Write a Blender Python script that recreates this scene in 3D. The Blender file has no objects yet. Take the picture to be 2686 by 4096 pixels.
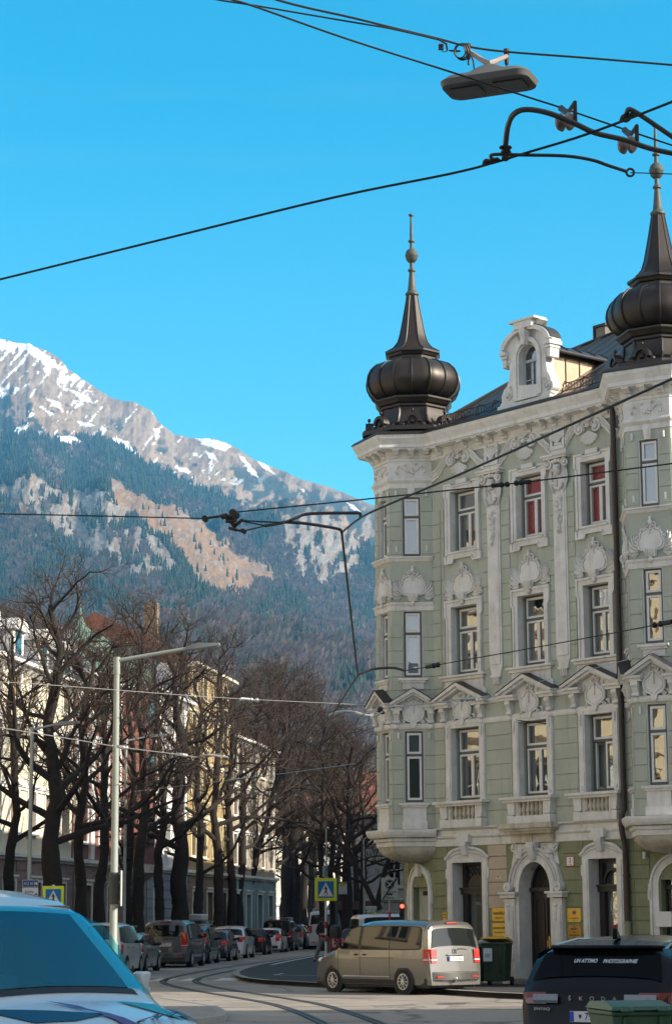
import bpy, math, random
import numpy as np
from mathutils import Vector, Matrix, noise as mnoise
R = math.radians
random.seed(7)
SC = bpy.context.scene
COL = SC.collection
# ------------------------------------------------------------------ camera
F_, CX_, CY_, ROLL_, HC = 8800.0, 1343.0, 2048.0, 0.0056, 1.8
PITCH_ = math.atan(1638 / 8800.0)
cam = bpy.data.cameras.new('camera'); camo = bpy.data.objects.new('camera', cam); COL.objects.link(camo)
cam.sensor_fit = 'VERTICAL'; cam.sensor_height = 36.0; cam.sensor_width = 36.0
cam.lens = 36.0 * F_ / 4096.0
cam.clip_start = 0.5; cam.clip_end = 60000
camo.matrix_world = Matrix.Translation((0, 0, HC)) @ Matrix.Rotation(math.pi / 2 + PITCH_, 4, 'X') @ Matrix.Rotation(-ROLL_, 4, 'Z')
SC.camera = camo
# ------------------------------------------------------------------ light
SUN_PHI, SUN_EL = 71.0, 27.0
w = bpy.data.worlds.new('World'); SC.world = w; w.use_nodes = True
nt = w.node_tree; nd = nt.nodes; lk = nt.links
for n in list(nd): nd.remove(n)
out = nd.new('ShaderNodeOutputWorld'); bg = nd.new('ShaderNodeBackground'); bg.inputs[1].default_value = 0.14
sky = nd.new('ShaderNodeTexSky'); sky.sky_type = 'NISHITA'; sky.sun_disc = False
sky.sun_elevation = R(SUN_EL); sky.sun_rotation = R(180 - SUN_PHI)
sky.altitude = 600; sky.air_density = 1.0; sky.dust_density = 1.2; sky.ozone_density = 1.0
tc = nd.new('ShaderNodeTexCoord')
dot = nd.new('ShaderNodeVectorMath'); dot.operation = 'DOT_PRODUCT'; dot.inputs[1].default_value = (-0.10, 0.97, 0.22)
lk.new(tc.outputs['Generated'], dot.inputs[0])
mr = nd.new('ShaderNodeMapRange'); mr.interpolation_type = 'SMOOTHSTEP'
mr.inputs[1].default_value = 0.35; mr.inputs[2].default_value = 0.93
lk.new(dot.outputs['Value'], mr.inputs[0])
hs1 = nd.new('ShaderNodeHueSaturation'); hs1.inputs['Saturation'].default_value = 0.45; hs1.inputs['Value'].default_value = 1.1
lk.new(sky.outputs[0], hs1.inputs['Color'])
m1 = nd.new('ShaderNodeMix'); m1.data_type = 'RGBA'; m1.blend_type = 'MULTIPLY'; m1.inputs[0].default_value = 1
lk.new(hs1.outputs[0], m1.inputs[6]); m1.inputs[7].default_value = (1.03, 1.0, 1.0, 1)
m2 = nd.new('ShaderNodeMix'); m2.data_type = 'RGBA'; m2.blend_type = 'MULTIPLY'; m2.inputs[0].default_value = 1
lk.new(sky.outputs[0], m2.inputs[6]); sxyz = nd.new('ShaderNodeSeparateXYZ'); lk.new(tc.outputs['Generated'], sxyz.inputs[0])
mrz = nd.new('ShaderNodeMapRange'); mrz.inputs[1].default_value = 0.12; mrz.inputs[2].default_value = 0.36; lk.new(sxyz.outputs[2], mrz.inputs[0])
mz = nd.new('ShaderNodeMix'); mz.data_type = 'RGBA'; mz.inputs[6].default_value = (0.55, 1.36, 1.30, 1); mz.inputs[7].default_value = (0.0, 1.04, 1.18, 1)
cn = nd.new('ShaderNodeTexNoise'); cn.inputs['Scale'].default_value = 2.2; cn.inputs['Detail'].default_value = 5; cmp_ = nd.new('ShaderNodeMapping'); cmp_.inputs['Scale'].default_value = (1, 1, 9); lk.new(tc.outputs['Generated'], cmp_.inputs[0]); lk.new(cmp_.outputs[0], cn.inputs['Vector'])
cr = nd.new('ShaderNodeMapRange'); cr.inputs[1].default_value = 0.52; cr.inputs[2].default_value = 0.80; cr.inputs[3].default_value = 0.0; cr.inputs[4].default_value = 0.16; lk.new(cn.outputs['Fac'], cr.inputs[0])
lk.new(mrz.outputs[0], mz.inputs[0]); lk.new(mz.outputs[2], m2.inputs[7])
mx = nd.new('ShaderNodeMix'); mx.data_type = 'RGBA'
lk.new(mr.outputs[0], mx.inputs[0]); lk.new(m1.outputs[2], mx.inputs[6]); lk.new(m2.outputs[2], mx.inputs[7])
mc = nd.new('ShaderNodeMix'); mc.data_type = 'RGBA'; lk.new(cr.outputs[0], mc.inputs[0]); lk.new(mx.outputs[2], mc.inputs[6]); lk.new(hs1.outputs[0], mc.inputs[7]); lk.new(mc.outputs[2], bg.inputs[0]); lk.new(bg.outputs[0], out.inputs[0])
sl = bpy.data.lights.new('sun', 'SUN'); sl.energy = 5.0; sl.angle = R(0.5); sl.color = (1.0, 0.90, 0.76)
so = bpy.data.objects.new('sun', sl); COL.objects.link(so)
sdir = Vector((math.sin(R(SUN_PHI)) * math.cos(R(SUN_EL)), -math.cos(R(SUN_PHI)) * math.cos(R(SUN_EL)), math.sin(R(SUN_EL))))
so.rotation_euler = sdir.to_track_quat('Z', 'Y').to_euler(); so.location = (60, -20, 60)
SC.view_settings.view_transform = 'Standard'; SC.view_settings.look = 'None'
SC.view_settings.exposure = 0.7; SC.view_settings.gamma = 1.0
SC.render.engine = 'CYCLES'
SC.cycles.use_denoising = True
SC.cycles.max_bounces = 8; SC.cycles.transparent_max_bounces = 12; SC.cycles.caustics_reflective = False; SC.cycles.caustics_refractive = False
SC.cycles.volume_bounces = 0
# ------------------------------------------------------------------ pixel helpers (photo pixel -> place)
_p, _c, _s = PITCH_, math.cos(ROLL_), math.sin(ROLL_)
FW = Vector((0, math.cos(_p), math.sin(_p))); U0 = Vector((0, -math.sin(_p), math.cos(_p))); R0 = Vector((1, 0, 0))
RT = _c * R0 - _s * U0; UPV = _s * R0 + _c * U0
CAM = Vector((0, 0, HC))
def ray(x, y): return FW + RT * ((x - CX_) / F_) - UPV * ((y - CY_) / F_)
def at(x, y, Y): d = ray(x, y); return CAM + d * (Y / d.y)
def gp(x, y, z=0.0): d = ray(x, y); return CAM + d * ((z - HC) / d.z)
# ------------------------------------------------------------------ materials
MATS = {}
def mat(name, col, rough=0.7, metal=0.0, var=0.12, scale=3.0, bump=0.0, bscale=40.0, spec=0.5, coat=0.0, emit=None, estr=0.0, streak=0.0, stain=0.0):
    if name in MATS: return MATS[name]
    m = bpy.data.materials.new(name); m.use_nodes = True; t = m.node_tree; b = t.nodes['Principled BSDF']
    b.inputs['Roughness'].default_value = rough; b.inputs['Metallic'].default_value = metal
    b.inputs['Specular IOR Level'].default_value = spec; b.inputs['Coat Weight'].default_value = coat
    b.inputs['Coat Roughness'].default_value = 0.04
    c = (*col, 1)
    b.inputs['Base Color'].default_value = c
    if var > 0:
        g = t.nodes.new('ShaderNodeNewGeometry')
        n = t.nodes.new('ShaderNodeTexNoise'); n.inputs['Scale'].default_value = scale; n.inputs['Detail'].default_value = 6; n.inputs['Roughness'].default_value = 0.65
        src = g.outputs['Position']
        if streak:
            mp = t.nodes.new('ShaderNodeMapping'); mp.inputs['Scale'].default_value = (1, 1, streak); t.links.new(src, mp.inputs[0]); src = mp.outputs[0]
        t.links.new(src, n.inputs['Vector'])
        r = t.nodes.new('ShaderNodeMapRange'); r.inputs[1].default_value = 0.3; r.inputs[2].default_value = 0.7
        r.inputs[3].default_value = 1 - var; r.inputs[4].default_value = 1 + var * 0.6
        t.links.new(n.outputs['Fac'], r.inputs[0])
        x = t.nodes.new('ShaderNodeMix'); x.data_type = 'RGBA'; x.blend_type = 'MULTIPLY'; x.inputs[0].default_value = 1; x.inputs[6].default_value = c
        t.links.new(r.outputs[0], x.inputs[7]); t.links.new(x.outputs[2], b.inputs['Base Color'])
        if stain:
            mp2 = t.nodes.new('ShaderNodeMapping'); mp2.inputs['Scale'].default_value = (5.5, 5.5, 0.7); t.links.new(g.outputs['Position'], mp2.inputs[0])
            n3 = t.nodes.new('ShaderNodeTexNoise'); n3.inputs['Scale'].default_value = 1.0; n3.inputs['Detail'].default_value = 5; n3.inputs['Roughness'].default_value = 0.6; t.links.new(mp2.outputs[0], n3.inputs['Vector'])
            r3 = t.nodes.new('ShaderNodeMapRange'); r3.inputs[1].default_value = 0.52; r3.inputs[2].default_value = 0.76; r3.inputs[3].default_value = 0.0; r3.inputs[4].default_value = stain; t.links.new(n3.outputs['Fac'], r3.inputs[0])
            x3 = t.nodes.new('ShaderNodeMix'); x3.data_type = 'RGBA'; x3.inputs[7].default_value = (c[0]*0.42, c[1]*0.38, c[2]*0.30, 1); t.links.new(r3.outputs[0], x3.inputs[0]); t.links.new(x.outputs[2], x3.inputs[6]); t.links.new(x3.outputs[2], b.inputs['Base Color'])
    if bump > 0:
        g2 = t.nodes.new('ShaderNodeNewGeometry')
        n2 = t.nodes.new('ShaderNodeTexNoise'); n2.inputs['Scale'].default_value = bscale; n2.inputs['Detail'].default_value = 4
        bp = t.nodes.new('ShaderNodeBump'); bp.inputs['Strength'].default_value = bump; bp.inputs['Distance'].default_value = 0.02
        t.links.new(g2.outputs['Position'], n2.inputs['Vector']); t.links.new(n2.outputs['Fac'], bp.inputs['Height']); t.links.new(bp.outputs[0], b.inputs['Normal'])
    if emit:
        b.inputs['Emission Color'].default_value = (*emit, 1); b.inputs['Emission Strength'].default_value = estr
    MATS[name] = m
    return m
def glass(name, tint=(0.5, 0.55, 0.55), refl=0.35, rough=0.0, wobble=0.0):
    if name in MATS: return MATS[name]
    m = bpy.data.materials.new(name); m.use_nodes = True; t = m.node_tree
    for n in list(t.nodes): t.nodes.remove(n)
    o = t.nodes.new('ShaderNodeOutputMaterial'); mxs = t.nodes.new('ShaderNodeMixShader')
    tr = t.nodes.new('ShaderNodeBsdfTransparent'); tr.inputs[0].default_value = (*tint, 1)
    gl = t.nodes.new('ShaderNodeBsdfGlossy'); gl.inputs['Roughness'].default_value = rough; gl.inputs[0].default_value = (0.95, 0.97, 0.97, 1)
    lw = t.nodes.new('ShaderNodeLayerWeight'); lw.inputs[0].default_value = 0.35
    mr_ = t.nodes.new('ShaderNodeMapRange'); mr_.inputs[3].default_value = refl; mr_.inputs[4].default_value = 1.0
    pw_ = t.nodes.new('ShaderNodeMath'); pw_.operation = 'POWER'; pw_.inputs[1].default_value = 4.5; lw.inputs[0].default_value = 0.5; t.links.new(lw.outputs['Facing'], pw_.inputs[0]); t.links.new(pw_.outputs[0], mr_.inputs[0]); t.links.new(mr_.outputs[0], mxs.inputs[0])
    if wobble:
        g = t.nodes.new('ShaderNodeNewGeometry'); n = t.nodes.new('ShaderNodeTexNoise'); n.inputs['Scale'].default_value = 1.6
        bp = t.nodes.new('ShaderNodeBump'); bp.inputs['Strength'].default_value = wobble; bp.inputs['Distance'].default_value = 0.02
        t.links.new(g.outputs['Position'], n.inputs['Vector']); t.links.new(n.outputs['Fac'], bp.inputs['Height']); t.links.new(bp.outputs[0], gl.inputs['Normal'])
    t.links.new(tr.outputs[0], mxs.inputs[1]); t.links.new(gl.outputs[0], mxs.inputs[2]); t.links.new(mxs.outputs[0], o.inputs[0])
    MATS[name] = m
    return m
# ------------------------------------------------------------------ frames and mesh builder
class Fr:
    """wall frame: u along the wall (to the right seen from outside), w outwards, z up"""
    def __init__(s, O, phi):
        p = R(phi); s.O = Vector((O[0], O[1], 0)); s.d = Vector((math.cos(p), math.sin(p), 0)); s.n = Vector((math.sin(p), -math.cos(p), 0)); s.phi = phi
    def __call__(s, u, w_, z): return s.O + s.d * u + s.n * w_ + Vector((0, 0, z))
    def rot(s):  # matrix with columns d, k, n  (text plane: x right, y up, z out)
        k = Vector((0, 0, 1)); return Matrix(((s.d.x, k.x, s.n.x), (s.d.y, k.y, s.n.y), (s.d.z, k.z, s.n.z)))
def ID(x, y, z): return Vector((x, y, z))
class MB:
    def __init__(s, fr=ID): s.v = []; s.f = []; s.mi = []; s.fr = fr; s.cur = 0
    def add(s, pts, faces, T=None):
        T = T or s.fr; b = len(s.v)
        s.v.extend(tuple(T(*p)) for p in pts)
        for f in faces: s.f.append(tuple(i + b for i in f)); s.mi.append(s.cur)
    def box(s, x0, x1, y0, y1, z0, z1, T=None):
        s.add([(x0,y0,z0),(x1,y0,z0),(x1,y1,z0),(x0,y1,z0),(x0,y0,z1),(x1,y0,z1),(x1,y1,z1),(x0,y1,z1)],
              [(0,3,2,1),(4,5,6,7),(0,1,5,4),(1,2,6,5),(2,3,7,6),(3,0,4,7)], T)
    def tbox(s, x0, x1, y0, y1, z0, z1, dx0=0, dx1=0, dy0=0, dy1=0, T=None):
        """box whose bottom is inset by dx0.. (positive = narrower at bottom)"""
        s.add([(x0+dx0,y0+dy0,z0),(x1-dx1,y0+dy0,z0),(x1-dx1,y1-dy1,z0),(x0+dx0,y1-dy1,z0),(x0,y0,z1),(x1,y0,z1),(x1,y1,z1),(x0,y1,z1)],
              [(0,3,2,1),(4,5,6,7),(0,1,5,4),(1,2,6,5),(2,3,7,6),(3,0,4,7)], T)
    def prism(s, poly, w0, w1, T=None):
        """poly in (u,z), extruded in w"""
        n = len(poly); pts = [(u, w0, z) for u, z in poly] + [(u, w1, z) for u, z in poly]
        fs = [tuple(range(n)), tuple(range(2*n-1, n-1, -1))] + [(i, i+n, (i+1) % n + n, (i+1) % n) for i in range(n)]
        s.add(pts, fs, T)
    def prism_z(s, poly, z0, z1, T=None):
        n = len(poly); pts = [(u, v, z0) for u, v in poly] + [(u, v, z1) for u, v in poly]
        fs = [tuple(range(n-1, -1, -1)), tuple(range(n, 2*n))] + [(i, (i+1) % n, (i+1) % n + n, i+n) for i in range(n)]
        s.add(pts, fs, T)
    def ring(s, outer, inner, w0, w1, T=None, closed=True):
        """band between two same-length outlines in (u,z)"""
        n = len(outer)
        pts = [(u,w0,z) for u,z in outer]+[(u,w1,z) for u,z in outer]+[(u,w0,z) for u,z in inner]+[(u,w1,z) for u,z in inner]
        fs = []
        for i in range(n if closed else n-1):
            j = (i+1) % n
            fs += [(i,j,j+n,i+n),(n+i,n+j,3*n+j,3*n+i),(2*n+i,3*n+i,3*n+j,2*n+j),(i,2*n+i,2*n+j,j)]
        if not closed: fs += [(0,n,3*n,2*n),(n-1,3*n-1,4*n-1,2*n-1)]
        s.add(pts, fs, T)
    def tube(s, pts, r, n=8, T=None, cap=True):
        T = T or s.fr
        P = [Vector(T(*p)) for p in pts]; m = len(P)
        rr = r if isinstance(r, (list, tuple)) else [r]*m
        b = len(s.v); prev = None
        for i in range(m):
            t = (P[min(i+1, m-1)] - P[max(i-1, 0)])
            if t.length < 1e-9: t = Vector((0,0,1))
            t.normalize()
            if prev is None:
                a = Vector((0,0,1)) if abs(t.z) < 0.9 else Vector((1,0,0))
                x = t.cross(a).normalized()
            else:
                x = prev - t*prev.dot(t)
                x = x.normalized() if x.length > 1e-6 else t.orthogonal().normalized()
            prev = x; y = t.cross(x)
            for k in range(n):
                a = 2*math.pi*k/n
                s.v.append(tuple(P[i] + (x*math.cos(a) + y*math.sin(a))*rr[i]))
        for i in range(m-1):
            for k in range(n):
                s.f.append((b+i*n+k, b+i*n+(k+1) % n, b+(i+1)*n+(k+1) % n, b+(i+1)*n+k)); s.mi.append(s.cur)
        if cap:
            s.f.append(tuple(b+k for k in range(n-1, -1, -1))); s.mi.append(s.cur)
            s.f.append(tuple(b+(m-1)*n+k for k in range(n))); s.mi.append(s.cur)
    def lathe(s, prof, c, n=16, T=None, a0=0.0, axis='z'):
        """prof [(r,h)] about axis through c"""
        T = T or s.fr; pts = []
        for r_, h in prof:
            for k in range(n):
                a = a0 + 2*math.pi*k/n
                if axis == 'z': pts.append((c[0]+r_*math.cos(a), c[1]+r_*math.sin(a), c[2]+h))
                elif axis == 'y': pts.append((c[0]+r_*math.cos(a), c[1]+h, c[2]-r_*math.sin(a)))
                else: pts.append((c[0]+h, c[1]+r_*math.cos(a), c[2]+r_*math.sin(a)))
        m = len(prof); fs = [(i*n+k, i*n+(k+1) % n, (i+1)*n+(k+1) % n, (i+1)*n+k) for i in range(m-1) for k in range(n)]
        fs += [tuple(range(n-1, -1, -1)), tuple((m-1)*n+k for k in range(n))]
        s.add(pts, fs, T)
    def ball(s, c, r, n=8, m=6, T=None):
        rx, ry, rz = r if isinstance(r, (tuple, list)) else (r, r, r)
        pts = [(c[0], c[1], c[2]-rz)]
        for i in range(1, m):
            ph = -math.pi/2 + math.pi*i/m
            for k in range(n):
                a = 2*math.pi*k/n; pts.append((c[0]+rx*math.cos(ph)*math.cos(a), c[1]+ry*math.cos(ph)*math.sin(a), c[2]+rz*math.sin(ph)))
        pts.append((c[0], c[1], c[2]+rz)); L = len(pts)-1
        fs = [(0, 1+(k+1) % n, 1+k) for k in range(n)]
        for i in range(m-2):
            for k in range(n): fs.append((1+i*n+k, 1+i*n+(k+1) % n, 1+(i+1)*n+(k+1) % n, 1+(i+1)*n+k))
        fs += [(L, 1+(m-2)*n+k, 1+(m-2)*n+(k+1) % n) for k in range(n)]
        s.add(pts, fs, T)
    def sweep(s, path, prof, closed=False, zc=0.0):
        """sweep a moulding profile [(out, z)] along a plan polyline [(x,y)] (outside on the right-hand side), mitred"""
        n = len(path); m = len(prof); P = [Vector((p[0], p[1])) for p in path]; pts = []
        for i in range(n):
            a = P[i]-P[i-1] if (i > 0 or closed) else None
            b_ = P[(i+1) % n]-P[i] if (i < n-1 or closed) else None
            na = Vector((a.y, -a.x)).normalized() if a is not None else None
            nb = Vector((b_.y, -b_.x)).normalized() if b_ is not None else None
            if na is None: mv = nb
            elif nb is None: mv = na
            else:
                mv = (na+nb); mv = mv / max(0.25, mv.length_squared/2)
            for o, z in prof: pts.append((P[i].x+mv.x*o, P[i].y+mv.y*o, z+zc))
        fs = []
        for i in range(n if closed else n-1):
            j = (i+1) % n
            for k in range(m-1): fs.append((i*m+k, j*m+k, j*m+k+1, i*m+k+1))
        if not closed: fs += [tuple(range(m-1, -1, -1)), tuple((n-1)*m+k for k in range(m))]
        s.add(pts, fs, ID)
def spiral(cx, cz, r0, r1, a0, turns, n=18):
    return [(cx + (r0+(r1-r0)*i/n)*math.cos(a0+2*math.pi*turns*i/n), cz + (r0+(r1-r0)*i/n)*math.sin(a0+2*math.pi*turns*i/n)) for i in range(n+1)]
def arc(cx, cz, rx, rz, a0, a1, n=12):
    return [(cx+rx*math.cos(R(a0+(a1-a0)*i/n)), cz+rz*math.sin(R(a0+(a1-a0)*i/n))) for i in range(n+1)]
WORLD = {}
def root_loc(o):
    while o is not None and o.parent is not None: o = o.parent
    return WORLD.get(o.name, Vector((0, 0, 0))) if o is not None else Vector((0, 0, 0))
APART = set('window_surround string_course window_sill side_glass door_gap trim_strip bracket pane pilaster curtain reflector roof_bars lower_trim wall_field plinth clamp dark_light red_band clear_lamp chrome_line roof_rail corbel seam screw lens cheek road_marking pipe_clip flash capital mask_garland shell_ornament'.split())
def clusters(mb, gap=0.015):
    n = len(mb.v); par = list(range(n))
    def find(a):
        while par[a] != a: par[a] = par[par[a]]; a = par[a]
        return a
    for f in mb.f:
        r0 = find(f[0])
        for i in f[1:]: par[find(i)] = r0
    box = {}
    for i, v in enumerate(mb.v):
        r = find(i); b = box.get(r)
        if b is None: box[r] = [list(v), list(v)]
        else:
            for k in range(3): b[0][k] = min(b[0][k], v[k]); b[1][k] = max(b[1][k], v[k])
    ks = list(box); up = {k: k for k in ks}
    def f2(a):
        while up[a] != a: a = up[a]
        return a
    for i, a in enumerate(ks):
        for b in ks[i+1:]:
            A_, B_ = box[a], box[b]
            if all(A_[0][k]-gap <= B_[1][k] and B_[0][k]-gap <= A_[1][k] for k in range(3)): up[f2(b)] = f2(a)
    out = {}
    for fi, f in enumerate(mb.f): out.setdefault(f2(find(f[0])), []).append(fi)
    return list(out.values())
def obj(name, mb, mats, parent=None, smooth=35, bevel=0.0, kind=None, label=None):
    if name in APART and not isinstance(mats, (list, tuple)) and len(mb.f) < 6000:
        cl = clusters(mb)
        if 1 < len(cl) <= 12:
            first = None
            for fl in cl:
                m_ = MB(); idx = {}
                for fi in fl:
                    q = []
                    for i in mb.f[fi]:
                        if i not in idx: idx[i] = len(m_.v); m_.v.append(mb.v[i])
                        q.append(idx[i])
                    m_.f.append(tuple(q)); m_.mi.append(0)
                o = obj1(name, m_, mats, parent, smooth, bevel, kind, label); first = first or o
            return first
    return obj1(name, mb, mats, parent, smooth, bevel, kind, label)
def obj1(name, mb, mats, parent=None, smooth=35, bevel=0.0, kind=None, label=None):
    me = bpy.data.meshes.new(name)
    off = root_loc(parent) if parent is not None else Vector((0, 0, 0))
    v = mb.v
    if off.length > 0: v = [(a-off.x, b-off.y, c-off.z) for a, b, c in v]
    me.from_pydata(v, [], mb.f)
    if not isinstance(mats, (list, tuple)): mats = [mats]
    for m in mats: me.materials.append(m)
    if len(mats) > 1: me.polygons.foreach_set('material_index', mb.mi)
    me.update()
    if smooth:
        me.shade_smooth(); me.set_sharp_from_angle(angle=R(smooth))
    o = bpy.data.objects.new(name, me); COL.objects.link(o)
    if parent is not None: o.parent = parent
    if bevel:
        b = o.modifiers.new('bevel', 'BEVEL'); b.width = bevel; b.segments = 2; b.limit_method = 'ANGLE'; b.angle_limit = R(40)
    if kind: o['kind'] = kind
    if label: o['label'] = label
    return o
def thing(name, label, cat, loc=(0, 0, 0), group=None):
    o = bpy.data.objects.new(name, None); COL.objects.link(o); o.location = loc; o.empty_display_size = 0.2
    o['label'] = label; o['category'] = cat; WORLD[o.name] = Vector(loc)
    if group: o['group'] = group
    return o
def tag(o, label, cat, group=None):
    o['label'] = label; o['category'] = cat
    if group: o['group'] = group
    return o
def copy_tree(o, parent=None):
    c = o.copy(); COL.objects.link(c); c.parent = parent
    for ch in list(o.children): copy_tree(ch, c)
    return c
def text(name, body, size, M, m, parent=None, ext=0.002, align='CENTER', font_shear=0.0, sx=1.0, sp=1.0, bold=0.0):
    cu = bpy.data.curves.new(name, 'FONT'); cu.body = body; cu.size = size; cu.extrude = ext; cu.offset = bold; cu.align_x = align; cu.align_y = 'CENTER'
    cu.shear = font_shear; cu.space_character = sp; cu.materials.append(m)
    tmp = bpy.data.objects.new('tmp', cu); COL.objects.link(tmp)
    me = bpy.data.meshes.new_from_object(tmp); bpy.data.objects.remove(tmp); bpy.data.curves.remove(cu)
    o = bpy.data.objects.new(name, me); COL.objects.link(o)
    M = M.copy()
    if parent is not None:
        o.parent = parent; M = Matrix.Translation(-root_loc(parent)) @ M
    o.matrix_local = M @ Matrix.Diagonal((sx, 1, 1, 1))
    return o
def tmat(fr, u, w_, z, tilt=0.0):
    return Matrix.Translation(fr(u, w_, z)) @ fr.rot().to_4x4() @ Matrix.Rotation(R(tilt), 4, 'Z')

def scrawl(parent, T, x, z, width, h, m, seed=1, t=0.002):
    """a line of print too small to read in the photo: strokes of uneven length"""
    rs = random.Random(seed); mb = MB(T); u = x-width/2
    while u < x+width/2-h*0.3:
        l = min(h*rs.uniform(0.35, 0.8), x+width/2-u); mb.box(u, u+l, 0.0, t, z-h/2*rs.uniform(0.7, 1), z+h/2*rs.uniform(0.5, 1)); u += l+h*rs.choice((0.12, 0.12, 0.16, 0.5))
    return obj('small_print', mb, m, parent, smooth=0)
# ------------------------------------------------------------------ ground
def ground_mat(name, base, crack=True, spots=0.18, scale=0.35):
    m = bpy.data.materials.new(name); m.use_nodes = True; t = m.node_tree; b = t.nodes['Principled BSDF']; b.inputs['Roughness'].default_value = 0.86
    b.inputs['Specular IOR Level'].default_value = 0.3
    g = t.nodes.new('ShaderNodeNewGeometry')
    def noise_(sc, det=5, w=None):
        n = t.nodes.new('ShaderNodeTexNoise'); n.inputs['Scale'].default_value = sc; n.inputs['Detail'].default_value = det; t.links.new(g.outputs['Position'], n.inputs['Vector']); return n.outputs['Fac']
    def mrange(x, a, b_, c, d):
        r = t.nodes.new('ShaderNodeMapRange'); r.inputs[1].default_value = a; r.inputs[2].default_value = b_; r.inputs[3].default_value = c; r.inputs[4].default_value = d; t.links.new(x, r.inputs[0]); return r.outputs[0]
    def mul(a, b_):
        x = t.nodes.new('ShaderNodeMath'); x.operation = 'MULTIPLY'; t.links.new(a, x.inputs[0]); t.links.new(b_, x.inputs[1]); return x.outputs[0]
    v = mul(mrange(noise_(scale), 0.3, 0.7, 1-spots, 1+spots), mrange(noise_(45, 2), 0.35, 0.65, 0.84, 1.12))
    if crack:
        vo = t.nodes.new('ShaderNodeTexVoronoi'); vo.feature = 'DISTANCE_TO_EDGE'; vo.inputs['Scale'].default_value = 0.16
        nz = t.nodes.new('ShaderNodeTexNoise'); nz.inputs['Scale'].default_value = 0.9; nz.inputs['Detail'].default_value = 6; t.links.new(g.outputs['Position'], nz.inputs['Vector'])
        ad = t.nodes.new('ShaderNodeVectorMath'); ad.operation = 'MULTIPLY_ADD'; ad.inputs[1].default_value = (2.2, 2.2, 0); t.links.new(nz.outputs['Color'], ad.inputs[0]); t.links.new(g.outputs['Position'], ad.inputs[2])
        t.links.new(ad.outputs[0], vo.inputs['Vector'])
        v = mul(v, mrange(vo.outputs['Distance'], 0.0, 0.02, 0.4, 1.0))
        vo2 = t.nodes.new('ShaderNodeTexVoronoi'); vo2.inputs['Scale'].default_value = 0.11; t.links.new(ad.outputs[0], vo2.inputs['Vector'])
        v = mul(v, mrange(vo2.outputs['Color'], 0.0, 1.0, 0.9, 1.1))
    x = t.nodes.new('ShaderNodeMix'); x.data_type = 'RGBA'; x.blend_type = 'MULTIPLY'; x.inputs[0].default_value = 1; x.inputs[6].default_value = (*base, 1)
    t.links.new(v, x.inputs[7]); t.links.new(x.outputs[2], b.inputs['Base Color'])
    bp = t.nodes.new('ShaderNodeBump'); bp.inputs['Strength'].default_value = 0.25; bp.inputs['Distance'].default_value = 0.01; t.links.new(noise_(60, 3), bp.inputs['Height']); t.links.new(bp.outputs[0], b.inputs['Normal'])
    return m
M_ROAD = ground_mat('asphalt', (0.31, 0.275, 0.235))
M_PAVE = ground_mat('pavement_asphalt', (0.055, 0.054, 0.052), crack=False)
M_LAND = ground_mat('valley_ground', (0.13, 0.12, 0.09), crack=False, scale=0.05)
M_KERB = mat('kerb_granite', (0.32, 0.30, 0.27), 0.8, var=0.25, scale=6, bump=0.3)
M_PAINT = mat('road_paint', (0.62, 0.61, 0.58), 0.7, var=0.3, scale=9)
M_RAIL = mat('rail_steel', (0.075, 0.066, 0.058), 0.5, metal=0.3, var=0.2, scale=8)
mb = MB(); s = 20000
mb.add([(-s,-s,-0.02),(s,-s,-0.02),(s,s,-0.02),(-s,s,-0.02)], [(0,1,2,3)]); obj('ground', mb, M_LAND, kind='structure', smooth=0)
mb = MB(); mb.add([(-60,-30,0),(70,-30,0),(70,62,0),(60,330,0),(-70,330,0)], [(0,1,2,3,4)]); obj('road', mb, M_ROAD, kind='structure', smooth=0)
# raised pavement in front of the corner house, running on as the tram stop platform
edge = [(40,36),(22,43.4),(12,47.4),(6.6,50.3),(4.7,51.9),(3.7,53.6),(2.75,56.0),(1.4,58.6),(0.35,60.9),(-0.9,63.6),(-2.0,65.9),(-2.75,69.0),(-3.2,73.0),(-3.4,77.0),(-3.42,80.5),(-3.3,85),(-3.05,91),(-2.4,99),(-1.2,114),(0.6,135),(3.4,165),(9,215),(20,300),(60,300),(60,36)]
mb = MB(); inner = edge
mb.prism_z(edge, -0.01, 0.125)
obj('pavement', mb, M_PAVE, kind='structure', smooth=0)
mb = MB(); mb.sweep(edge[:23], [(-0.22, 0.132), (0.0, 0.132), (0.015, 0.115), (0.015, 0.0)])
obj('kerb', mb, M_KERB, kind='structure', smooth=0)
# left pavement under the trees
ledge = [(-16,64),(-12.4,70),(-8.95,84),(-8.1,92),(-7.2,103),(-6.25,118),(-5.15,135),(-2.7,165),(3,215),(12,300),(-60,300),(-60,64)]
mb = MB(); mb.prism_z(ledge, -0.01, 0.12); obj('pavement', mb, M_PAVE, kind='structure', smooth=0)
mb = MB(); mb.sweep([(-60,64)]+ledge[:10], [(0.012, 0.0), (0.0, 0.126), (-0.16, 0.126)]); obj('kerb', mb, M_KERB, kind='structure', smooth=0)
# small traffic island at the lower left
isl = [(-14,56.5),(-5.2,53.6),(-3.9,51.6),(-2.6,47.2),(-2.15,43.5),(-2.1,41.6),(-2.5,40.3),(-3.4,39.9),(-14,41)]
mb = MB(); mb.prism_z(isl, -0.01, 0.10); obj('pavement', mb, ground_mat('island_concrete', (0.30, 0.28, 0.25), crack=False), kind='structure', smooth=0)
mb = MB(); mb.sweep(isl[::-1], [(-0.2, 0.107), (0.0, 0.107), (0.012, 0.0)]); obj('kerb', mb, M_KERB, kind='structure', smooth=0)
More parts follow.
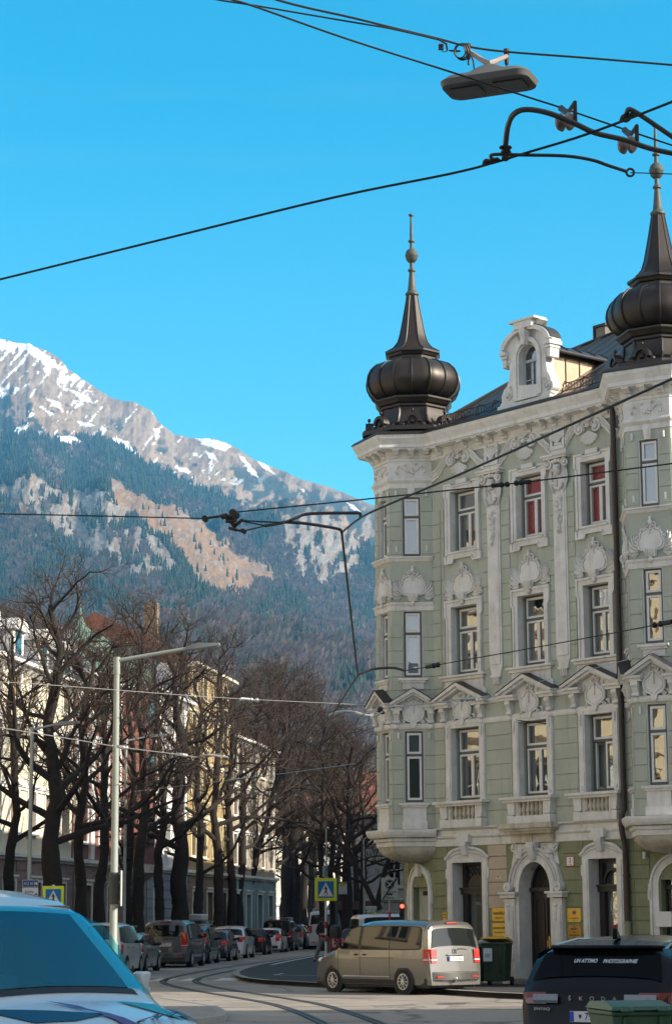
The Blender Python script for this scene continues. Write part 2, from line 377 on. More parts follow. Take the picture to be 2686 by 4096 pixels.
# tram rails set in the asphalt
def spline(pts, n=8):
    o = []
    for i in range(len(pts)-1):
        p0 = Vector(pts[max(i-1,0)]); p1 = Vector(pts[i]); p2 = Vector(pts[i+1]); p3 = Vector(pts[min(i+2,len(pts)-1)])
        for k in range(n):
            t_ = k/n
            o.append(0.5*((2*p1)+(p2-p0)*t_+(2*p0-5*p1+4*p2-p3)*t_*t_+(3*p1-p0-3*p2+p3)*t_**3))
    o.append(Vector(pts[-1])); return o
tr1 = spline([(0.2,30),(-0.05,36),(-0.35,41),(-1.35,49.2),(-2.6,55),(-3.85,60.2),(-4.9,65.4),(-5.42,69.5),(-5.52,74),(-5.3,80),(-4.75,88),(-4.2,94.5),(-3.05,107),(-0.6,130),(3.2,160),(16,240)])
def strip(path, a, b, z, mbx):
    pts = []
    for i, p in enumerate(path):
        t_ = (path[min(i+1,len(path)-1)]-path[max(i-1,0)]).normalized(); nr = Vector((t_.y, -t_.x))
        q = p+nr*a; r_ = p+nr*b; pts += [(q.x,q.y,z),(r_.x,r_.y,z)]
    mbx.add(pts, [(2*i,2*i+1,2*i+3,2*i+2) for i in range(len(path)-1)])
mb = MB(); mg = MB()
for o_ in (0.0, 1.0):
    strip(tr1, o_-0.035, o_+0.03, 0.008, mb); strip(tr1, o_+0.03, o_+0.085, 0.004, mg); strip(tr1, o_-0.11, o_-0.035, 0.004, mg); strip(tr1, o_+0.085, o_+0.13, 0.008, mb)
obj('tram_rails', mb, M_RAIL, kind='structure', smooth=0)
obj('rail_groove', mg, mat('groove_dirt', (0.035, 0.032, 0.03), 0.9), kind='structure', smooth=0)
# zebra crossing bars and platform lines
mb = MB()
for x0, x1, ya, yb in ((-9.6,-8.9,70.6,73.6),(-8.4,-7.8,70.5,73.6),(-7.15,-6.55,70.4,73.5),(-5.95,-5.35,70.3,73.5),(-5.0,-4.45,70.3,73.5),(-3.95,-3.25,70.2,73.6)):
    mb.add([(x0,ya,0.004),(x1,ya,0.004),(x1+0.15,yb,0.004),(x0+0.15,yb,0.004)], [(0,1,2,3)])
obj('road_marking', mb, M_PAINT, kind='structure', smooth=0)
mb = MB()
strip([Vector(p) for p in ((-2.72,88.5),(-2.2,97),(-1.0,113),(0.2,126))], 0, 0.16, 0.136, mb)
strip([Vector(p) for p in ((-2.0,71.6),(-1.3,71.1),(1.4,69.2))], 0, 0.11, 0.136, mb)
strip([Vector(p) for p in ((-1.75,73.7),(-2.0,71.6))], 0, 0.11, 0.136, mb)
obj('road_marking', mb, M_PAINT, kind='structure', smooth=0)
# manhole cover in the sunny asphalt
mb = MB()
for pl_ in ([(-3.0,57.5),(0.5,53.0),(1.3,53.8),(-2.3,58.4)], [(2.2,47.0),(5.6,45.5),(5.9,47.2),(2.4,48.6)], [(-7.5,60.5),(-5.6,57.0),(-4.8,57.4),(-6.6,61.0)], [(-1.2,45.5),(0.8,44.6),(0.9,45.5),(-1.1,46.4)]):
    mb.add([(x, y, 0.0035) for x, y in pl_], [(0,1,2,3)])
obj('road_patch', mb, ground_mat('patched_asphalt', (0.235, 0.205, 0.175), crack=False, spots=0.3, scale=0.9), kind='structure', smooth=0)
mb = MB(); rs_ = random.Random(9)
for x0, y0, x1, y1 in ((-3.6,58.8,0.2,53.6),(0.2,53.6,3.4,49.3),(1.2,52.2,5.4,46.8),(-0.4,50.4,2.6,46.6),(2.6,46.6,5.8,45.4),(-6.2,62.0,-3.9,56.8),(3.0,50.6,6.2,48.6)):
    path = [Vector((x0+(x1-x0)*k/9+rs_.uniform(-.16,.16), y0+(y1-y0)*k/9+rs_.uniform(-.2,.2))) for k in range(10)]; strip(path, -0.012, 0.014, 0.0065, mb)
obj('road_crack', mb, mat('crack_tar', (0.05, 0.045, 0.04), 0.9), kind='structure', smooth=0)
g0 = gp(1800, 4016)
mb = MB(); mb.lathe([(0.33,0.0),(0.33,0.006),(0.0,0.006)], (g0.x,g0.y,0.001), 20); obj('manhole_cover', mb, M_RAIL, kind='structure', smooth=0)
# ------------------------------------------------------------------ the green corner house
M_GREEN = mat('render_pale_green', (0.425, 0.458, 0.385), 0.85, var=0.10, scale=1.3, bump=0.12, bscale=60, spec=0.25, stain=0.35)
M_GREEN2 = mat('render_dark_green', (0.235, 0.255, 0.15), 0.85, var=0.16, scale=1.6, bump=0.15, bscale=60, spec=0.25, stain=0.5)
M_BEIGE = mat('render_beige', (0.50, 0.415, 0.315), 0.85, var=0.12, scale=1.6, bump=0.15, bscale=60, spec=0.25)
M_TRIM = mat('stucco_trim', (0.70, 0.695, 0.66), 0.8, var=0.16, scale=2.5, bump=0.12, bscale=50, spec=0.25, stain=0.40)
M_TRIMD = mat('stucco_weathered', (0.55, 0.51, 0.42), 0.85, var=0.35, scale=2.2, bump=0.2, bscale=50, spec=0.2, stain=0.8)
M_COPPER = mat('dark_copper', (0.040, 0.032, 0.026), 0.42, metal=0.45, var=0.35, scale=1.6, streak=0.25)
M_PATINA = mat('copper_patina', (0.085, 0.095, 0.08), 0.6, metal=0.25, var=0.35, scale=4)
M_SEAM = mat('standing_seam_metal', (0.055, 0.050, 0.047), 0.42, metal=0.35, var=0.25, scale=1.2)
M_CHEEK = mat('copper_cheek', (0.30, 0.22, 0.15), 0.4, metal=0.6, var=0.2, scale=2)
M_PIPE = mat('brown_pipe', (0.045, 0.028, 0.02), 0.5, var=0.2)
M_SASH = mat('white_paint', (0.68, 0.68, 0.66), 0.45, var=0.05)
M_OUTER = mat('grey_green_frame', (0.10, 0.105, 0.095), 0.6, var=0.1)
M_DARK = mat('interior_dark', (0.05, 0.042, 0.035), 0.9, var=0.3, scale=2)
M_CURT = mat('net_curtain', (0.62, 0.62, 0.60), 0.9, var=0.1, scale=8)
M_RED = mat('red_curtain', (0.55, 0.05, 0.04), 0.85, var=0.25, scale=6)
M_BLIND = mat('sky_tinted_blind', (0.30, 0.36, 0.43), 0.8, var=0.04)  # blue of the reflected sky is put into the blind colour
M_GLASS = glass('window_glass', (0.55, 0.56, 0.53), 0.26, 0.0, wobble=0.14); M_GLASSC = glass('clear_window_glass', (0.85, 0.85, 0.83), 0.10, 0.0, wobble=0.1)
M_WOOD = mat('dark_oak', (0.030, 0.021, 0.016), 0.5, var=0.3, scale=5, streak=0.15)
M_BRASS = mat('brass', (0.62, 0.40, 0.08), 0.32, metal=0.5, var=0.15, scale=6)
M_IRON = mat('wrought_iron', (0.02, 0.019, 0.018), 0.5, var=0.1)
C0 = Vector((2.7925, 62.9096, 0))
A = Fr(C0, -50.7)
P_LF = Vector((1.584, 62.984, 0)); P_LE = Vector((1.157, 63.99, 0))
CH = Fr((C0.x-0.3907*2.19, C0.y+0.9205*2.19), -67)
LF = Fr(P_LF, -3.5); LL = Fr(P_LE, -67); P_LB = CH(0, 0, 0)
LB = Fr(P_LB, math.degrees(math.atan2(P_LE.y-P_LB.y, P_LE.x-P_LB.x)))
UA = 7.56
P_A1 = A(UA, 0, 0)
ROF = Fr((7.5, 55.6), -32); P_RL = Vector((7.5, 55.6, 0)); P_RR = ROF(1.23, 0, 0)
CHR = Fr(P_A1, -32); P_RB = CHR(2.55, 0, 0)
RC = Fr(P_A1, math.degrees(math.atan2(P_RL.y-P_A1.y, P_RL.x-P_A1.x)))
RR = Fr(P_RR, math.degrees(math.atan2(P_RB.y-P_RR.y, P_RB.x-P_RR.x)))
LC = (P_A1-P_RL).length; LRR = (P_RB-P_RR).length
DD = Fr(P_RB, -13)
HOUSE = thing('corner_house', 'pale green four storey corner house with white stucco and two dark onion domes', 'house', C0)
def hp(name, mb, m, **k): return obj(name, mb, m, HOUSE, **k)
def grid_wall(mb, fr, u0, u1, z0, z1, ops, w0, w1):
    us = sorted({u0, u1} | {x for o in ops for x in (o[0], o[1]) if u0 < x < u1})
    for a, b in zip(us, us[1:]):
        c = (a+b)/2; cuts = sorted((max(z0, o[2]), min(z1, o[3])) for o in ops if o[0] < c < o[1] and o[3] > z0 and o[2] < z1)
        z = z0
        for p, q in cuts:
            if p > z+1e-4: mb.box(a, b, w0, w1, z, p, fr)
            z = max(z, q)
        if z < z1-1e-4: mb.box(a, b, w0, w1, z, z1, fr)
def courses(mb, fr, u0, u1, zs, ex, t=0.024, g=0.017):
    for a, b in zip(zs, zs[1:]):
        segs = [(u0, u1)]
        for e in ex:
            if e[3] <= a+0.02 or e[2] >= b-0.02: continue
            ns = []
            for p, q in segs:
                if e[1] <= p or e[0] >= q: ns.append((p, q)); continue
                if e[0] > p+0.03: ns.append((p, e[0]))
                if e[1] < q-0.03: ns.append((e[1], q))
            segs = ns
        for p, q in segs:
            mb.add([(p, 0.001, a+g*0.4), (q, 0.001, a+g*0.4), (q, 0.001, b-g*0.4), (p, 0.001, b-g*0.4),
                    (p+0.004, t, a+g), (q-0.004, t, a+g), (q-0.004, t, b-g), (p+0.004, t, b-g)],
                   [(4,5,6,7), (0,1,5,4), (1,2,6,5), (2,3,7,6), (3,0,4,7)], fr)
F1, F2, F3 = (5.10, 7.15), (8.66, 10.60), (12.19, 13.96)
WIN = [(0.70, 1.87), (3.43, 4.54), (5.95, 6.97)]
OPA = []
for i, (a, b) in enumerate(WIN):
    OPA += [(a, b, *F1), (a+0.08, b, *F2), (a+0.10, b, *F3)]
GW = [(0.68, 1.89, 0.55, 3.40), (3.38, 4.58, 0.14, 3.34), (5.96, 6.97, 0.14, 3.38)]
Z1 = [4.36, 4.78, 5.21, 5.62, 6.03, 6.43, 6.83, 7.20]; Z2 = [7.9, 8.30, 8.69, 9.06, 9.44, 9.82, 10.2, 10.58, 11.02, 11.43, 11.84, 12.25, 12.66, 13.08, 13.5]
ZG = [0.45, 0.78, 1.1, 1.43, 1.78, 2.13, 2.48, 2.83, 3.18, 3.53, 3.87]
# walls
mb = MB(); grid_wall(mb, A, 0, UA, 4.1, 15.6, OPA, -0.42, 0)
courses(mb, A, 0.0, UA, Z1, [(WIN[i][0]-0.28, WIN[i][1]+0.28, 4.3, 7.3) for i in range(3)])
exu = [(WIN[i][0]-0.2, WIN[i][1]+0.26, 8.5, 10.9) for i in range(3)] + [(WIN[i][0]-0.2, WIN[i][1]+0.28, 11.8, 14.3) for i in range(3)] + [(2.33, 2.90, 8.0, 14.3), (4.98, 5.50, 8.0, 14.3)] + [(WIN[i][0]-0.75, WIN[i][1]+0.5, 7.8, 8.5) for i in range(3)]
courses(mb, A, 0.0, 0.35, Z2, []); courses(mb, A, 0.38, UA, Z2, exu)
wall = hp('wall', mb, M_GREEN, smooth=0)
mb = MB(); grid_wall(mb, A, 0, UA, 0.1, 4.1, [(g[0], g[1], g[2], g[3]) for g in GW], -0.42, 0)
exg = [(0.44, 2.12, 0, 3.78), (2.86, 5.04, 0, 3.9), (5.75, 7.18, 0, 3.78)]
courses(mb, A, 0.0, 2.0, ZG, exg); courses(mb, A, 5.0, UA, ZG, exg)
chops = [(0.6, 1.64, 0.5, 2.75)]
grid_wall(mb, CH, 0, 2.19, 0.1, 4.1, chops, -0.4, 0); courses(mb, CH, 0, 2.19, ZG, [(0.36, 1.86, 0, 3.3)])
chrop = [(0.72, 1.9, 0.3, 2.8)]
grid_wall(mb, CHR, 0, 2.55, 0.1, 4.1, chrop, -0.4, 0); courses(mb, CHR, 0, 2.55, ZG, [(0.42, 2.2, 0, 3.6)])
hp('ground_floor_wall', mb, M_GREEN2, smooth=0)
mb = MB(); courses(mb, A, 2.0, 5.0, ZG[5:], [(0.44, 2.12, 0, 3.78), (2.86, 5.04, 0, 3.9)]); hp('beige_wall_field', mb, M_BEIGE, smooth=0)
mb = MB(); courses(mb, A, 2.0, 5.0, ZG[:6], [(0.44, 2.12, 0, 3.78), (2.86, 5.04, 0, 3.9)]); hp('wall_field', mb, M_GREEN2, smooth=0)
# rear wings (unseen; street side drawn out long to shade the avenue trees)
mb = MB()
WB = Fr(P_LB, 180+98-180-180)  # street side behind the corner, faces away
pB = P_LB + Vector((0.17, 0.985, 0))*130; pD = DD(9.0, 0, 0); n_ = Vector((0.78, 0.62, 0))
mb.prism_z([(P_LB.x+0.02, P_LB.y), (C0.x+0.35, C0.y+0.5), (P_A1.x+0.4, P_A1.y+0.4), (P_RB.x, P_RB.y+0.1), (pD.x, pD.y), (pD.x+8, pD.y+9), (pB.x+10, pB.y), (pB.x, pB.y)], 0.05, 15.6)
hp('rear_shade_wing', mb, M_GREEN, smooth=0)
# windows -------------------------------------------------------------
def window(fr, u0, u1, z0, z1, parent, double=True, wf=-0.24, split=0.655, curtain='net', blind=None, rev=0.0, lab=None, ajar=False):
    mb = MB(fr); f = 0.055
    mb.ring([(u0,z0),(u1,z0),(u1,z1),(u0,z1)], [(u0+f,z0+f),(u1-f,z0+f),(u1-f,z1-f),(u0+f,z1-f)], wf-0.10, wf)
    zt = z0+(z1-z0)*split
    mb.box(u0+f, u1-f, wf-0.09, wf+0.025, zt-0.035, zt+0.035)
    fo = obj('window', mb, M_OUTER, parent, smooth=0, label=lab)
    mb = MB(fr); mg = MB(fr); s_ = 0.055
    def sash(a, b, c, d, s_=s_):
        mb.ring([(a,c),(b,c),(b,d),(a,d)], [(a+s_,c+s_),(b-s_,c+s_),(b-s_,d-s_),(a+s_,d-s_)], wf-0.07, wf+0.012)
        mg.add([(a+s_,wf-0.03,c+s_),(b-s_,wf-0.03,c+s_),(b-s_,wf-0.03,d-s_),(a+s_,wf-0.03,d-s_)], [(0,1,2,3)])
    sash(u0+f, u1-f, zt+0.035, z1-f, 0.062)
    if double:
        um = (u0+u1)/2
        if ajar:
            sash(um-0.01, u1-f, z0+f, zt-0.04)
            # left casement swung inwards
            mb.box(u0+f, u0+f+0.05, wf-0.55, wf-0.08, z0+f, z0+f+0.06); mb.box(u0+f, u0+f+0.05, wf-0.55, wf-0.08, zt-0.1, zt-0.04)
            mb.box(u0+f, u0+f+0.05, wf-0.6, wf-0.54, z0+f, zt-0.04); mb.box(u0+f, u0+f+0.05, wf-0.1, wf-0.04, z0+f, zt-0.04)
        else:
            sash(u0+f, um+0.012, z0+f, zt-0.04); sash(um+0.014, u1-f, z0+f, zt-0.04)
    else: sash(u0+f, u1-f, z0+f, zt-0.04, 0.06)
    obj('sash', mb, M_SASH, fo, smooth=0); obj('pane', mg, M_GLASSC if curtain == 'red' else M_GLASS, fo, smooth=0)
    mb = MB(fr); d = wf-0.95
    mb.add([(u0-0.25,d,z0-0.2),(u1+0.25,d,z0-0.2),(u1+0.25,d,z1+0.2),(u0-0.25,d,z1+0.2),(u0-0.25,wf-0.09,z0-0.2),(u1+0.25,wf-0.09,z0-0.2),(u1+0.25,wf-0.09,z1+0.2),(u0-0.25,wf-0.09,z1+0.2)],
           [(0,1,2,3),(0,4,5,1),(1,5,6,2),(2,6,7,3),(3,7,4,0)])
    obj('interior', mb, M_DARK, fo, smooth=0)
    cm = M_RED if curtain == 'red' else M_CURT
    mc = MB(fr)
    def drape(a, b, c, d_, ww):
        n = max(6, int((b-a)/0.022)); pts = []
        for i in range(n+1):
            u = a+(b-a)*i/n; ww_ = ww+0.018*math.sin(i*1.9)+0.008*math.sin(i*0.7); pts += [(u, ww_, c), (u, ww_, d_)]
        mc.add(pts, [(2*i, 2*i+2, 2*i+3, 2*i+1) for i in range(n)])
    W_ = u1-u0
    if curtain == 'net':
        drape(u0+0.04, u0+0.30*W_, z0, z1, wf-0.13); drape(u1-0.2*W_, u1-0.03, z0, z1, wf-0.13)
    elif curtain == 'red':
        drape(u0+0.04, u0+0.55*W_, z0, zt+0.1, wf-0.12); drape(u0+0.72*W_, u1-0.03, z0, zt, wf-0.13); drape(u0+0.03, u1-0.03, zt-0.05, z1, wf-0.14)
    elif curtain == 'thin':
        drape(u0+0.04, u0+0.16*W_, z0, z1, wf-0.2)
    if mc.v: obj('curtain', mc, cm, fo)
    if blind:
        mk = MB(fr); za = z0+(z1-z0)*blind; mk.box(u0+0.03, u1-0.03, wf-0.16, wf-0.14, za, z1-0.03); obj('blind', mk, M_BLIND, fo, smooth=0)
    return fo
cur1 = [None, None, None]
for i, (a, b) in enumerate(WIN):
    window(A, a+0.02, b-0.02, F1[0]+0.04, F1[1], HOUSE, curtain='thin' if i < 2 else None, ajar=(i == 2), lab='casement window with its left sash open inwards' if i == 2 else None)
    window(A, a+0.10, b-0.02, F2[0]+0.04, F2[1], HOUSE, curtain='net')
    window(A, a+0.12, b-0.02, F3[0]+0.03, F3[1], HOUSE, curtain='red' if i else 'thin', lab='casement window with red curtains' if i else None)
# window surrounds
def rect(a, b, c, d): return [(a, c), (b, c), (b, d), (a, d)]
def eared(a, b, c, d, e=0.07, h=0.16, bot=False):
    o = [(a, c), (b, c), (b, d-h), (b+e, d-h), (b+e, d), (a-e, d), (a-e, d-h), (a, d-h)]
    return o
for i, (a, b) in enumerate(WIN):
    mb = MB(A)
    # first floor: flat pilaster strips, lintel band
    mb.ring(rect(a-0.22, b+0.22, F1[0]-0.05, F1[1]+0.22), rect(a+0.005, b-0.005, F1[0]-0.04, F1[1]-0.005), -0.16, 0.05)
    for x0, x1 in ((a-0.20, a-0.03), (b+0.03, b+0.20)):
        mb.box(x0, x1, 0.05, 0.075, F1[0], F1[1]+0.1)
        mb.tube([((x0+x1)/2, 0.085, F1[1]+0.02), ((x0+x1)/2, 0.095, F1[1]-0.14), ((x0+x1)/2, 0.08, F1[1]-0.3)], [0.03, 0.045, 0.012], 6)
        mb.ball(((x0+x1)/2, 0.075, F1[0]+0.12), (0.05, 0.03, 0.07), 8, 5)
    # second floor: eared architrave stepping in
    a2, b2 = a+0.08, b
    mb.ring([(a2-0.17,F2[0]-0.03),(b2+0.17,F2[0]-0.03),(b2+0.17,F2[1]-0.35),(b2+0.23,F2[1]-0.25),(b2+0.23,F2[1]+0.18),(a2-0.23,F2[1]+0.18),(a2-0.23,F2[1]-0.25),(a2-0.17,F2[1]-0.35)],
            [(a2+0.004,F2[0]-0.02),(b2-0.004,F2[0]-0.02),(b2-0.004,F2[1]-0.36),(b2-0.004,F2[1]-0.26),(b2-0.004,F2[1]-0.004),(a2+0.004,F2[1]-0.004),(a2+0.004,F2[1]-0.26),(a2+0.004,F2[1]-0.36)], -0.16, 0.05)
    mb.ring([(a2-0.17,F2[0]-0.03),(b2+0.17,F2[0]-0.03),(b2+0.17,F2[1]-0.35),(b2+0.235,F2[1]-0.25),(b2+0.235,F2[1]+0.19),(a2-0.235,F2[1]+0.19),(a2-0.235,F2[1]-0.25),(a2-0.17,F2[1]-0.35)],
            [(a2-0.12,F2[0]-0.02),(b2+0.12,F2[0]-0.02),(b2+0.12,F2[1]-0.33),(b2+0.18,F2[1]-0.23),(b2+0.18,F2[1]+0.13),(a2-0.18,F2[1]+0.13),(a2-0.18,F2[1]-0.23),(a2-0.12,F2[1]-0.33)], 0.05, 0.09)
    # third floor: frame with ears at all corners
    a3, b3 = a+0.10, b
    o3 = [(a3-0.23,F3[0]-0.34),(a3+0.12,F3[0]-0.34),(a3+0.12,F3[0]-0.22),(b3-0.12,F3[0]-0.22),(b3-0.12,F3[0]-0.34),(b3+0.23,F3[0]-0.34),(b3+0.23,F3[0]-0.12),(b3+0.17,F3[0]-0.12),(b3+0.17,F3[1]-0.18),(b3+0.23,F3[1]-0.12),(b3+0.23,F3[1]+0.22),(b3-0.1,F3[1]+0.22),(b3-0.1,F3[1]+0.16),(a3+0.1,F3[1]+0.16),(a3+0.1,F3[1]+0.22),(a3-0.23,F3[1]+0.22),(a3-0.23,F3[1]-0.12),(a3-0.17,F3[1]-0.18),(a3-0.17,F3[0]-0.12),(a3-0.23,F3[0]-0.12)]
    def inn(p, q):  # inner outline of the same length
        return [(min(max(x, a3+0.004+q), b3-0.004-q), min(max(z, F3[0]+q), F3[1]-0.004-q)) for x, z in p]
    mb.ring(o3, inn(o3, 0), -0.16, 0.05)
    cx_, cz_ = (a3+b3)/2, (F3[0]+F3[1])/2-0.06
    mb.ring(o3, [(cx_+(x-cx_)*0.90, cz_+(z-cz_)*0.955) for x, z in o3], 0.05, 0.085)
    mb.box((a3+b3)/2-0.22, (a3+b3)/2+0.22, 0.03, 0.095, F3[1]+0.17, F3[1]+0.30)
    hp('window_surround', mb, M_TRIM, smooth=0)
    mb = MB(A)
    mb.box(a3-0.06, b3+0.06, -0.1, 0.10, F3[0]-0.06, F3[0]-0.005)
    # second floor sill with apron
    mb.box(a2-0.40, b2+0.33, -0.1, 0.17, F2[0]-0.085, F2[0]-0.03); mb.box(a2-0.34, b2+0.27, -0.05, 0.11, F2[0]-0.17, F2[0]-0.088)
    mb.prism([(a2-0.28,F2[0]-0.17),(b2+0.21,F2[0]-0.17),(b2+0.21,F2[0]-0.42),(b2+0.30,F2[0]-0.5),(b2+0.30,F2[0]-0.74),(a2-0.36,F2[0]-0.74),(a2-0.36,F2[0]-0.5),(a2-0.28,F2[0]-0.42)], 0.0, 0.05)
    hp('window_sill', mb, M_TRIMD if False else M_TRIM, smooth=0)
# pilasters, capitals with mask and garland
def scroll(mb, cx, cz, r, wv, a0=0.0, turns=1.4, t=0.028, n=16):
    pts = spiral(cx, cz, r, r*0.15, a0, turns, n); mb.tube([(u, wv+0.03*i/n, z) for i, (u, z) in enumerate(pts)], [t*(1-0.5*i/n) for i in range(n+1)], 5)
    mb.ball((cx, wv+0.03, cz), (r*0.28, 0.04, r*0.28), 6, 5)
def leaf(mb, u0, z0, u1, z1, wd, wv, curl=0.04, n=5):
    du, dz = u1-u0, z1-z0; L = math.hypot(du, dz) or 1; nx, nz = -dz/L, du/L
    pts = []
    for i in range(n+1):
        t = i/n; wdt = wd*math.sin(math.pi*min(1, 0.12+0.88*t))*0.5+0.006; b = curl*math.sin(math.pi*t)
        cu, cz = u0+du*t+nx*b*2, z0+dz*t+nz*b*2
        pts += [(cu+nx*wdt, wv+0.012, cz+nz*wdt), (cu, wv+0.05+0.03*math.sin(math.pi*t), cz), (cu-nx*wdt, wv+0.012, cz-nz*wdt)]
    mb.add(pts, [(3*i, 3*i+1, 3*i+4, 3*i+3) for i in range(n)]+[(3*i+1, 3*i+2, 3*i+5, 3*i+4) for i in range(n)])
for pc in (2.615, 5.245):
    mb = MB(A)
    mb.box(pc-0.255, pc+0.255, 0.0, 0.055, 8.75, 14.1); mb.box(pc-0.20, pc+0.20, 0.055, 0.08, 8.8, 13.2)
    mb.prism([(pc-0.255,8.75),(pc+0.255,8.75),(pc+0.2,8.62),(pc+0.17,8.5),(pc-0.17,8.5),(pc-0.2,8.62)], 0.0, 0.055)
    mb.box(pc-0.2, pc+0.2, 0, 0.085, 8.44, 8.5)
    mb.tbox(pc-0.13, pc+0.13, 0, 0.075, 8.24, 8.44, 0.02, 0.02, 0, 0.03)
    for k in (-1, 0, 1): mb.tube([(pc+k*0.08, 0.085, 8.43), (pc+k*0.075, 0.06, 8.25)], 0.022, 5)
    pil = hp('pilaster', mb, M_TRIM, smooth=30)
    mb = MB(A)
    mb.box(pc-0.50, pc+0.47, 0, 0.26, 14.25, 14.31); mb.box(pc-0.45, pc+0.42, 0, 0.22, 14.19, 14.25)
    for sg in (-1, 1):
        scroll(mb, pc+sg*0.33, 14.05, 0.14, 0.14, R(90), 1.6*sg, 0.034)
        leaf(mb, pc+sg*0.26, 13.95, pc+sg*0.22, 13.3, 0.13, 0.07, 0.03*sg)
        leaf(mb, pc+sg*0.1, 14.1, pc+sg*0.3, 13.85, 0.12, 0.1)
    for sg in (-1, 1): mb.ball((pc+sg*0.12, 0.14, 14.12), (0.07, 0.06, 0.06), 8, 5)
    mb.ball((pc, 0.16, 14.13), (0.07, 0.06, 0.07), 8, 5)
    hp('capital', mb, M_TRIM, smooth=50).parent = HOUSE
    mb = MB(A)
    mb.ball((pc, 0.13, 13.86), (0.10, 0.10, 0.15), 12, 8); mb.ball((pc, 0.235, 13.84), (0.02, 0.022, 0.035), 6, 4); mb.ball((pc, 0.13, 13.97), (0.125, 0.09, 0.07), 10, 5)
    for k in range(7):
        t = k/6; mb.ball((pc-0.18+0.36*t, 0.10, 13.52-0.17*math.sin(math.pi*t)), (0.055, 0.05, 0.055), 6, 5)
    for sg in (-1, 1): leaf(mb, pc+sg*0.17, 13.75, pc+sg*0.19, 13.25, 0.1, 0.06)
    rnd = random.Random(int(pc*10))
    for k in range(14):
        z = 13.12-k*0.075; s_ = 1.0-0.045*k
        mb.ball((pc+rnd.uniform(-0.07, 0.07)*s_, 0.10, z), (0.055*s_+0.012, 0.04, 0.05*s_+0.01), 6, 5)
        sg = 1 if k % 2 else -1
        leaf(mb, pc, z, pc+sg*0.14*s_, z-0.05+rnd.uniform(-0.04, 0.06), 0.07, 0.07)
    hp('mask_garland', mb, M_TRIM, smooth=50)
# ogee hood mouldings with volutes and shells over the top windows
for i, (a, b) in enumerate(WIN):
    uc = (a+b)/2-0.06; mb = MB(A)
    L, Rr = (0.04, 2.34) if i == 0 else ((2.90, 4.96) if i == 1 else (5.52, 7.5))
    zl = 14.42
    def band(sg, uend):
        cl = []
        u0 = uc+sg*0.30
        side = [(u0-sg*0.02, 15.03), (u0+sg*0.10, 15.08), (u0+sg*0.24, 15.03), (u0+sg*0.42, 14.86), (u0+sg*0.58, 14.70), (uend-sg*0.02, 14.60)]
        if abs(uend-u0) < 0.62: side = side[:4]+[(uend-sg*0.02, 14.66)]
        sp = spline([(p[0], p[1]) for p in side], 5)
        outl = [(p.x, p.y+0.02) for p in sp]; inl = [(p.x, p.y-0.24) for p in sp]
        mb.ring(outl, inl, 0.0, 0.07, closed=False)
        for off, r_ in ((0.015, 0.032), (-0.07, 0.018), (-0.15, 0.022)): mb.tube([(p.x, 0.085, p.y+off) for p in sp], r_, 6)
        mb.tube([(u, 0.09, z) for u, z in spiral(u0, 14.86, 0.18, 0.05, R(90), -sg*1.25*(1), 18)], [0.045*(1-0.5*k/18) for k in range(19)], 6)
        mb.lathe([(0.16, 0), (0.16, 0.06), (0.12, 0.075), (0.0, 0.075)], (u0, 0.0, 14.86), 14, axis='y')
        mb.ball((u0, 0.1, 14.86), (0.08, 0.05, 0.08), 8, 5)
        for k in range(5): mb.ball((u0+0.065*math.cos(k*1.257), 0.115, 14.86+0.065*math.sin(k*1.257)), 0.028, 5, 4)
    band(-1, L); band(1, Rr)
    hp('hood_moulding', mb, M_TRIM, smooth=40)
    mb = MB(A)
    def shell(mb, cu, cz, rad, a0, a1, n, wv, up=1):
        pts = [(cu, wv+0.03, cz)]
        N = n*4
        for k in range(N+1):
            an = R(a0+(a1-a0)*k/N); rib = 0.5+0.5*math.cos(2*math.pi*k/4); rr_ = rad*(0.93+0.07*rib)
            pts.append((cu+rr_*0.55*math.cos(an), wv+0.055+0.03*rib, cz+rr_*0.55*math.sin(an)))
            pts.append((cu+rr_*math.cos(an), wv+0.02+0.05*rib, cz+rr_*math.sin(an)))
            pts.append((cu+rr_*math.cos(an), 0.0, cz+rr_*math.sin(an)))
        fs = []
        for k in range(N):
            fs += [(0, 1+3*k, 4+3*k), (1+3*k, 2+3*k, 5+3*k, 4+3*k), (2+3*k, 3+3*k, 6+3*k, 5+3*k)]
        mb.add(pts, fs)
    shell(mb, uc, 14.78, 0.40, 205, 335, 7, 0.02)
    shell(mb, uc, 14.98, 0.24, 20, 160, 6, 0.06)
    mb.ball((uc, 0.1, 14.92), (0.09, 0.05, 0.07), 8, 5)
    for sg in (-1, 1): scroll(mb, uc+sg*0.13, 14.95, 0.08, 0.07, R(90), sg*1.2, 0.02)
    hp('shell_ornament', mb, M_TRIM, smooth=50)
for pc in (2.615, 5.245):
    mb = MB(A); mb.ring([(pc-0.27,15.05),(pc-0.27,14.45),(pc+0.27,14.45),(pc+0.27,15.05)], [(pc-0.18,15.05),(pc-0.18,14.56),(pc+0.18,14.56),(pc+0.18,15.05)], 0, 0.10, closed=False)
    mb.box(pc-0.18, pc+0.18, 0.0, 0.03, 14.56, 15.05); mb.box(pc-0.3, pc+0.3, 0, 0.06, 14.31, 14.45)
    shell(mb, pc, 14.62, 0.36, 30, 150, 6, 0.05); mb.box(pc-0.13, pc+0.13, 0.03, 0.08, 14.58, 14.64)
    hp('shell_ornament', mb, M_TRIM, smooth=50)
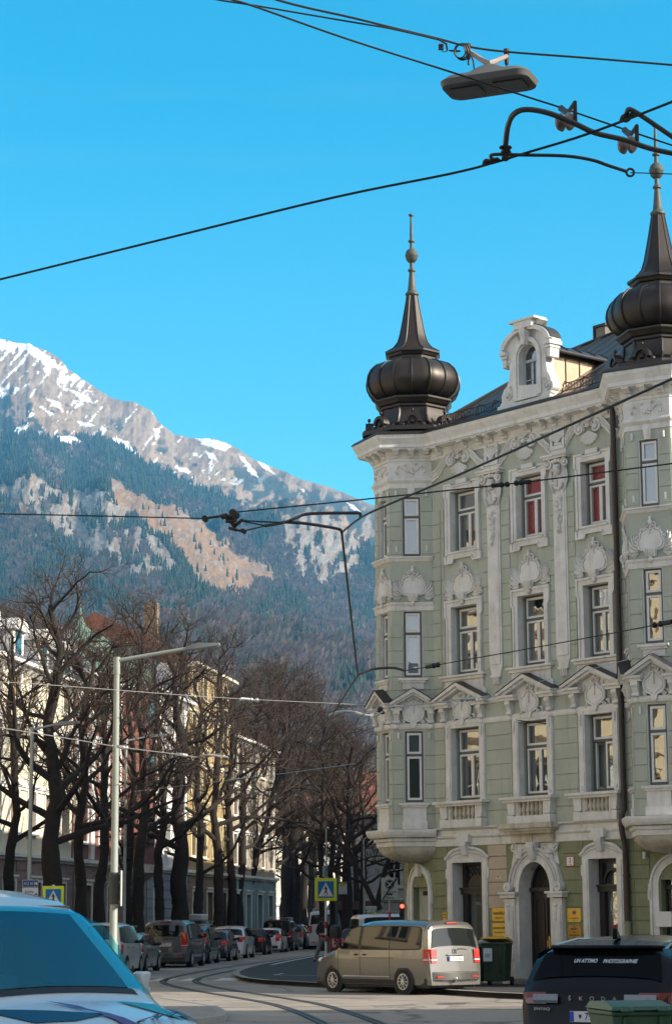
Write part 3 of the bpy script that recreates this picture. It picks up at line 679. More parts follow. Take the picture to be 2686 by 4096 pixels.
# cartouches --------------------------------------------------------------
def cartouche(fr, uc, zb, H, W, leaves=True, key=True):
    """shield with scrolled frame, crest on top, acanthus sides"""
    mb = MB(fr)
    sh = [(0.0,0.0),(0.16,0.015),(0.26,0.06),(0.30,0.16),(0.29,0.27),(0.24,0.34),(0.25,0.42),(0.20,0.50),(0.12,0.54),(0.08,0.62)]
    pts = [(uc+x*W*1.25, zb+0.06+z*H*1.15) for x, z in sh]+[(uc-x*W*1.25, zb+0.06+z*H*1.15) for x, z in reversed(sh[1:])]
    mb.prism(pts, 0.0, 0.035)
    cp = (uc, zb+0.06+0.27*H)
    mb.prism([(cp[0]+(u-cp[0])*0.86, cp[1]+(z-cp[1])*0.86) for u, z in pts], 0.035, 0.06)
    mb.tube([(u, 0.045, z) for u, z in pts+[pts[0]]], 0.028, 6)
    zt = zb+0.06+0.62*H*1.15
    for sg in (-1, 1):
        scroll(mb, uc+sg*0.07*W, zt+0.02, 0.075*W+0.02, 0.06, R(-90), sg*1.3, 0.022)
        scroll(mb, uc+sg*0.31*W*1.2, zb+0.06+0.40*H, 0.06, 0.05, R(180 if sg > 0 else 0), sg*1.3, 0.024)
        scroll(mb, uc+sg*0.20*W*1.2, zb+0.06+0.60*H, 0.055, 0.05, R(180 if sg > 0 else 0), -sg*1.2, 0.02)
        if leaves:
            for (x0, z0, x1, z1, wd) in ((0.34,0.10,0.62,0.42,0.11),(0.36,0.06,0.64,0.22,0.11),(0.36,0.18,0.54,0.56,0.10),(0.33,0.02,0.60,0.02,0.10),(0.34,0.26,0.47,0.60,0.08)):
                leaf(mb, uc+sg*x0*W, zb+z0*H, uc+sg*x1*W, zb+z1*H, wd*W*0.9, 0.02, curl=-0.03*sg)
            scroll(mb, uc+sg*0.62*W, zb+0.06, 0.07, 0.04, R(90), sg*1.4, 0.024)
            for t_ in (0.42, 0.50, 0.57): mb.ball((uc+sg*t_*W, 0.06, zb+(0.15+0.6*(t_-0.4))*H), 0.03, 6, 4)
    mb.ball((uc, 0.08, zt+0.09), (0.06, 0.05, 0.08), 8, 6); mb.ball((uc, 0.07, zt+0.19), (0.045, 0.04, 0.05), 8, 5)
    for k in range(6): mb.ball((uc+random.uniform(-0.03, 0.03), 0.075, zt-0.04-0.03*k), 0.026, 5, 4)
    if key:
        mb.tbox(uc-0.17, uc+0.17, 0.02, 0.16, zb-0.10, zb+0.10, 0.04, 0.04, 0, 0.07)
        for k in (-2, -1, 0, 1, 2): mb.tube([(uc+k*0.062, 0.15, zb+0.10), (uc+k*0.058, 0.17, zb+0.02), (uc+k*0.05, 0.10, zb-0.10)], 0.032, 5)
        mb.ball((uc, 0.10, zb-0.17), (0.07, 0.05, 0.08), 6, 5)
    return obj('cartouche', mb, M_TRIM, HOUSE, smooth=50)
for (a, b) in WIN: cartouche(A, (a+b)/2+0.03, 10.86, 0.98, 1.22)
cartouche(LF, 0.62, 10.98, 0.9, 1.0); cartouche(LL, 0.62, 10.98, 0.9, 0.95); cartouche(ROF, 0.62, 10.98, 0.9, 1.0); cartouche(RC, LC/2, 10.98, 0.9, 0.95)
# pediments over the first floor windows ------------------------------------
def console(mb, fr_u, z0, z1, d=0.16, hw=0.075):
    """scrolled bracket"""
    mb.tbox(fr_u-hw, fr_u+hw, 0, d, z0+(z1-z0)*0.35, z1, 0.01, 0.01, 0, d*0.45)
    mb.lathe([(0.0,-hw-0.012),(0.065,-hw-0.012),(0.065,hw+0.012),(0.0,hw+0.012)], (fr_u, d*0.78, z1-0.07), 10, axis='x')
    mb.lathe([(0.0,-hw-0.01),(0.045,-hw-0.01),(0.045,hw+0.01),(0.0,hw+0.01)], (fr_u, d*0.55, z0+(z1-z0)*0.36), 10, axis='x')
    for k in (-1, 0, 1): mb.tube([(fr_u+k*hw*0.66, d*0.9, z1-0.1), (fr_u+k*hw*0.6, d*0.62, z0+(z1-z0)*0.5)], 0.02, 5)
    mb.ball((fr_u, 0.06, z0+0.06), (hw*0.95, 0.06, 0.08), 8, 6)
def pediment(fr, uc, hw, zb=7.93, rise=0.47, proj=0.34, cw=1.0):
    mb = MB(fr); t = 0.13
    ap = zb+rise; s_ = rise/hw
    def rake(w0, w1, off, th):
        o = [(uc-hw, zb-off), (uc, ap-off), (uc+hw, zb-off)]; n_ = [(uc-hw+th/s_*0.6, zb-off-th*0.4), (uc, ap-off-th), (uc+hw-th/s_*0.6, zb-off-th*0.4)]
        mb.ring([(uc-hw, zb-off-0.03), (uc-hw, zb-off), (uc, ap-off), (uc+hw, zb-off), (uc+hw, zb-off-0.03)],
                [(uc-hw+0.02, zb-off-0.05), (uc-hw+0.05, zb-off-0.05), (uc, ap-off-th), (uc+hw-0.05, zb-off-0.05), (uc+hw-0.02, zb-off-0.05)], w0, w1, closed=False)
    rake(0.0, proj, 0.0, 0.11); rake(0.0, proj-0.09, 0.075, 0.11)
    for sg in (-1, 1):
        x0, x1 = sorted((uc+sg*hw*0.98, uc+sg*hw*0.42))
        mb.box(x0, x1, 0.0, proj-0.06, zb-0.115, zb-0.055); mb.box(x0+0.03, x1-0.03, 0.0, proj-0.13, zb-0.20, zb-0.115)
    mb.prism([(uc-hw*0.9, zb-0.08), (uc, ap-0.12), (uc+hw*0.9, zb-0.08)], 0.0, 0.04)
    p = hp('pediment', mb, M_TRIM, smooth=0)
    mb = MB(fr); mb.add([(uc-hw-0.02, proj+0.03, zb+0.006), (uc, proj+0.03, ap+0.012), (uc+hw+0.02, proj+0.03, zb+0.006), (uc-hw-0.02, 0.0, zb+0.05), (uc, 0.0, ap+0.06), (uc+hw+0.02, 0.0, zb+0.05)], [(0,1,4,3), (1,2,5,4)])
    obj('flashing', mb, M_SEAM, p, smooth=0)
    mb = MB(fr)
    for sg in (-1, 1): console(mb, uc+sg*hw*0.72, 7.20, zb-0.2, 0.19, 0.085)
    obj('bracket', mb, M_TRIM, p, smooth=40)
    mb = MB(fr)
    sh = [(0.0,0.0),(0.1,0.10),(0.22,0.14),(0.33,0.26),(0.35,0.42),(0.26,0.56),(0.18,0.58),(0.14,0.68),(0.0,0.72)]
    zz = 7.30
    pts = [(uc+x*cw, zz+z*0.92) for x, z in sh]+[(uc-x*cw, zz+z*0.92) for x, z in reversed(sh[1:-1])]
    mb.prism(pts, 0.03, 0.075); mb.tube([(u, 0.085, z) for u, z in pts+[pts[0]]], 0.03, 6)
    cz = zz+0.33
    mb.prism([(uc+(u-uc)*0.78, cz+(z-cz)*0.78) for u, z in pts], 0.075, 0.095)
    for sg in (-1, 1):
        scroll(mb, uc+sg*0.09, zz+0.76, 0.075, 0.09, R(-90), sg*1.3, 0.024)
        scroll(mb, uc+sg*0.37*cw, zz+0.50, 0.07, 0.06, R(0), sg*1.3, 0.026); scroll(mb, uc+sg*0.30*cw, zz+0.12, 0.06, 0.06, R(0), -sg*1.3, 0.024)
        leaf(mb, uc+sg*0.3*cw, zz+0.2, uc+sg*0.47*cw, zz+0.02, 0.09, 0.02); leaf(mb, uc+sg*0.30*cw, zz+0.58, uc+sg*0.45*cw, zz+0.68, 0.08, 0.03)
    for k in range(6): mb.ball((uc, 0.105, zz+0.66-0.06*k), (0.03, 0.03, 0.03), 5, 4)
    mb.tbox(uc-0.1, uc+0.1, 0.03, 0.12, zz-0.08, zz+0.08, 0.05, 0.05)
    mb.ball((uc, 0.10, zz+0.82), (0.05, 0.05, 0.07), 8, 5)
    obj('shield', mb, M_TRIM, p, smooth=50)
for (a, b) in WIN: pediment(A, (a+b)/2-0.05, 1.07)
pediment(LF, 0.60, 0.68, 7.92, 0.42, 0.32, 0.85); pediment(LL, 0.55, 0.66, 7.92, 0.42, 0.32, 0.8); pediment(ROF, 0.60, 0.70, 7.92, 0.44, 0.32, 0.85); pediment(RC, LC*0.52, 0.66, 7.92, 0.42, 0.3, 0.8)
# balustrades under the first floor windows
for i, (a, b) in enumerate(WIN):
    mb = MB(A); l, r = a-0.32, b+0.26
    mb.box(l-0.2, r+0.12, 0.0, 0.33, 5.02, 5.09); mb.box(l-0.12, r+0.04, 0.0, 0.27, 4.95, 5.02)
    mb.tbox(l, l+0.29, 0.0, 0.22, 4.62, 4.95, 0.05, 0.0); mb.box(l+0.02, l+0.27, 0.0, 0.24, 4.36, 4.60)
    mb.tbox(r-0.29, r, 0.0, 0.22, 4.62, 4.95, 0.0, 0.05); mb.box(r-0.27, r-0.02, 0.0, 0.24, 4.36, 4.60)
    mb.box(l+0.27, r-0.27, 0.0, 0.23, 4.36, 4.575); mb.box(l+0.29, r-0.29, 0.0, 0.03, 4.575, 4.95)
    for x in (l+0.29, r-0.37): mb.box(x, x+0.08, 0.03, 0.15, 4.575, 4.95)
    bal = hp('balustrade', mb, M_TRIM, smooth=0)
    n = 6
    for k in range(n):
        u = l+0.44+(r-l-0.88)*k/(n-1); m_ = MB(A)
        m_.lathe([(0.062,0),(0.062,0.03),(0.035,0.05),(0.045,0.07),(0.07,0.13),(0.073,0.18),(0.05,0.25),(0.036,0.30),(0.05,0.315),(0.05,0.33),(0.04,0.345),(0.062,0.35),(0.062,0.372)], (u, 0.14, 4.577), 10)
        obj('baluster', m_, M_TRIMD, bal, smooth=50)
# string course between ground floor and first floor, and cornice ------------
LPATH = [P_LB, P_LE, P_LF, C0, P_A1, P_RL, P_RR, P_RB, DD(9, 0, 0)]
def seg(a, b): return [(p.x, p.y) for p in LPATH[a:b]]
mb = MB()
mb.sweep([(C0.x, C0.y), (P_A1.x, P_A1.y)], [(0.0,3.84),(0.05,3.86),(0.05,4.05),(0.10,4.10),(0.10,4.14),(0.06,4.17),(0.06,4.28),(0.16,4.33),(0.16,4.36),(0.0,4.38)])
hp('string_course', mb, M_TRIM, smooth=0)
mb = MB()
mb.sweep([(C0.x, C0.y), (P_A1.x, P_A1.y)], [(0.0,7.18),(0.05,7.20),(0.07,7.26),(0.07,7.34),(0.0,7.36)])
mb.sweep([(C0.x, C0.y), (P_A1.x, P_A1.y)], [(0.0,7.73),(0.05,7.75),(0.08,7.82),(0.08,7.88),(0.0,7.9)])
hp('string_course', mb, M_TRIM, smooth=0)
CORN = [(0.0,14.98),(0.06,15.0),(0.06,15.06),(0.10,15.10),(0.14,15.28),(0.42,15.30),(0.42,15.335),(0.455,15.34),(0.455,15.44),(0.49,15.50),(0.55,15.60),(0.57,15.66),(0.57,15.70),(0.0,15.74)]
mb = MB(); mb.sweep(seg(0, 9), CORN); hp('cornice', mb, M_TRIM, smooth=0)
mb = MB(); mb.sweep(seg(0, 9), [(0.0,15.745),(0.60,15.705),(0.60,15.73),(0.52,15.80),(0.40,15.86),(0.0,15.92)]); hp('gutter', mb, mat('dark_sheet_metal', (0.035, 0.03, 0.026), 0.5, metal=0.3, var=0.3), smooth=0)
def bracket(fr, u):
    mb = MB(fr); mb.tbox(u-0.085, u+0.085, 0.02, 0.40, 15.17, 15.297, 0.015, 0.015, 0, 0.14); mb.box(u-0.10, u+0.10, 0.02, 0.41, 15.255, 15.2985)
    mb.lathe([(0.0,-0.08),(0.05,-0.08),(0.05,0.08),(0.0,0.08)], (u, 0.13, 15.14), 8, axis='x')
    hp('bracket', mb, M_TRIM, smooth=30)
for u in (0.0, 0.52, 1.62, 2.24, 2.68, 3.25, 4.22, 4.80, 5.22, 5.75, 6.6, 7.15): bracket(A, u)
for u in (0.12, 0.55, 0.98): bracket(LL, u)
for u in (0.18, 0.62, 1.06): bracket(LF, u); bracket(ROF, u)
for u in (LC*0.2, LC*0.52, LC*0.84): bracket(RC, u)
for u in (0.3, 0.8): bracket(RR, u)
# frieze of the flat wall under the cornice
# oriels ----------------------------------------------------------------------
def oriel(name, segs, axis_pt, wins):
    """segs: list of (frame, length); windows 3 per face"""
    mb = MB()
    path = [(segs[0][0](0,0,0).x, segs[0][0](0,0,0).y)] + [(f(l,0,0).x, f(l,0,0).y) for f, l in segs]
    for f, l in segs:
        ops = [(l/2-0.275, l/2+0.275, *F1), (l/2-0.275, l/2+0.275, *F2), (l/2-0.275, l/2+0.275, *F3)] if (f, l) in wins else []
        grid_wall(mb, f, 0, l, 4.36, 15.3, ops, -0.3, 0)
        ex = [(l/2-0.29, l/2+0.29, *F1), (l/2-0.29, l/2+0.29, *F2), (l/2-0.29, l/2+0.29, *F3), (0, l, 7.1, 7.9), (-1, 9, 10.55, 11.0), (-1, 9, 12.0, 12.2), (l/2-0.28, l/2+0.28, 4.3, 5.1), (l/2-0.28, l/2+0.28, 8.3, 8.67)]
        if (f, l) not in wins: ex = [(0, l, 7.1, 7.9), (-1, 9, 10.55, 11.0)]
        courses(mb, f, 0.0, l, Z1, ex); courses(mb, f, 0.0, l, Z2+[13.92], ex)
    o = hp('oriel', mb, M_GREEN, smooth=0)
    mt = MB()
    mt.sweep(path, [(0.0,4.32),(0.10,4.345),(0.30,4.345),(0.30,4.28),(0.27,4.20),(0.22,4.13),(0.0,4.11)])   # ledge
    mt.sweep(path, [(0,4.10),(0.12,4.105),(0.10,4.02),(0.05,4.0),(0.04,3.88),(0.0,3.86)])
    mt.sweep(path, [(0.0,7.18),(0.05,7.20),(0.07,7.26),(0.07,7.34),(0.0,7.36)]); mt.sweep(path, [(0.0,7.74),(0.05,7.76),(0.07,7.82),(0.07,7.86),(0.0,7.88)])
    mt.sweep(path, [(0.0,10.60),(0.03,10.61),(0.04,10.74),(0.08,10.80),(0.08,10.84),(0.0,10.86)])
    mt.sweep(path, [(0.0,12.02),(0.05,12.05),(0.09,12.12),(0.12,12.14),(0.12,12.18),(0.0,12.20)])
    mt.sweep(path, [(0.0,14.20),(0.03,14.21),(0.03,14.34),(0.10,14.42),(0.10,14.46),(0.06,14.50),(0.03,14.52),(0.03,15.0),(0.0,15.0)])
    obj('string_course', mt, M_TRIM, o, smooth=0)
    # corbel under the oriel
    mc = MB(); ax = Vector(axis_pt); N = 7
    rings = []
    for k in range(N+1):
        t = k/N; sc = math.cos(t*math.pi/2*0.97)**0.75; z = 3.86-0.42*math.sin(t*math.pi/2)**1.2
        rings.append([(ax.x+(p[0]-ax.x)*sc, ax.y+(p[1]-ax.y)*sc, z) for p in path])
    m_ = len(path); pts = [p for r_ in rings for p in r_]
    mc.add(pts, [(k*m_+i, (k+1)*m_+i, (k+1)*m_+i+1, k*m_+i+1) for k in range(N) for i in range(m_-1)])
    obj('corbel', mc, M_TRIMD, o, smooth=25)
    for f, l in wins:
        u = l/2; tr = MB(f)
        for z0, z1 in (F1, F2, F3):
            tr.ring(rect(u-0.275, u+0.275, z0, z1), rect(u-0.262, u+0.262, z0+0.013, z1-0.013), -0.13, -0.002)
        # aprons, sills, key stone, small studs
        tr.box(u-0.44, u+0.44, 0, 0.13, 5.03, 5.09); tr.box(u-0.38, u+0.38, 0, 0.09, 4.97, 5.03); tr.box(u-0.33, u+0.33, 0, 0.05, 4.58, 4.97); tr.box(u-0.36, u+0.36, 0, 0.08, 4.36, 4.58)
        tr.box(u-0.42, u+0.42, 0, 0.13, 8.58, 8.64); tr.box(u-0.36, u+0.36, 0, 0.09, 8.52, 8.58); tr.box(u-0.30, u+0.30, 0, 0.045, 8.33, 8.52)
        tr.tbox(u-0.11, u+0.11, 0, 0.07, F3[1]-0.02, 14.2, 0.03, 0.03)
        for sg in (-1, 1):
            for z in (7.0, 12.42, 14.04): tr.tube([(u+sg*0.44, 0.03, z-0.09), (u+sg*0.44, 0.035, z+0.09)], 0.035, 6)
        obj('window_sill', tr, M_TRIM, o, smooth=0)
        # frieze relief
        fr_ = MB(f)
        for sg in (-1, 1):
            fr_.tube([(u+sg*x, 0.05, z) for x, z in ((0.04,14.68),(0.16,14.72),(0.26,14.82),(0.32,14.88))], 0.02, 5)
            scroll(fr_, u+sg*0.36, 14.82, 0.07, 0.045, R(90), sg*1.3, 0.018); scroll(fr_, u+sg*0.40, 14.66, 0.06, 0.045, R(90), -sg*1.3, 0.016); scroll(fr_, u+sg*0.15, 14.9, 0.05, 0.045, 0, sg*1.2, 0.015)
        for k in range(9): fr_.ball((u+random.uniform(-0.08, 0.08), 0.06, 14.68+random.uniform(-0.07, 0.07)), 0.04, 6, 4)
        obj('frieze_relief', fr_, M_TRIM, o, smooth=50)
        front = (f is LF or f is ROF)
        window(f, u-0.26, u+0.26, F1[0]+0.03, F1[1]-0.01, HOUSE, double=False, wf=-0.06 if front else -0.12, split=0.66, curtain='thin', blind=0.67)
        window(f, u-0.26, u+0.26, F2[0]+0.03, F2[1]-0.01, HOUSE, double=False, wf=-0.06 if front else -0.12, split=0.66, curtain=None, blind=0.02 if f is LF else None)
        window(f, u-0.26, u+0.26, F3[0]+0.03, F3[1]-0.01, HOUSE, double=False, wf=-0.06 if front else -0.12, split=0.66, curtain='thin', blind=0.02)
sL = [(LB, (P_LE-P_LB).length), (LL, 1.094), (LF, 1.2106)]
oriel('oriel', sL, CH(1.1, 0, 0), sL[1:])
sR = [(RC, LC), (ROF, 1.23), (RR, LRR)]
oriel('oriel', sR, CHR(1.27, 0, 0), sR)
# domes ---------------------------------------------------------------------------
def dome(c, a0):
    root = None
    def oct_(prof, n=8, aa=a0): 
        m = MB(); m.lathe(prof, (c.x, c.y, 0), n, a0=aa); return m
    m = oct_([(1.62,15.86),(1.62,15.98),(1.5,16.0),(1.30,16.06),(1.10,16.2),(1.0,16.45),(0.99,16.66),(1.04,16.70),(1.04,16.76),(1.12,16.80),(1.16,16.86),(1.22,16.92),(1.22,16.97),(1.0,17.02)])
    root = hp('onion_dome', m, M_COPPER, smooth=20)
    # onion of eight bulging gores
    m = MB(); prof = [(0.96,17.0),(1.17,17.06),(1.33,17.20),(1.42,17.38),(1.44,17.54),(1.41,17.72),(1.32,17.90),(1.15,18.06),(0.86,18.17)]
    n = 32; pts = []
    for r_, z in prof:
        for k in range(n):
            an = a0+2*math.pi*k/n; ph = (k % 4)/4.0-0.0; oc = math.cos(math.pi/8)/math.cos(((k % 4)/4.0-0.5)*math.pi/4)
            rr_ = r_*(0.55*oc/math.cos(math.pi/8)*math.cos(math.pi/8)+0.45)
            pts.append((c.x+rr_*math.cos(an), c.y+rr_*math.sin(an), z))
    m.add(pts, [(i*n+k, i*n+(k+1) % n, (i+1)*n+(k+1) % n, (i+1)*n+k) for i in range(len(prof)-1) for k in range(n)])
    obj('onion', m, M_COPPER, root, smooth=30)
    m = MB()
    for k in range(16):
        an = a0+2*math.pi*k/16; oc = math.cos(math.pi/8)/math.cos(((2*k % 4)/4.0-0.5)*math.pi/4)
        m.tube([(c.x+(r_*(0.55*oc+0.45)+0.012)*math.cos(an), c.y+(r_*(0.55*oc+0.45)+0.012)*math.sin(an), z) for r_, z in prof], 0.026, 5)
    obj('seam', m, M_COPPER, root, smooth=50)
    m = oct_([(0.80,18.17),(0.72,18.22),(0.72,18.30),(0.78,18.33),(0.82,18.40),(0.87,18.42),(0.87,18.47),(0.62,18.62),(0.48,18.80),(0.40,19.05),(0.31,19.5),(0.235,19.9),(0.17,20.28)], 8)
    sp = obj('spire', m, M_COPPER, root, smooth=20)
    m = MB()
    for k in range(8):
        an = a0+2*math.pi*k/8
        m.tube([(c.x+r_*math.cos(an), c.y+r_*math.sin(an), z) for r_, z in ((0.87,18.475),(0.62,18.625),(0.48,18.805),(0.40,19.055),(0.31,19.5),(0.235,19.9),(0.17,20.28))], 0.018, 5)
    obj('spire_rib', m, M_COPPER, sp, smooth=50)
    m = MB(); m.lathe([(0.15,20.26),(0.205,20.32),(0.205,20.37),(0.15,20.42),(0.13,20.45),(0.10,20.75),(0.075,21.0),(0.075,21.03),(0.115,21.06),(0.115,21.11),(0.07,21.14),(0.06,21.18),(0.06,21.32),(0.11,21.35),(0.165,21.42),(0.19,21.52),(0.20,21.54),(0.20,21.56),(0.19,21.57),(0.165,21.68),(0.10,21.75),(0.055,21.77),(0.05,21.95),(0.10,21.98),(0.10,22.02),(0.05,22.05),(0.045,22.4),(0.03,22.76),(0.03,22.78),(0.075,22.80),(0.075,22.85),(0.0,22.88)], (c.x, c.y, 0), 16)
    obj('finial', m, M_PATINA, root, smooth=40)
    # flared buttress fins and little lucarnes at the base
    m = MB()
    for k in range(8):
        an = a0+2*math.pi*k/8
        m.tube([(c.x+r_*math.cos(an), c.y+r_*math.sin(an), z) for r_, z in ((1.56,15.99),(1.32,16.08),(1.12,16.2),(1.02,16.45),(1.01,16.66))], 0.04, 5)
    obj('seam', m, M_COPPER, root, smooth=50)
    for k in range(8):
        an = a0+2*math.pi*(k+0.5)/8; f = Fr((c.x+1.32*math.cos(an), c.y+1.32*math.sin(an)), math.degrees(an)+90)
        m = MB(f); o_ = arc(0, 16.12, 0.24, 0.26, 0, 180, 10); i_ = arc(0, 16.12, 0.15, 0.17, 0, 180, 10)
        m.ring(o_, i_, -0.12, 0.10, closed=False); m.prism(i_+[(-0.15,15.98),(0.15,15.98)], -0.1, 0.02)
        for sg in (-1, 1): m.ball((sg*0.30, 0.03, 16.04), (0.08, 0.06, 0.07), 6, 5)
        m.ball((0, 0.03, 16.14), (0.09, 0.06, 0.09), 8, 6); m.ball((0, 0.0, 16.47), (0.05, 0.05, 0.06), 8, 5); m.tube([(0, 0, 16.36), (0, 0, 16.44)], 0.02, 5)
        obj('lucarne', m, M_COPPER, root, smooth=40)
    return root
cL = CH(1.1, 0.05, 0); cR = CHR(1.27, 0.05, 0)
dome(cL, math.atan2(LF.n.y, LF.n.x)+math.pi/8); dome(cR, math.atan2(ROF.n.y, ROF.n.x)+math.pi/8)
# base slabs under domes follow the oriel plan
# roof ------------------------------------------------------------------------------
mb = MB(A)
PITCH = 0.64
def rp(u, w_): return (u, w_, 15.9-w_*PITCH)
rq = [rp(-0.3, 0.1), rp(UA+0.3, 0.1), rp(UA+2.2, -4.4), rp(4.2, -4.4)]
mb.add([(-0.3,0.1,15.86),(UA+0.3,0.1,15.86),rp(10.0,-7.0),rp(3.6,-5.6),rp(1.0,-4.3),(10,-13,15.9),(2.5,-11,15.9)], [(0,1,2,3,4),(0,4,6),(1,5,2),(3,2,5,6),(4,3,6)])
rf = hp('roof', mb, M_SEAM, smooth=0)
mb = MB(A)
for k in range(15):
    u = 0.0+k*0.56
    # seam runs straight up the slope until the hip
    wtop = -4.3*(u+0.3)/1.3 if u < 1.0 else (-4.3-(u-1.0)*0.5 if u < 3.6 else -5.6-(u-3.6)*0.22)
    p0, p1 = rp(u, 0.05), rp(u, wtop)
    mb.tube([(p0[0], p0[1], p0[2]+0.02), (p1[0], p1[1], p1[2]+0.02)], 0.022, 4)
mb.tube([(-0.3,0.1,15.92)]+[(a_, b_, 15.9-b_*PITCH+0.03) for a_, b_ in ((1.0,-4.3),(3.6,-5.6),(10,-7.0))], 0.05, 6)
obj('seam', mb, M_SEAM, rf, smooth=0)
for u0, u1 in ((0.35, 2.55), (5.15, 7.5)):
    mb = MB(A); zq = 16.12; wq = -0.28
    for zz in (0.03, 0.24): mb.tube([(u0, wq, zq+zz), (u1, wq, zq+zz)], 0.014, 5)
    n = int((u1-u0)/0.11)
    for k in range(n+1):
        u = u0+(u1-u0)*k/n; mb.tube([(u, wq, zq+0.03), (u, wq, zq+0.24)], 0.010, 4)
    for k in range(4):
        u = u0+0.1+(u1-u0-0.2)*k/3; mb.tube([(u, wq+0.18, zq-0.1), (u, wq+0.02, zq+0.3), (u, wq-0.25, zq+0.25)], 0.016, 5)
    obj('snow_guard', mb, M_PIPE, rf, smooth=0)
# chimney
ck = A(1.85, -5.3, 0)
mb = MB(Fr((ck.x, ck.y), -50.7)); mb.box(-0.20, 0.20, -0.42, 0.0, 18.4, 19.55)
ch = obj('chimney', mb, mat('chimney_brick', (0.23, 0.20, 0.16), 0.9, var=0.3, scale=5), rf, smooth=0)
mb = MB(Fr((ck.x, ck.y), -50.7)); mb.box(-0.26, 0.26, -0.48, 0.06, 19.555, 19.63); mb.box(-0.26, -0.205, -0.48, 0.06, 18.75, 19.55)
obj('chimney_cap', mb, mat('dark_sheet_metal', (0.03,0.03,0.03)), ch, smooth=0) if False else obj('chimney_cap', mb, MATS['dark_sheet_metal'], rf, smooth=0)
# dormer ---------------------------------------------------------------------------------
DW = -0.12
mb = MB(A)
outl = [(2.84,15.92),(2.84,16.16),(2.90,16.22),(2.90,16.42),(3.0,16.58),(3.12,16.66),(3.20,16.80),(3.24,17.0),(3.24,17.20),(3.18,17.30),(3.17,17.38),(3.22,17.46),(3.0,17.55),(2.96,17.66)] + \
       [(3.97+1.0*math.cos(R(t)), 17.62+0.62*math.sin(R(t))) for t in range(172, 96, -8)] + [(3.62,18.22),(3.46,18.34),(3.46,18.38),(3.97,18.47),(4.48,18.38),(4.48,18.34),(4.32,18.22)] + \
       [(3.97+1.0*math.cos(R(t)), 17.62+0.62*math.sin(R(t))) for t in range(84, 4, -8)] + [(4.98,17.66),(4.94,17.55),(4.72,17.46),(4.77,17.38),(4.76,17.30),(4.70,17.20),(4.70,17.0),(4.74,16.80),(4.82,16.66),(4.86,16.6),(4.88,16.42),(4.86,16.22),(4.84,16.16),(4.84,15.92)]
no = len(outl)
# opening outline matched point by point (arched head)
oc = []
for u, z in outl:
    t = math.atan2(z-16.9, u-3.97)
    du, dz = math.cos(t), math.sin(t)
    hw_, zb_, zs_ = 0.36, 16.18, 17.32
    # ray from (3.97,16.9) to the boundary of the arched opening
    best = 9
    if abs(du) > 1e-6:
        s_ = hw_/abs(du); zz = 16.9+dz*s_
        if zb_ <= zz <= zs_: best = min(best, s_)
    if dz < 0:
        s_ = (zb_-16.9)/dz
        if abs(du*s_) <= hw_: best = min(best, s_)
    if best == 9:
        A_ = (du/hw_)**2+(dz/0.42)**2; B_ = 2*dz*(16.9-zs_)/0.42**2; C_ = ((16.9-zs_)/0.42)**2-1
        best = (-B_+math.sqrt(B_*B_-4*A_*C_))/(2*A_)
    oc.append((3.97+du*best, 16.9+dz*best))
mb.ring(outl, oc, DW-0.30, DW+0.02)
dm = hp('dormer', mb, M_TRIM, smooth=0)
mb = MB(A)
ar = arc(3.97, 17.62, 1.0, 0.62, 172, 8, 24)
mb.ring([(u, z) for u, z in ar], [(3.97+(u-3.97)*0.84, 17.62+(z-17.62)*0.80) for u, z in ar], DW+0.02, DW+0.14, closed=False)
ar2 = arc(3.97, 17.32, 0.55, 0.60, 180, 0, 18); ar3 = arc(3.97, 17.32, 0.42, 0.47, 180, 0, 18)
mb.ring([(3.42,16.2)]+ar2+[(4.52,16.2)], [(3.55,16.2)]+ar3+[(4.39,16.2)], DW+0.02, DW+0.07, closed=False)
mb.box(2.80, 4.88, DW, DW+0.10, 15.90, 16.10); mb.box(3.5, 4.44, DW, DW+0.14, 16.12, 16.17)
mb.box(3.62, 4.32, DW-0.1, DW+0.2, 18.16, 18.36); mb.box(3.46, 4.48, DW-0.25, DW+0.24, 18.36, 18.42)
mb.tbox(3.86, 4.08, DW, DW+0.2, 17.68, 18.1, 0.05, 0.05); 
for k in (-1, 0, 1): mb.tube([(3.97+k*0.07, DW+0.2, 18.16), (3.97+k*0.065, DW+0.23, 18.02), (3.97+k*0.05, DW+0.12, 17.75)], 0.04, 5)
for sg in (-1, 1):
    # pilaster strip with cap, consoles and side volutes
    x = 3.97+sg*0.88
    mb.box(x-0.1, x+0.1, DW-0.3, DW+0.10, 17.44, 17.52); mb.box(x-0.12, x+0.14 if sg > 0 else x+0.12, DW-0.34, DW+0.15, 17.53, 17.64)
    mb.tbox(x-0.08, x+0.08, DW-0.28, DW+0.07, 17.18, 17.43, 0.02, 0.02)
    scroll(mb, 3.97+sg*0.78, 17.30, 0.07, DW+0.03, R(90), sg*1.3, 0.02)
    scroll(mb, 3.97+sg*0.78, 16.36, 0.15, DW+0.03, R(90), sg*1.5, 0.03); scroll(mb, 3.97+sg*0.68, 16.60, 0.05, DW+0.03, R(-90), sg*1.2, 0.02)
    for k in range(6): mb.box(3.97+sg*0.60-0.045, 3.97+sg*0.60+0.045, DW+0.02, DW+0.04, 16.36+k*0.055, 16.395+k*0.055)
    mb.lathe([(0.0,-0.14),(0.17,-0.14),(0.17,0.14),(0.0,0.14)], (3.97+sg*0.80, DW-0.13, 16.37), 14, axis='y')
obj('dormer_gable', mb, M_TRIM, dm, smooth=40)
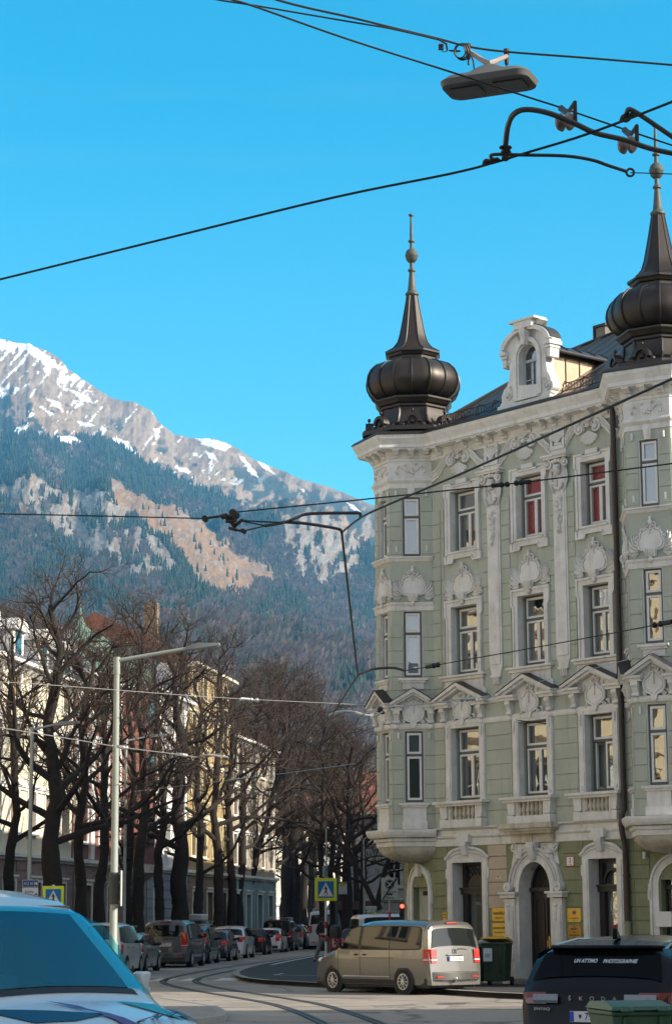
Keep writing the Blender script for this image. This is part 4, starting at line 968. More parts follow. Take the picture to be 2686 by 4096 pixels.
# dormer body behind: cheeks, curved roof, gutters
mb = MB(A)
for x in (3.32, 4.62):
    mb.add([(x,DW-0.3,16.05),(x,DW-0.3,17.5),(x,-2.6,17.5),(x,-0.5,16.1)], [(0,1,2,3)])
    for wv in (-0.95, -1.5, -2.05): mb.tube([(x+(0.014 if x > 4 else -0.014), wv, 15.9-wv*PITCH), (x+(0.014 if x > 4 else -0.014), wv, 17.48)], 0.022, 4)
obj('cheek', mb, M_CHEEK, dm, smooth=0)
mb = MB(A)
pr = [(3.10,17.42),(3.16,17.50),(3.45,17.66),(3.97,17.80),(4.50,17.66),(4.78,17.50),(4.86,17.42)]
mb.add([(u, DW-0.28, z) for u, z in pr]+[(u, -3.15, z) for u, z in pr], [(i, i+1, i+8, i+7) for i in range(6)])
pr2 = arc(3.97, 17.64, 1.03, 0.64, 170, 10, 16)
mb.add([(u, DW+0.10, z-0.01) for u, z in pr2]+[(u, DW-0.34, z-0.03) for u, z in pr2], [(i, i+1, i+18, i+17) for i in range(16)])
for wv in (-0.9, -1.45, -2.0, -2.55): mb.tube([(u, wv, z+0.02) for u, z in pr[1:6]], 0.02, 4)
mb.tube([(4.84,DW-0.3,17.40),(4.84,-2.55,17.40)], 0.055, 8)
obj('dormer_roof', mb, M_SEAM, dm, smooth=30)
mb = MB(A); wv = DW-0.2
mb.ring([(3.61,16.18),(4.33,16.18)]+arc(3.97,17.32,0.36,0.42,0,180,14), [(3.66,16.23),(4.28,16.23)]+arc(3.97,17.32,0.30,0.36,0,180,14), wv-0.06, wv)
mb.box(3.65, 4.29, wv-0.05, wv+0.02, 17.24, 17.32); mb.box(3.95, 3.99, wv-0.05, wv+0.01, 16.22, 17.24); mb.box(3.65, 3.97, wv-0.04, wv, 16.72, 16.75)
dwn = obj('window', mb, mat('flaking_blue_white', (0.40, 0.44, 0.47), 0.7, var=0.3, scale=8), dm, smooth=0)
mb = MB(A); mb.add([(3.64,wv-0.03,16.2),(4.30,wv-0.03,16.2),(4.30,wv-0.03,17.3)]+[(u,wv-0.03,z) for u, z in arc(3.97,17.32,0.33,0.39,0,180,12)]+[(3.64,wv-0.03,17.3)], [tuple(range(17))])
obj('pane', mb, M_GLASS, dwn, smooth=0)
mb = MB(A); mb.box(3.6, 4.34, wv-0.5, wv-0.4, 16.1, 17.8); obj('interior', mb, M_DARK, dwn, smooth=0)
mb = MB(A); mb.box(4.02, 4.28, wv-0.10, wv-0.08, 16.25, 17.2); obj('curtain', mb, M_CURT, dwn, smooth=0)
# drainpipe
mb = MB(A); mb.tube([(7.37,0.16,15.28),(7.38,0.13,15.1),(7.38,0.13,14.8),(7.38,0.13,9.0),(7.38,0.13,4.6),(7.38,0.22,4.45),(7.38,0.26,4.2),(7.38,0.2,3.9),(7.38,0.13,3.7),(7.38,0.12,1.75)], 0.075, 10)
dp = hp('drainpipe', mb, M_PIPE, smooth=50)
mb = MB(A); mb.tube([(7.38,0.12,1.75),(7.38,0.12,0.13)], 0.085, 10)
for z in (1.7, 1.1): mb.tube([(7.38,0.12,z),(7.38,0.12,z+0.06)], 0.1, 10)
obj('standpipe', mb, M_GREEN2, dp, smooth=50)
mb = MB(A)
for z in (2.9, 2.55, 2.05): mb.tube([(7.38,0.12,z),(7.38,0.12,z+0.05)], 0.09, 10)
obj('pipe_clip', mb, M_PIPE, dp, smooth=50)
# ------------------------------------------------------------------ ground floor openings of the corner house
def seg_arch_surround(fr, a, b, ztop, zbot, name):
    """flat framed opening with segmental hood and key"""
    mb = MB(fr); o = 0.22; c = (a+b)/2; hw = (b-a)/2
    outer = [(a-o, zbot)]+[(a-o, ztop-0.45), (a-o-0.05, ztop-0.42), (a-o-0.05, ztop-0.18), (a-o, ztop-0.15), (a-o-0.02, ztop+0.12)]+[(c+(hw+o-0.05)*math.cos(R(t)), ztop+0.12+0.27*math.sin(R(t))) for t in range(168, 5, -13)]+[(b+o+0.02, ztop+0.12), (b+o, ztop-0.15), (b+o+0.05, ztop-0.18), (b+o+0.05, ztop-0.42), (b+o, ztop-0.45), (b+o, zbot)]
    inner = [(a+0.004 if u < c else b-0.004, min(z, ztop-0.004)) for u, z in outer]
    n = len(outer)
    inner = []
    for u, z in outer:
        if z <= ztop-0.1: inner.append((a+0.004 if u < c else b-0.004, z))
        else: inner.append((min(max(u, a+0.004), b-0.004), ztop-0.004))
    mb.ring(outer, inner, -0.34, 0.05, closed=False)
    ar = [(c+(hw+o-0.05)*math.cos(R(t)), ztop+0.12+0.27*math.sin(R(t))) for t in range(172, 7, -11)]
    mb.tube([(a-o-0.06, 0.05, ztop+0.10)]+[(u, 0.06, z) for u, z in ar]+[(b+o+0.06, 0.05, ztop+0.10)], 0.05, 6)
    mb.tube([(u, 0.055, z-0.11) for u, z in ar[1:-1]], 0.025, 5)
    for x in (a-0.11, b+0.11): mb.box(x-0.07, x+0.07, 0.05, 0.07, zbot, ztop-0.05)
    mb.tbox(c-0.13, c+0.13, 0.0, 0.17, ztop+0.18, ztop+0.55, 0.05, 0.05, 0, 0.05); mb.box(c-0.24, c+0.22, 0, 0.20, ztop+0.55, ztop+0.76)
    for k in (-1, 0, 1): mb.tube([(c+k*0.08, 0.17, ztop+0.54), (c+k*0.08, 0.21, ztop+0.45), (c+k*0.06, 0.13, ztop+0.2)], 0.045, 6)
    hp('window_surround', mb, M_TRIM, smooth=30)
def shop_front(fr, a, b, ztop, zbot, zt, lattice, wf=-0.34):
    mb = MB(fr)
    mb.ring(rect(a, b, zbot, ztop), rect(a+0.13, b-0.08, zbot+0.1, ztop-0.1), wf-0.12, wf)
    mb.box(a, b, wf-0.1, wf+0.07, zt-0.09, zt+0.04); mb.box(a-0.02, b+0.02, wf-0.1, wf+0.13, zt+0.04, zt+0.09)
    mb.box(a+0.13, a+0.2, wf-0.1, wf+0.02, zbot, zt-0.09)
    if lattice:
        n = 9
        for k in range(-n, n+1):
            for sg in (-1, 1):
                pts = []
                x0 = a+0.13+k*0.15
                for s_ in (0.0, 1.0):
                    pts.append((x0+sg*s_*0.55 if sg > 0 else x0+0.55-s_*0.55, zt+0.12+s_*0.66))
                (u0, z0), (u1, z1) = pts
                lo, hi = a+0.13, b-0.08
                # clip
                def cl(u0, z0, u1, z1):
                    if max(u0, u1) < lo or min(u0, u1) > hi: return None
                    t0, t1 = 0.0, 1.0; du = u1-u0
                    for bnd, side in ((lo, 1), (hi, -1)):
                        f0 = (u0-bnd)*side; f1 = (u1-bnd)*side
                        if f0 < 0: t0 = max(t0, f0/(f0-f1))
                        if f1 < 0: t1 = min(t1, f0/(f0-f1))
                    if t1-t0 < 0.02: return None
                    return (u0+du*t0, z0+(z1-z0)*t0, u0+du*t1, z0+(z1-z0)*t1)
                q = cl(u0, z0, u1, z1)
                if q: mb.tube([(q[0], wf+0.0, q[1]), (q[2], wf+0.0, q[3])], 0.014, 4)
        sg_ = arc((a+b)/2, zt+0.1, 0.34, 0.34, 0, 180, 10); mb.prism(sg_, wf-0.06, wf+0.03)
    else:
        mb.ring(arc((a+b)/2, zt+0.12, 0.32, 0.4, 0, 180, 10), arc((a+b)/2, zt+0.12, 0.26, 0.33, 0, 180, 10), wf-0.05, wf+0.03, closed=False)
    f = hp('shop_window', mb, M_WOOD, smooth=0)
    mg = MB(fr); mg.add([(a+0.1,wf-0.06,zbot+0.05),(b-0.06,wf-0.06,zbot+0.05),(b-0.06,wf-0.06,zt-0.05),(a+0.1,wf-0.06,zt-0.05)], [(0,1,2,3)])
    mg.add([(a+0.1,wf-0.09,zt),(b-0.06,wf-0.09,zt),(b-0.06,wf-0.09,ztop-0.05),(a+0.1,wf-0.09,ztop-0.05)], [(0,1,2,3)])
    obj('pane', mg, M_GLASS, f, smooth=0)
    mk = MB(fr); mk.add([(a-0.2,wf-1.2,zbot-0.1),(b+0.2,wf-1.2,zbot-0.1),(b+0.2,wf-1.2,ztop+0.1),(a-0.2,wf-1.2,ztop+0.1)], [(0,1,2,3)])
    obj('interior', mk, M_DARK, f, smooth=0)
    return f
seg_arch_surround(A, GW[0][0], GW[0][1], 3.40, 0.14, 'w'); seg_arch_surround(A, GW[2][0], GW[2][1], 3.38, 0.14, 'w')
f1 = shop_front(A, GW[0][0], GW[0][1], 3.40, 0.55, 2.62, True)
f3 = shop_front(A, GW[2][0], GW[2][1], 3.38, 0.14, 2.62, False)
mb = MB(A); mb.box(0.9, 1.86, -0.75, -0.7, 0.6, 1.5); obj('poster', mb, mat('blue_poster', (0.05, 0.16, 0.30), 0.5, var=0.6, scale=3), f1, smooth=0)
# studio lettering on the glass of the right shop window
M_FOIL = mat('white_foil', (0.75, 0.75, 0.74), 0.6, var=0.0); M_REDF = mat('red_foil', (0.5, 0.03, 0.03), 0.6, var=0.0)
gx = 6.56
mb = MB(A); mb.tube([(gx+0.2*math.cos(t*0.2617), -0.385, 2.13+0.32*math.sin(t*0.2617)) for t in range(25)], 0.007, 4, cap=False)
mb.tube([(gx+0.01, -0.385, 2.17), (gx+0.06, -0.385, 2.46)], 0.012, 4)
mb.prism([(gx-0.09,2.20)]+[(gx+0.09*math.cos(R(t)), 2.20+0.10*math.sin(R(t))) for t in range(180, 361, 20)], -0.388, -0.382)
obj('lettering', mb, M_FOIL, f3, smooth=0)
text('lettering', 'Pennello', 0.155, tmat(A, gx, -0.385, 2.02), M_FOIL, f3, font_shear=0.3, sx=0.62)
for k, ch_ in enumerate('DEIN KERAMIK MALSTUDIO'):
    t = 235-k*8.6; text('lettering', ch_, 0.06, tmat(A, gx+0.235*math.cos(R(t)), -0.385, 2.13+0.37*math.sin(R(t)), t-90), M_FOIL, f3)
text('lettering', 'NEUERÖFFNUNG', 0.11, tmat(A, 6.60, -0.385, 1.68, 17), M_REDF, f3, sx=0.75)
for k, ch_ in enumerate('DANN HIER KREATIV'):
    t = 182-k*5.2; text('lettering', ch_, 0.12, tmat(A, 6.98+0.52*math.cos(R(t)), -0.385, 0.82+0.72*math.sin(R(t)), t-90), M_FOIL, f3, sx=0.8)
# arched window under the left oriel and arched opening under the right one
def arch_opening(fr, a, b, zs, name, zbot=0.3, rz=None, rw=0.23):
    c = (a+b)/2; hw = (b-a)/2; rz = rz or hw
    mb = MB(fr); o_ = [(a-rw, zbot)]+arc(c, zs, hw+rw, rz+rw, 180, 0, 20)+[(b+rw, zbot)]; i_ = [(a+0.003, zbot)]+arc(c, zs, hw-0.003, rz-0.003, 180, 0, 20)+[(b-0.003, zbot)]
    mb.ring(o_, i_, -0.30, 0.05, closed=False)
    m1_ = [(c+(u-c)*0.93, zs+(z-zs)*0.95 if z > zs else z) for u, z in o_]
    mb.ring(o_, m1_, 0.05, 0.09, closed=False)
    for x in (a-rw, b+rw): mb.box(x-0.05, x+0.05, 0, 0.09, zs-0.35, zs-0.1); mb.box(x-0.035, x+0.035, 0, 0.08, zs-0.1, zs+0.05)
    hp('window_surround', mb, M_TRIM, smooth=30)
    # spandrel of wall above the rectangular hole
    mw = MB(fr); top = 0.0
    mb = MB(fr); wv = -0.28
    mb.ring([(a, zbot)]+arc(c, zs, hw, rz, 180, 0, 16)+[(b, zbot)], [(a+0.09, zbot)]+arc(c, zs, hw-0.09, rz-0.09, 180, 0, 16)+[(b-0.09, zbot)], wv-0.1, wv, closed=False)
    mb.box(a, b, wv-0.1, wv+0.06, zs-0.10, zs+0.02); mb.box(c-0.03, c+0.03, wv-0.08, wv, zbot, zs-0.1)
    mb.ring(arc(c, zs+0.05, hw*0.5, rz*0.6, 180, 0, 10), arc(c, zs+0.05, hw*0.4, rz*0.5, 180, 0, 10), wv-0.05, wv+0.02, closed=False)
    f = hp('shop_window', mb, M_WOOD, smooth=0)
    mg = MB(fr); mg.add([(a+0.05, wv-0.05, zbot)]+[(u, wv-0.05, z) for u, z in arc(c, zs, hw-0.05, rz-0.05, 180, 0, 14)]+[(b-0.05, wv-0.05, zbot)], [tuple(range(16, -1, -1))])
    obj('pane', mg, M_GLASS, f, smooth=0)
    mk = MB(fr); mk.add([(a-0.3,wv-0.9,zbot-0.2),(b+0.3,wv-0.9,zbot-0.2),(b+0.3,wv-0.9,zs+rz+0.2),(a-0.3,wv-0.9,zs+rz+0.2)], [(0,1,2,3)]); obj('interior', mk, M_DARK, f, smooth=0)
arch_opening(CH, 0.58, 1.66, 2.62, 'a', rz=0.55)
arch_opening(CHR, 0.66, 1.96, 2.65, 'b', rz=0.62)
mb = MB(CH); mb.tbox(1.02, 1.26, 0.02, 0.16, 3.05, 3.42, 0.05, 0.05); hp('keystone', mb, M_TRIM, smooth=0)
mb = MB(CHR); mb.box(0.62, 1.05, 0.03, 0.18, 1.62, 2.0); hp('meter_box', mb, M_SASH, smooth=0, bevel=0.01)
mb = MB(CHR); mb.tube([(0.33, 0.0, 3.36), (0.33, 0.1, 3.36), (0.33, 0.1, 3.5)], 0.05, 8); hp('alarm_lamp', mb, M_SASH)
# entrance portal -----------------------------------------------------------
a, b = GW[1][0], GW[1][1]; c = (a+b)/2; zs = 2.62; hw = (b-a)/2
mb = MB(A)
io = [(a+0.003, 0.14)]+arc(c, zs, hw-0.003, 0.725, 180, 0, 22)+[(b-0.003, 0.14)]
oo = [(a-0.13, 0.14)]+arc(c, zs, hw+0.13, 0.86, 180, 0, 22)+[(b+0.13, 0.14)]
mb.ring(oo, io, -0.40, 0.10, closed=False)
oo2 = arc(c, zs, hw+0.42, 1.10, 176, 4, 22); oi2 = arc(c, zs, hw+0.13, 0.86, 176, 4, 22)
mb.ring(oo2, oi2, -0.02, 0.06, closed=False)
for off, r_ in ((0.16, 0.028), (0.25, 0.02), (0.38, 0.035)): mb.tube([(c+(hw+off)*math.cos(R(t)), 0.09, zs+(0.73+off*0.93)*math.sin(R(t))) for t in range(176, 3, -8)], r_, 6)
for sg in (-1, 1):
    x = c+sg*(hw+0.30)
    mb.box(x-0.19, x+0.19, 0, 0.16, 0.62, 2.38); mb.box(x-0.15, x+0.15, 0.16, 0.19, 0.75, 2.2)
    mb.box(x-0.26, x+0.26, 0, 0.22, 0.13, 0.62)
    mb.box(x-0.33, x+0.33, 0, 0.28, 2.50, 2.56); mb.box(x-0.28, x+0.28, 0, 0.24, 2.40, 2.50); mb.box(x-0.22, x+0.22, 0, 0.18, 2.30, 2.335)
    mb.ball((x, 0.2, 2.2), (0.07, 0.04, 0.05), 8, 5)
    for k in range(4): mb.ball((x, 0.2, 2.1-0.09*k), (0.035-0.005*k, 0.025, 0.05), 6, 4)
    mb.lathe([(0.0,0.0),(0.13,0.0),(0.13,0.20),(0.0,0.20)], (c+sg*(hw+0.36), 0.0, 2.69), 14, axis='y'); scroll(mb, c+sg*(hw+0.36), 2.69, 0.10, 0.19, R(90), sg*1.5, 0.02)
    # upper scroll field
    mb.prism([(c+sg*0.25,3.62),(c+sg*0.92,3.25),(c+sg*0.82,3.62),(c+sg*0.90,3.84),(c+sg*0.2,3.84)], 0.0, 0.04)
    scroll(mb, c+sg*0.80, 3.74, 0.13, 0.06, R(90), sg*1.6, 0.035); scroll(mb, c+sg*0.33, 3.70, 0.09, 0.06, R(90), -sg*1.4, 0.026)
    mb.tube([(c+sg*x_, 0.08, z_) for x_, z_ in ((0.78,3.66),(0.68,3.58),(0.56,3.60),(0.42,3.72))], 0.03, 6)
    for k in range(10): mb.ball((c+sg*(0.56+random.uniform(-0.10, 0.10)), 0.09, 3.55+random.uniform(-0.10, 0.09)), 0.05, 6, 5)
    leaf(mb, c+sg*0.5, 3.5, c+sg*0.72, 3.36, 0.1, 0.05); leaf(mb, c+sg*0.6, 3.62, c+sg*0.78, 3.5, 0.1, 0.05)
mb.tbox(c-0.17, c+0.17, 0, 0.22, 3.42, 3.86, 0.06, 0.06, 0, 0.08)
for k in (-1, 0, 1): mb.tube([(c+k*0.1, 0.2, 3.85), (c+k*0.09, 0.26, 3.74), (c+k*0.06, 0.14, 3.42)], 0.05, 6)
hp('portal', mb, M_TRIM, smooth=40)
mb = MB(A); mb.box(c-1.05, c+1.0, 0.0, 0.42, 4.24, 4.375); mb.box(c-0.98, c+0.93, 0.0, 0.36, 4.17, 4.24); mb.box(c-0.9, c+0.86, 0.0, 0.30, 4.10, 4.17); mb.box(c-0.82, c+0.8, 0, 0.14, 3.86, 4.10); mb.box(c-0.05, c+0.02, 0.14, 0.17, 3.86, 4.10)
hp('door_ledge', mb, M_TRIMD, smooth=0)
mb = MB(A); wv = -0.36
mb.ring([(a, 0.14)]+arc(c, zs, hw, 0.73, 180, 0, 18)+[(b, 0.14)], [(a+0.07, 0.14)]+arc(c, zs, hw-0.07, 0.66, 180, 0, 18)+[(b-0.07, 0.14)], wv-0.1, wv, closed=False)
mb.box(a, b, wv-0.1, wv+0.06, zs-0.06, zs+0.05)
mb.prism([(a+0.05, zs+0.05)]+arc(c, zs+0.05, hw-0.05, 0.62, 0, 180, 16), wv-0.1, wv-0.06)
for k in range(-6, 7):
    for sg in (-1, 1):
        u0 = c+k*0.13-sg*0.3; 
        pts = [(u0+sg*t*0.06, zs+0.05+t*0.062) for t in range(11)]
        pts = [(u, z) for u, z in pts if ((u-c)/(hw-0.06))**2+((z-zs-0.05)/0.6)**2 < 1]
        if len(pts) > 1: mb.tube([(u, wv-0.05, z) for u, z in pts], 0.009, 4)
# door leaves with panels
for x0, x1 in ((a+0.07, c-0.006), (c+0.006, b-0.07)):
    mb.box(x0, x1, wv-0.08, wv-0.03, 0.14, zs-0.06)
    m_ = (x0+x1)/2; h_ = (x1-x0)/2-0.09
    for z0, z1, arch in ((0.3, 0.95, 0), (1.05, 2.35, 1)):
        o_ = [(m_-h_, z0), (m_+h_, z0), (m_+h_, z1-0.12)]+([(m_+h_*math.cos(R(t)), z1-0.12+0.2*math.sin(R(t))) for t in range(20, 170, 20)] if arch else [(m_+h_*0.99, z1), (m_-h_*0.99, z1)])+[(m_-h_, z1-0.12)]
        mb.ring(o_, [(m_+(u-m_)*0.86, (z0+z1)/2+(z-(z0+z1)/2)*0.92) for u, z in o_], wv-0.03, wv-0.005)
mb.box(c-0.03, c+0.03, wv-0.03, wv+0.01, 0.14, zs-0.06)
door = hp('door', mb, M_WOOD, smooth=30)
mb = MB(A); mb.box(c+0.05, c+0.10, wv-0.03, wv, 1.02, 1.38); mb.tube([(c+0.075, wv, 1.26), (c+0.075, wv+0.06, 1.26), (c+0.075, wv+0.06, 1.1)], 0.018, 6); obj('handle', mb, M_BRASS, door)
mb = MB(A); mb.box(a-0.02, b+0.02, -0.30, 0.35, 0.126, 0.27); hp('door_step', mb, M_KERB, smooth=0, bevel=0.01)
mb = MB(A)
for x0, x1 in ((0.0, 0.46), (2.11, 2.80), (5.10, 5.74), (7.18, UA)): mb.box(x0, x1, 0.0, 0.06, 0.126, 0.46)
hp('plinth', mb, mat('plinth_grey_green', (0.13, 0.16, 0.14), 0.85, var=0.25), smooth=0)
# plates and signs on the wall (things of their own)
M_INK = mat('black_ink', (0.015, 0.015, 0.015), 0.6, var=0); M_WHITE = mat('enamel_white', (0.72, 0.72, 0.70), 0.35, var=0.04); M_REDP = mat('signal_red', (0.50, 0.025, 0.02), 0.4, var=0.05)
M_PLATE = mat('yellow_brass_plate', (0.72, 0.44, 0.05), 0.4, metal=0.15, var=0.15, scale=5)
M_PLATE2 = mat('aged_brass_plate', (0.46, 0.26, 0.035), 0.42, metal=0.15, var=0.2, scale=5)
def plate(label, u, z, w_, h_, lines, m=M_PLATE, crest=False, fr=A):
    t = thing('name_plate', label, 'name plate', fr(u, 0.03, z), 'brass plates beside the house door')
    mb = MB(fr); mb.box(u-w_/2, u+w_/2, 0.026, 0.045, z-h_/2, z+h_/2); obj('plate', mb, m, t, smooth=0, bevel=0.004)
    mb = MB(fr)
    for sx_ in (-1, 1):
        for sz in (-1, 1): mb.ball((u+sx_*(w_/2-0.03), 0.048, z+sz*(h_/2-0.03)), 0.010, 6, 4)
    obj('screw', mb, M_IRON, t)
    for s_, dz, size, sx_ in lines:
        if isinstance(s_, str): text('lettering', s_, size, tmat(fr, u, 0.048, z+dz), M_INK, t, sx=sx_)
        else: scrawl(t, lambda a, b_, c_: fr(a, b_+0.046, c_), u, z+dz, s_, size, M_INK, int(dz*100)+7)
    if crest:
        mb = MB(fr); mb.ball((u-0.03, 0.05, z+0.07), (0.035, 0.01, 0.05), 8, 5); obj('crest', mb, M_REDP, t)
        mb = MB(fr); mb.ball((u+0.03, 0.05, z+0.07), (0.04, 0.01, 0.05), 8, 5); obj('crest', mb, mat('crest_blue', (0.04, 0.09, 0.25), 0.4), t)
plate('bright brass plate reading Immobilien left of the arched door', 2.55, 1.96, 0.56, 0.36, [('Immobilien', 0.04, 0.135, 0.78), (0.34, -0.09, 0.028, 1.0)])
plate('yellow brass plate of the law office below the Immobilien plate', 2.55, 1.55, 0.56, 0.36, [('FORADORI & SZABÓ', 0.05, 0.075, 0.75), ('RECHTSANWÄLTE', -0.07, 0.05, 0.95)])
plate('polished brass plate with a red and blue crest right of the door', 5.40, 1.93, 0.50, 0.36, [(0.38, -0.08, 0.022, 1), (0.08, -0.125, 0.015, 1)], crest=True)
plate('darker brass plate below the one with the crest', 5.40, 1.49, 0.50, 0.36, [(0.09, 0.14, 0.018, 1), (0.27, 0.085, 0.04, 1), (0.11, 0.0, 0.022, 1), (0.38, -0.075, 0.028, 1), (0.13, -0.14, 0.025, 1)], m=M_PLATE2)
t = thing('house_number_sign', 'white enamel house number 2 with a red rim right of the door', 'house number', A(5.30, 0.03, 3.33))
mb = MB(A); mb.box(5.16, 5.44, 0.026, 0.04, 3.20, 3.46); obj('rim', mb, M_REDP, t, bevel=0.02, smooth=0)
mb = MB(A); mb.box(5.18, 5.42, 0.04, 0.045, 3.22, 3.44); obj('plate', mb, M_WHITE, t, smooth=0)
text('lettering', '2', 0.17, tmat(A, 5.30, 0.047, 3.345), M_INK, t); scrawl(t, lambda a, b_, c_: A(a, b_+0.0455, c_), 5.30, 3.245, 0.17, 0.022, mat('faded_ink', (0.25, 0.25, 0.25), 0.6, var=0), 3)
t = thing('warning_sign', 'small white triangle sign with a red mark on the beige wall', 'sign', A(2.52, 0.03, 2.98))
mb = MB(A); mb.prism([(2.40,2.91),(2.66,2.91),(2.53,3.07)], 0.026, 0.036); obj('plate', mb, mat('sign_cream', (0.6,0.52,0.46), 0.5), t, smooth=0)
mb = MB(A); mb.prism([(2.49,2.965),(2.57,2.965),(2.53,3.03)], 0.036, 0.04); obj('mark', mb, M_REDP, t, smooth=0)
t = thing('notice_box', 'small yellow notice plate left of the lattice shop window', 'sign', A(0.36, 0.03, 1.9))
mb = MB(A); mb.box(0.27, 0.43, 0.026, 0.05, 1.72, 2.03); obj('plate', mb, mat('notice_yellow', (0.62, 0.38, 0.03), 0.5), t, smooth=0)
[scrawl(t, lambda a, b_, c_: A(a, b_+0.051, c_), 0.35, zz_, 0.10, 0.035, M_INK, int(zz_*50)) for zz_ in (1.97, 1.89, 1.79)]
t = thing('wall_sticker', 'small grey sticker on the wall beside the brown drainpipe', 'sticker', A(7.2, 0.03, 1.9))
mb = MB(A); mb.box(7.20, 7.30, 0.026, 0.03, 1.72, 1.92); obj('sheet', mb, mat('sticker_grey', (0.12, 0.14, 0.17), 0.5, var=0.5, scale=20), t, smooth=0)
# ------------------------------------------------------------------ mountain range behind the town
RS = np.random.RandomState(11)
_LAT = RS.rand(512, 512)
def vnoise(x, y):
    xi = np.floor(x).astype(int); yi = np.floor(y).astype(int); xf = x-xi; yf = y-yi
    xf = xf*xf*(3-2*xf); yf = yf*yf*(3-2*yf)
    a = _LAT[yi & 511, xi & 511]; b = _LAT[yi & 511, (xi+1) & 511]; c = _LAT[(yi+1) & 511, xi & 511]; d = _LAT[(yi+1) & 511, (xi+1) & 511]
    return (a*(1-xf)+b*xf)*(1-yf)+(c*(1-xf)+d*xf)*yf
def fbm(x, y, o=5, g=0.5):
    s = 0; a = 1; t = 0
    for k in range(o): s = s+a*vnoise(x*2**k+17.3*k, y*2**k+9.1*k); t += a; a *= g
    return s/t
def ridged(x, y, o=4, g=0.55):
    s = 0; a = 1; t = 0
    for k in range(o): s = s+a*(1-np.abs(2*vnoise(x*2**k+31*k, y*2**k+5*k)-1)); t += a; a *= g
    return s/t
def sstep(a, b, x): t = np.clip((x-a)/(b-a), 0, 1); return t*t*(3-2*t)
def pw(x, pts): return np.interp(x, [p[0] for p in pts], [p[1] for p in pts])
SKYL = [(-700,1130),(-300,1270),(0,1352),(70,1372),(110,1368),(190,1402),(235,1432),(270,1470),(330,1515),(400,1560),(440,1585),(490,1600),(535,1602),(575,1625),(605,1638),(640,1690),(700,1735),(770,1750),(850,1752),(905,1768),(960,1798),(1010,1835),(1100,1872),(1150,1890),(1200,1915),(1300,1942),(1400,1980),(1500,2025),(1700,2120),(2000,2260),(2600,2450)]
CR1 = [(-700,2650),(0,2600),(300,2570),(560,2500),(800,2490),(950,2500),(1050,2540),(1150,2520),(1250,2580),(1500,2620),(2600,2800)]
CR2 = [(-700,1900),(0,1925),(120,1880),(300,1960),(432,1915),(520,1975),(680,2015),(780,2085),(860,2125),(960,2210),(1120,2300),(1230,2370),(1500,2460),(2600,2700)]
CR3 = [(-700,1800),(700,1900),(860,2060),(960,2075),(1060,2010),(1160,1995),(1250,2010),(1350,2060),(1430,2120),(1500,2190),(1700,2300),(2600,2600)]
NX, NY = 860, 520
gx_ = np.linspace(-650, 2100, NX)
sky_y = pw(gx_, SKYL)+10*(ridged(gx_/60.0, gx_*0+3.3, 4)-0.5)*np.interp(gx_, [0, 900, 1400], [1.6, 1.0, 0.5])
base_y = 3692.0
tt = np.linspace(0, 1, NY)[:, None]
PX = np.repeat(gx_[None, :], NY, 0); PY = base_y+(sky_y[None, :]-base_y)*tt
c1 = pw(PX, CR1)+22*(fbm(PX/90, PY*0+1, 3)-0.5); c2 = pw(PX, CR2)+26*(fbm(PX/60, PY*0+7, 4)-0.5); c3 = pw(PX, CR3)+20*(fbm(PX/50, PY*0+5, 4)-0.5)
sk = np.repeat(sky_y[None, :], NY, 0)
D = np.where(PY > c1, 900+750*(base_y-PY)/(base_y-c1), np.where(PY > c2, 2050+1150*(c1-PY)/np.maximum(40, c1-c2), 3700+2300*np.clip((c2-PY)/np.maximum(60, c2-sk), 0, 1)))
knob = (PY < c2) & (PY > c3) & (PX > 880)
D = np.where(knob, 3350+450*np.clip((c2-PY)/np.maximum(60, c2-c3), 0, 1), D)
# relief along the line of sight
q = D/8800.0
rl = ridged((PX+PY*0.55)/170, (PY-PX*0.25)/330, 5)
r2_ = fbm(PX/46, PY/60, 4)
rocky = sstep(2350, 1900, PY)
r3_ = ridged((PX+PY*0.4)/34, (PY-PX*0.3)/58, 4)
D = D + q*(150*(rl-0.5)+60*(r2_-0.5)+34*(r3_-0.5)*rocky)*(0.45+0.75*rocky)
rays = np.stack([FW.x+RT.x*(PX-CX_)/F_-UPV.x*(PY-CY_)/F_, FW.y+RT.y*(PX-CX_)/F_-UPV.y*(PY-CY_)/F_, FW.z+RT.z*(PX-CX_)/F_-UPV.z*(PY-CY_)/F_], -1)
PT = np.array([0, 0, HC])+rays*(D/rays[..., 1])[..., None]
# --- what covers the ground where (rock, snow, dwarf pine, meadow, forest)
def inpoly(px, py, poly):
    r = np.zeros(px.shape, bool); n = len(poly)
    for i in range(n):
        x1, y1 = poly[i]; x2, y2 = poly[(i+1) % n]
        c = ((y1 > py) != (y2 > py)) & (px < (x2-x1)*(py-y1)/(y2-y1+1e-9)+x1); r ^= c
    return r
wx = PX+44*(fbm(PX/40, PY/40, 4)-0.5)+10*(fbm(PX/11, PY/11, 2)-0.5); wy = PY+54*(fbm(PX/38+50, PY/38, 4)-0.5)+12*(fbm(PX/12+9, PY/12, 2)-0.5)
z6 = lambda L: [(x/0.9756, 1300+y/0.9756) for x, y in L]
n_f = fbm(PX/30, PY/30, 4); n_c = fbm(PX/9, PY/9, 3); n_l = fbm(PX/120, PY/120, 3)
rock = np.array([0.25, 0.165, 0.10]); rock_l = np.array([0.40, 0.30, 0.20]); pine = np.array([0.040, 0.048, 0.034]); forest = np.array([0.045, 0.052, 0.034]); brown = np.array([0.19, 0.135, 0.10])
meadow = np.array([0.29, 0.175, 0.085]); cliff = np.array([0.30, 0.26, 0.215]); snow = np.array([0.86, 0.87, 0.88])
mixc = lambda a, b, t: a*(1-t[..., None])+b*t[..., None]
col = mixc(np.broadcast_to(rock, PX.shape+(3,)), rock_l, sstep(0.5, 0.7, ridged(PX/24, PY/40, 4))*0.6)
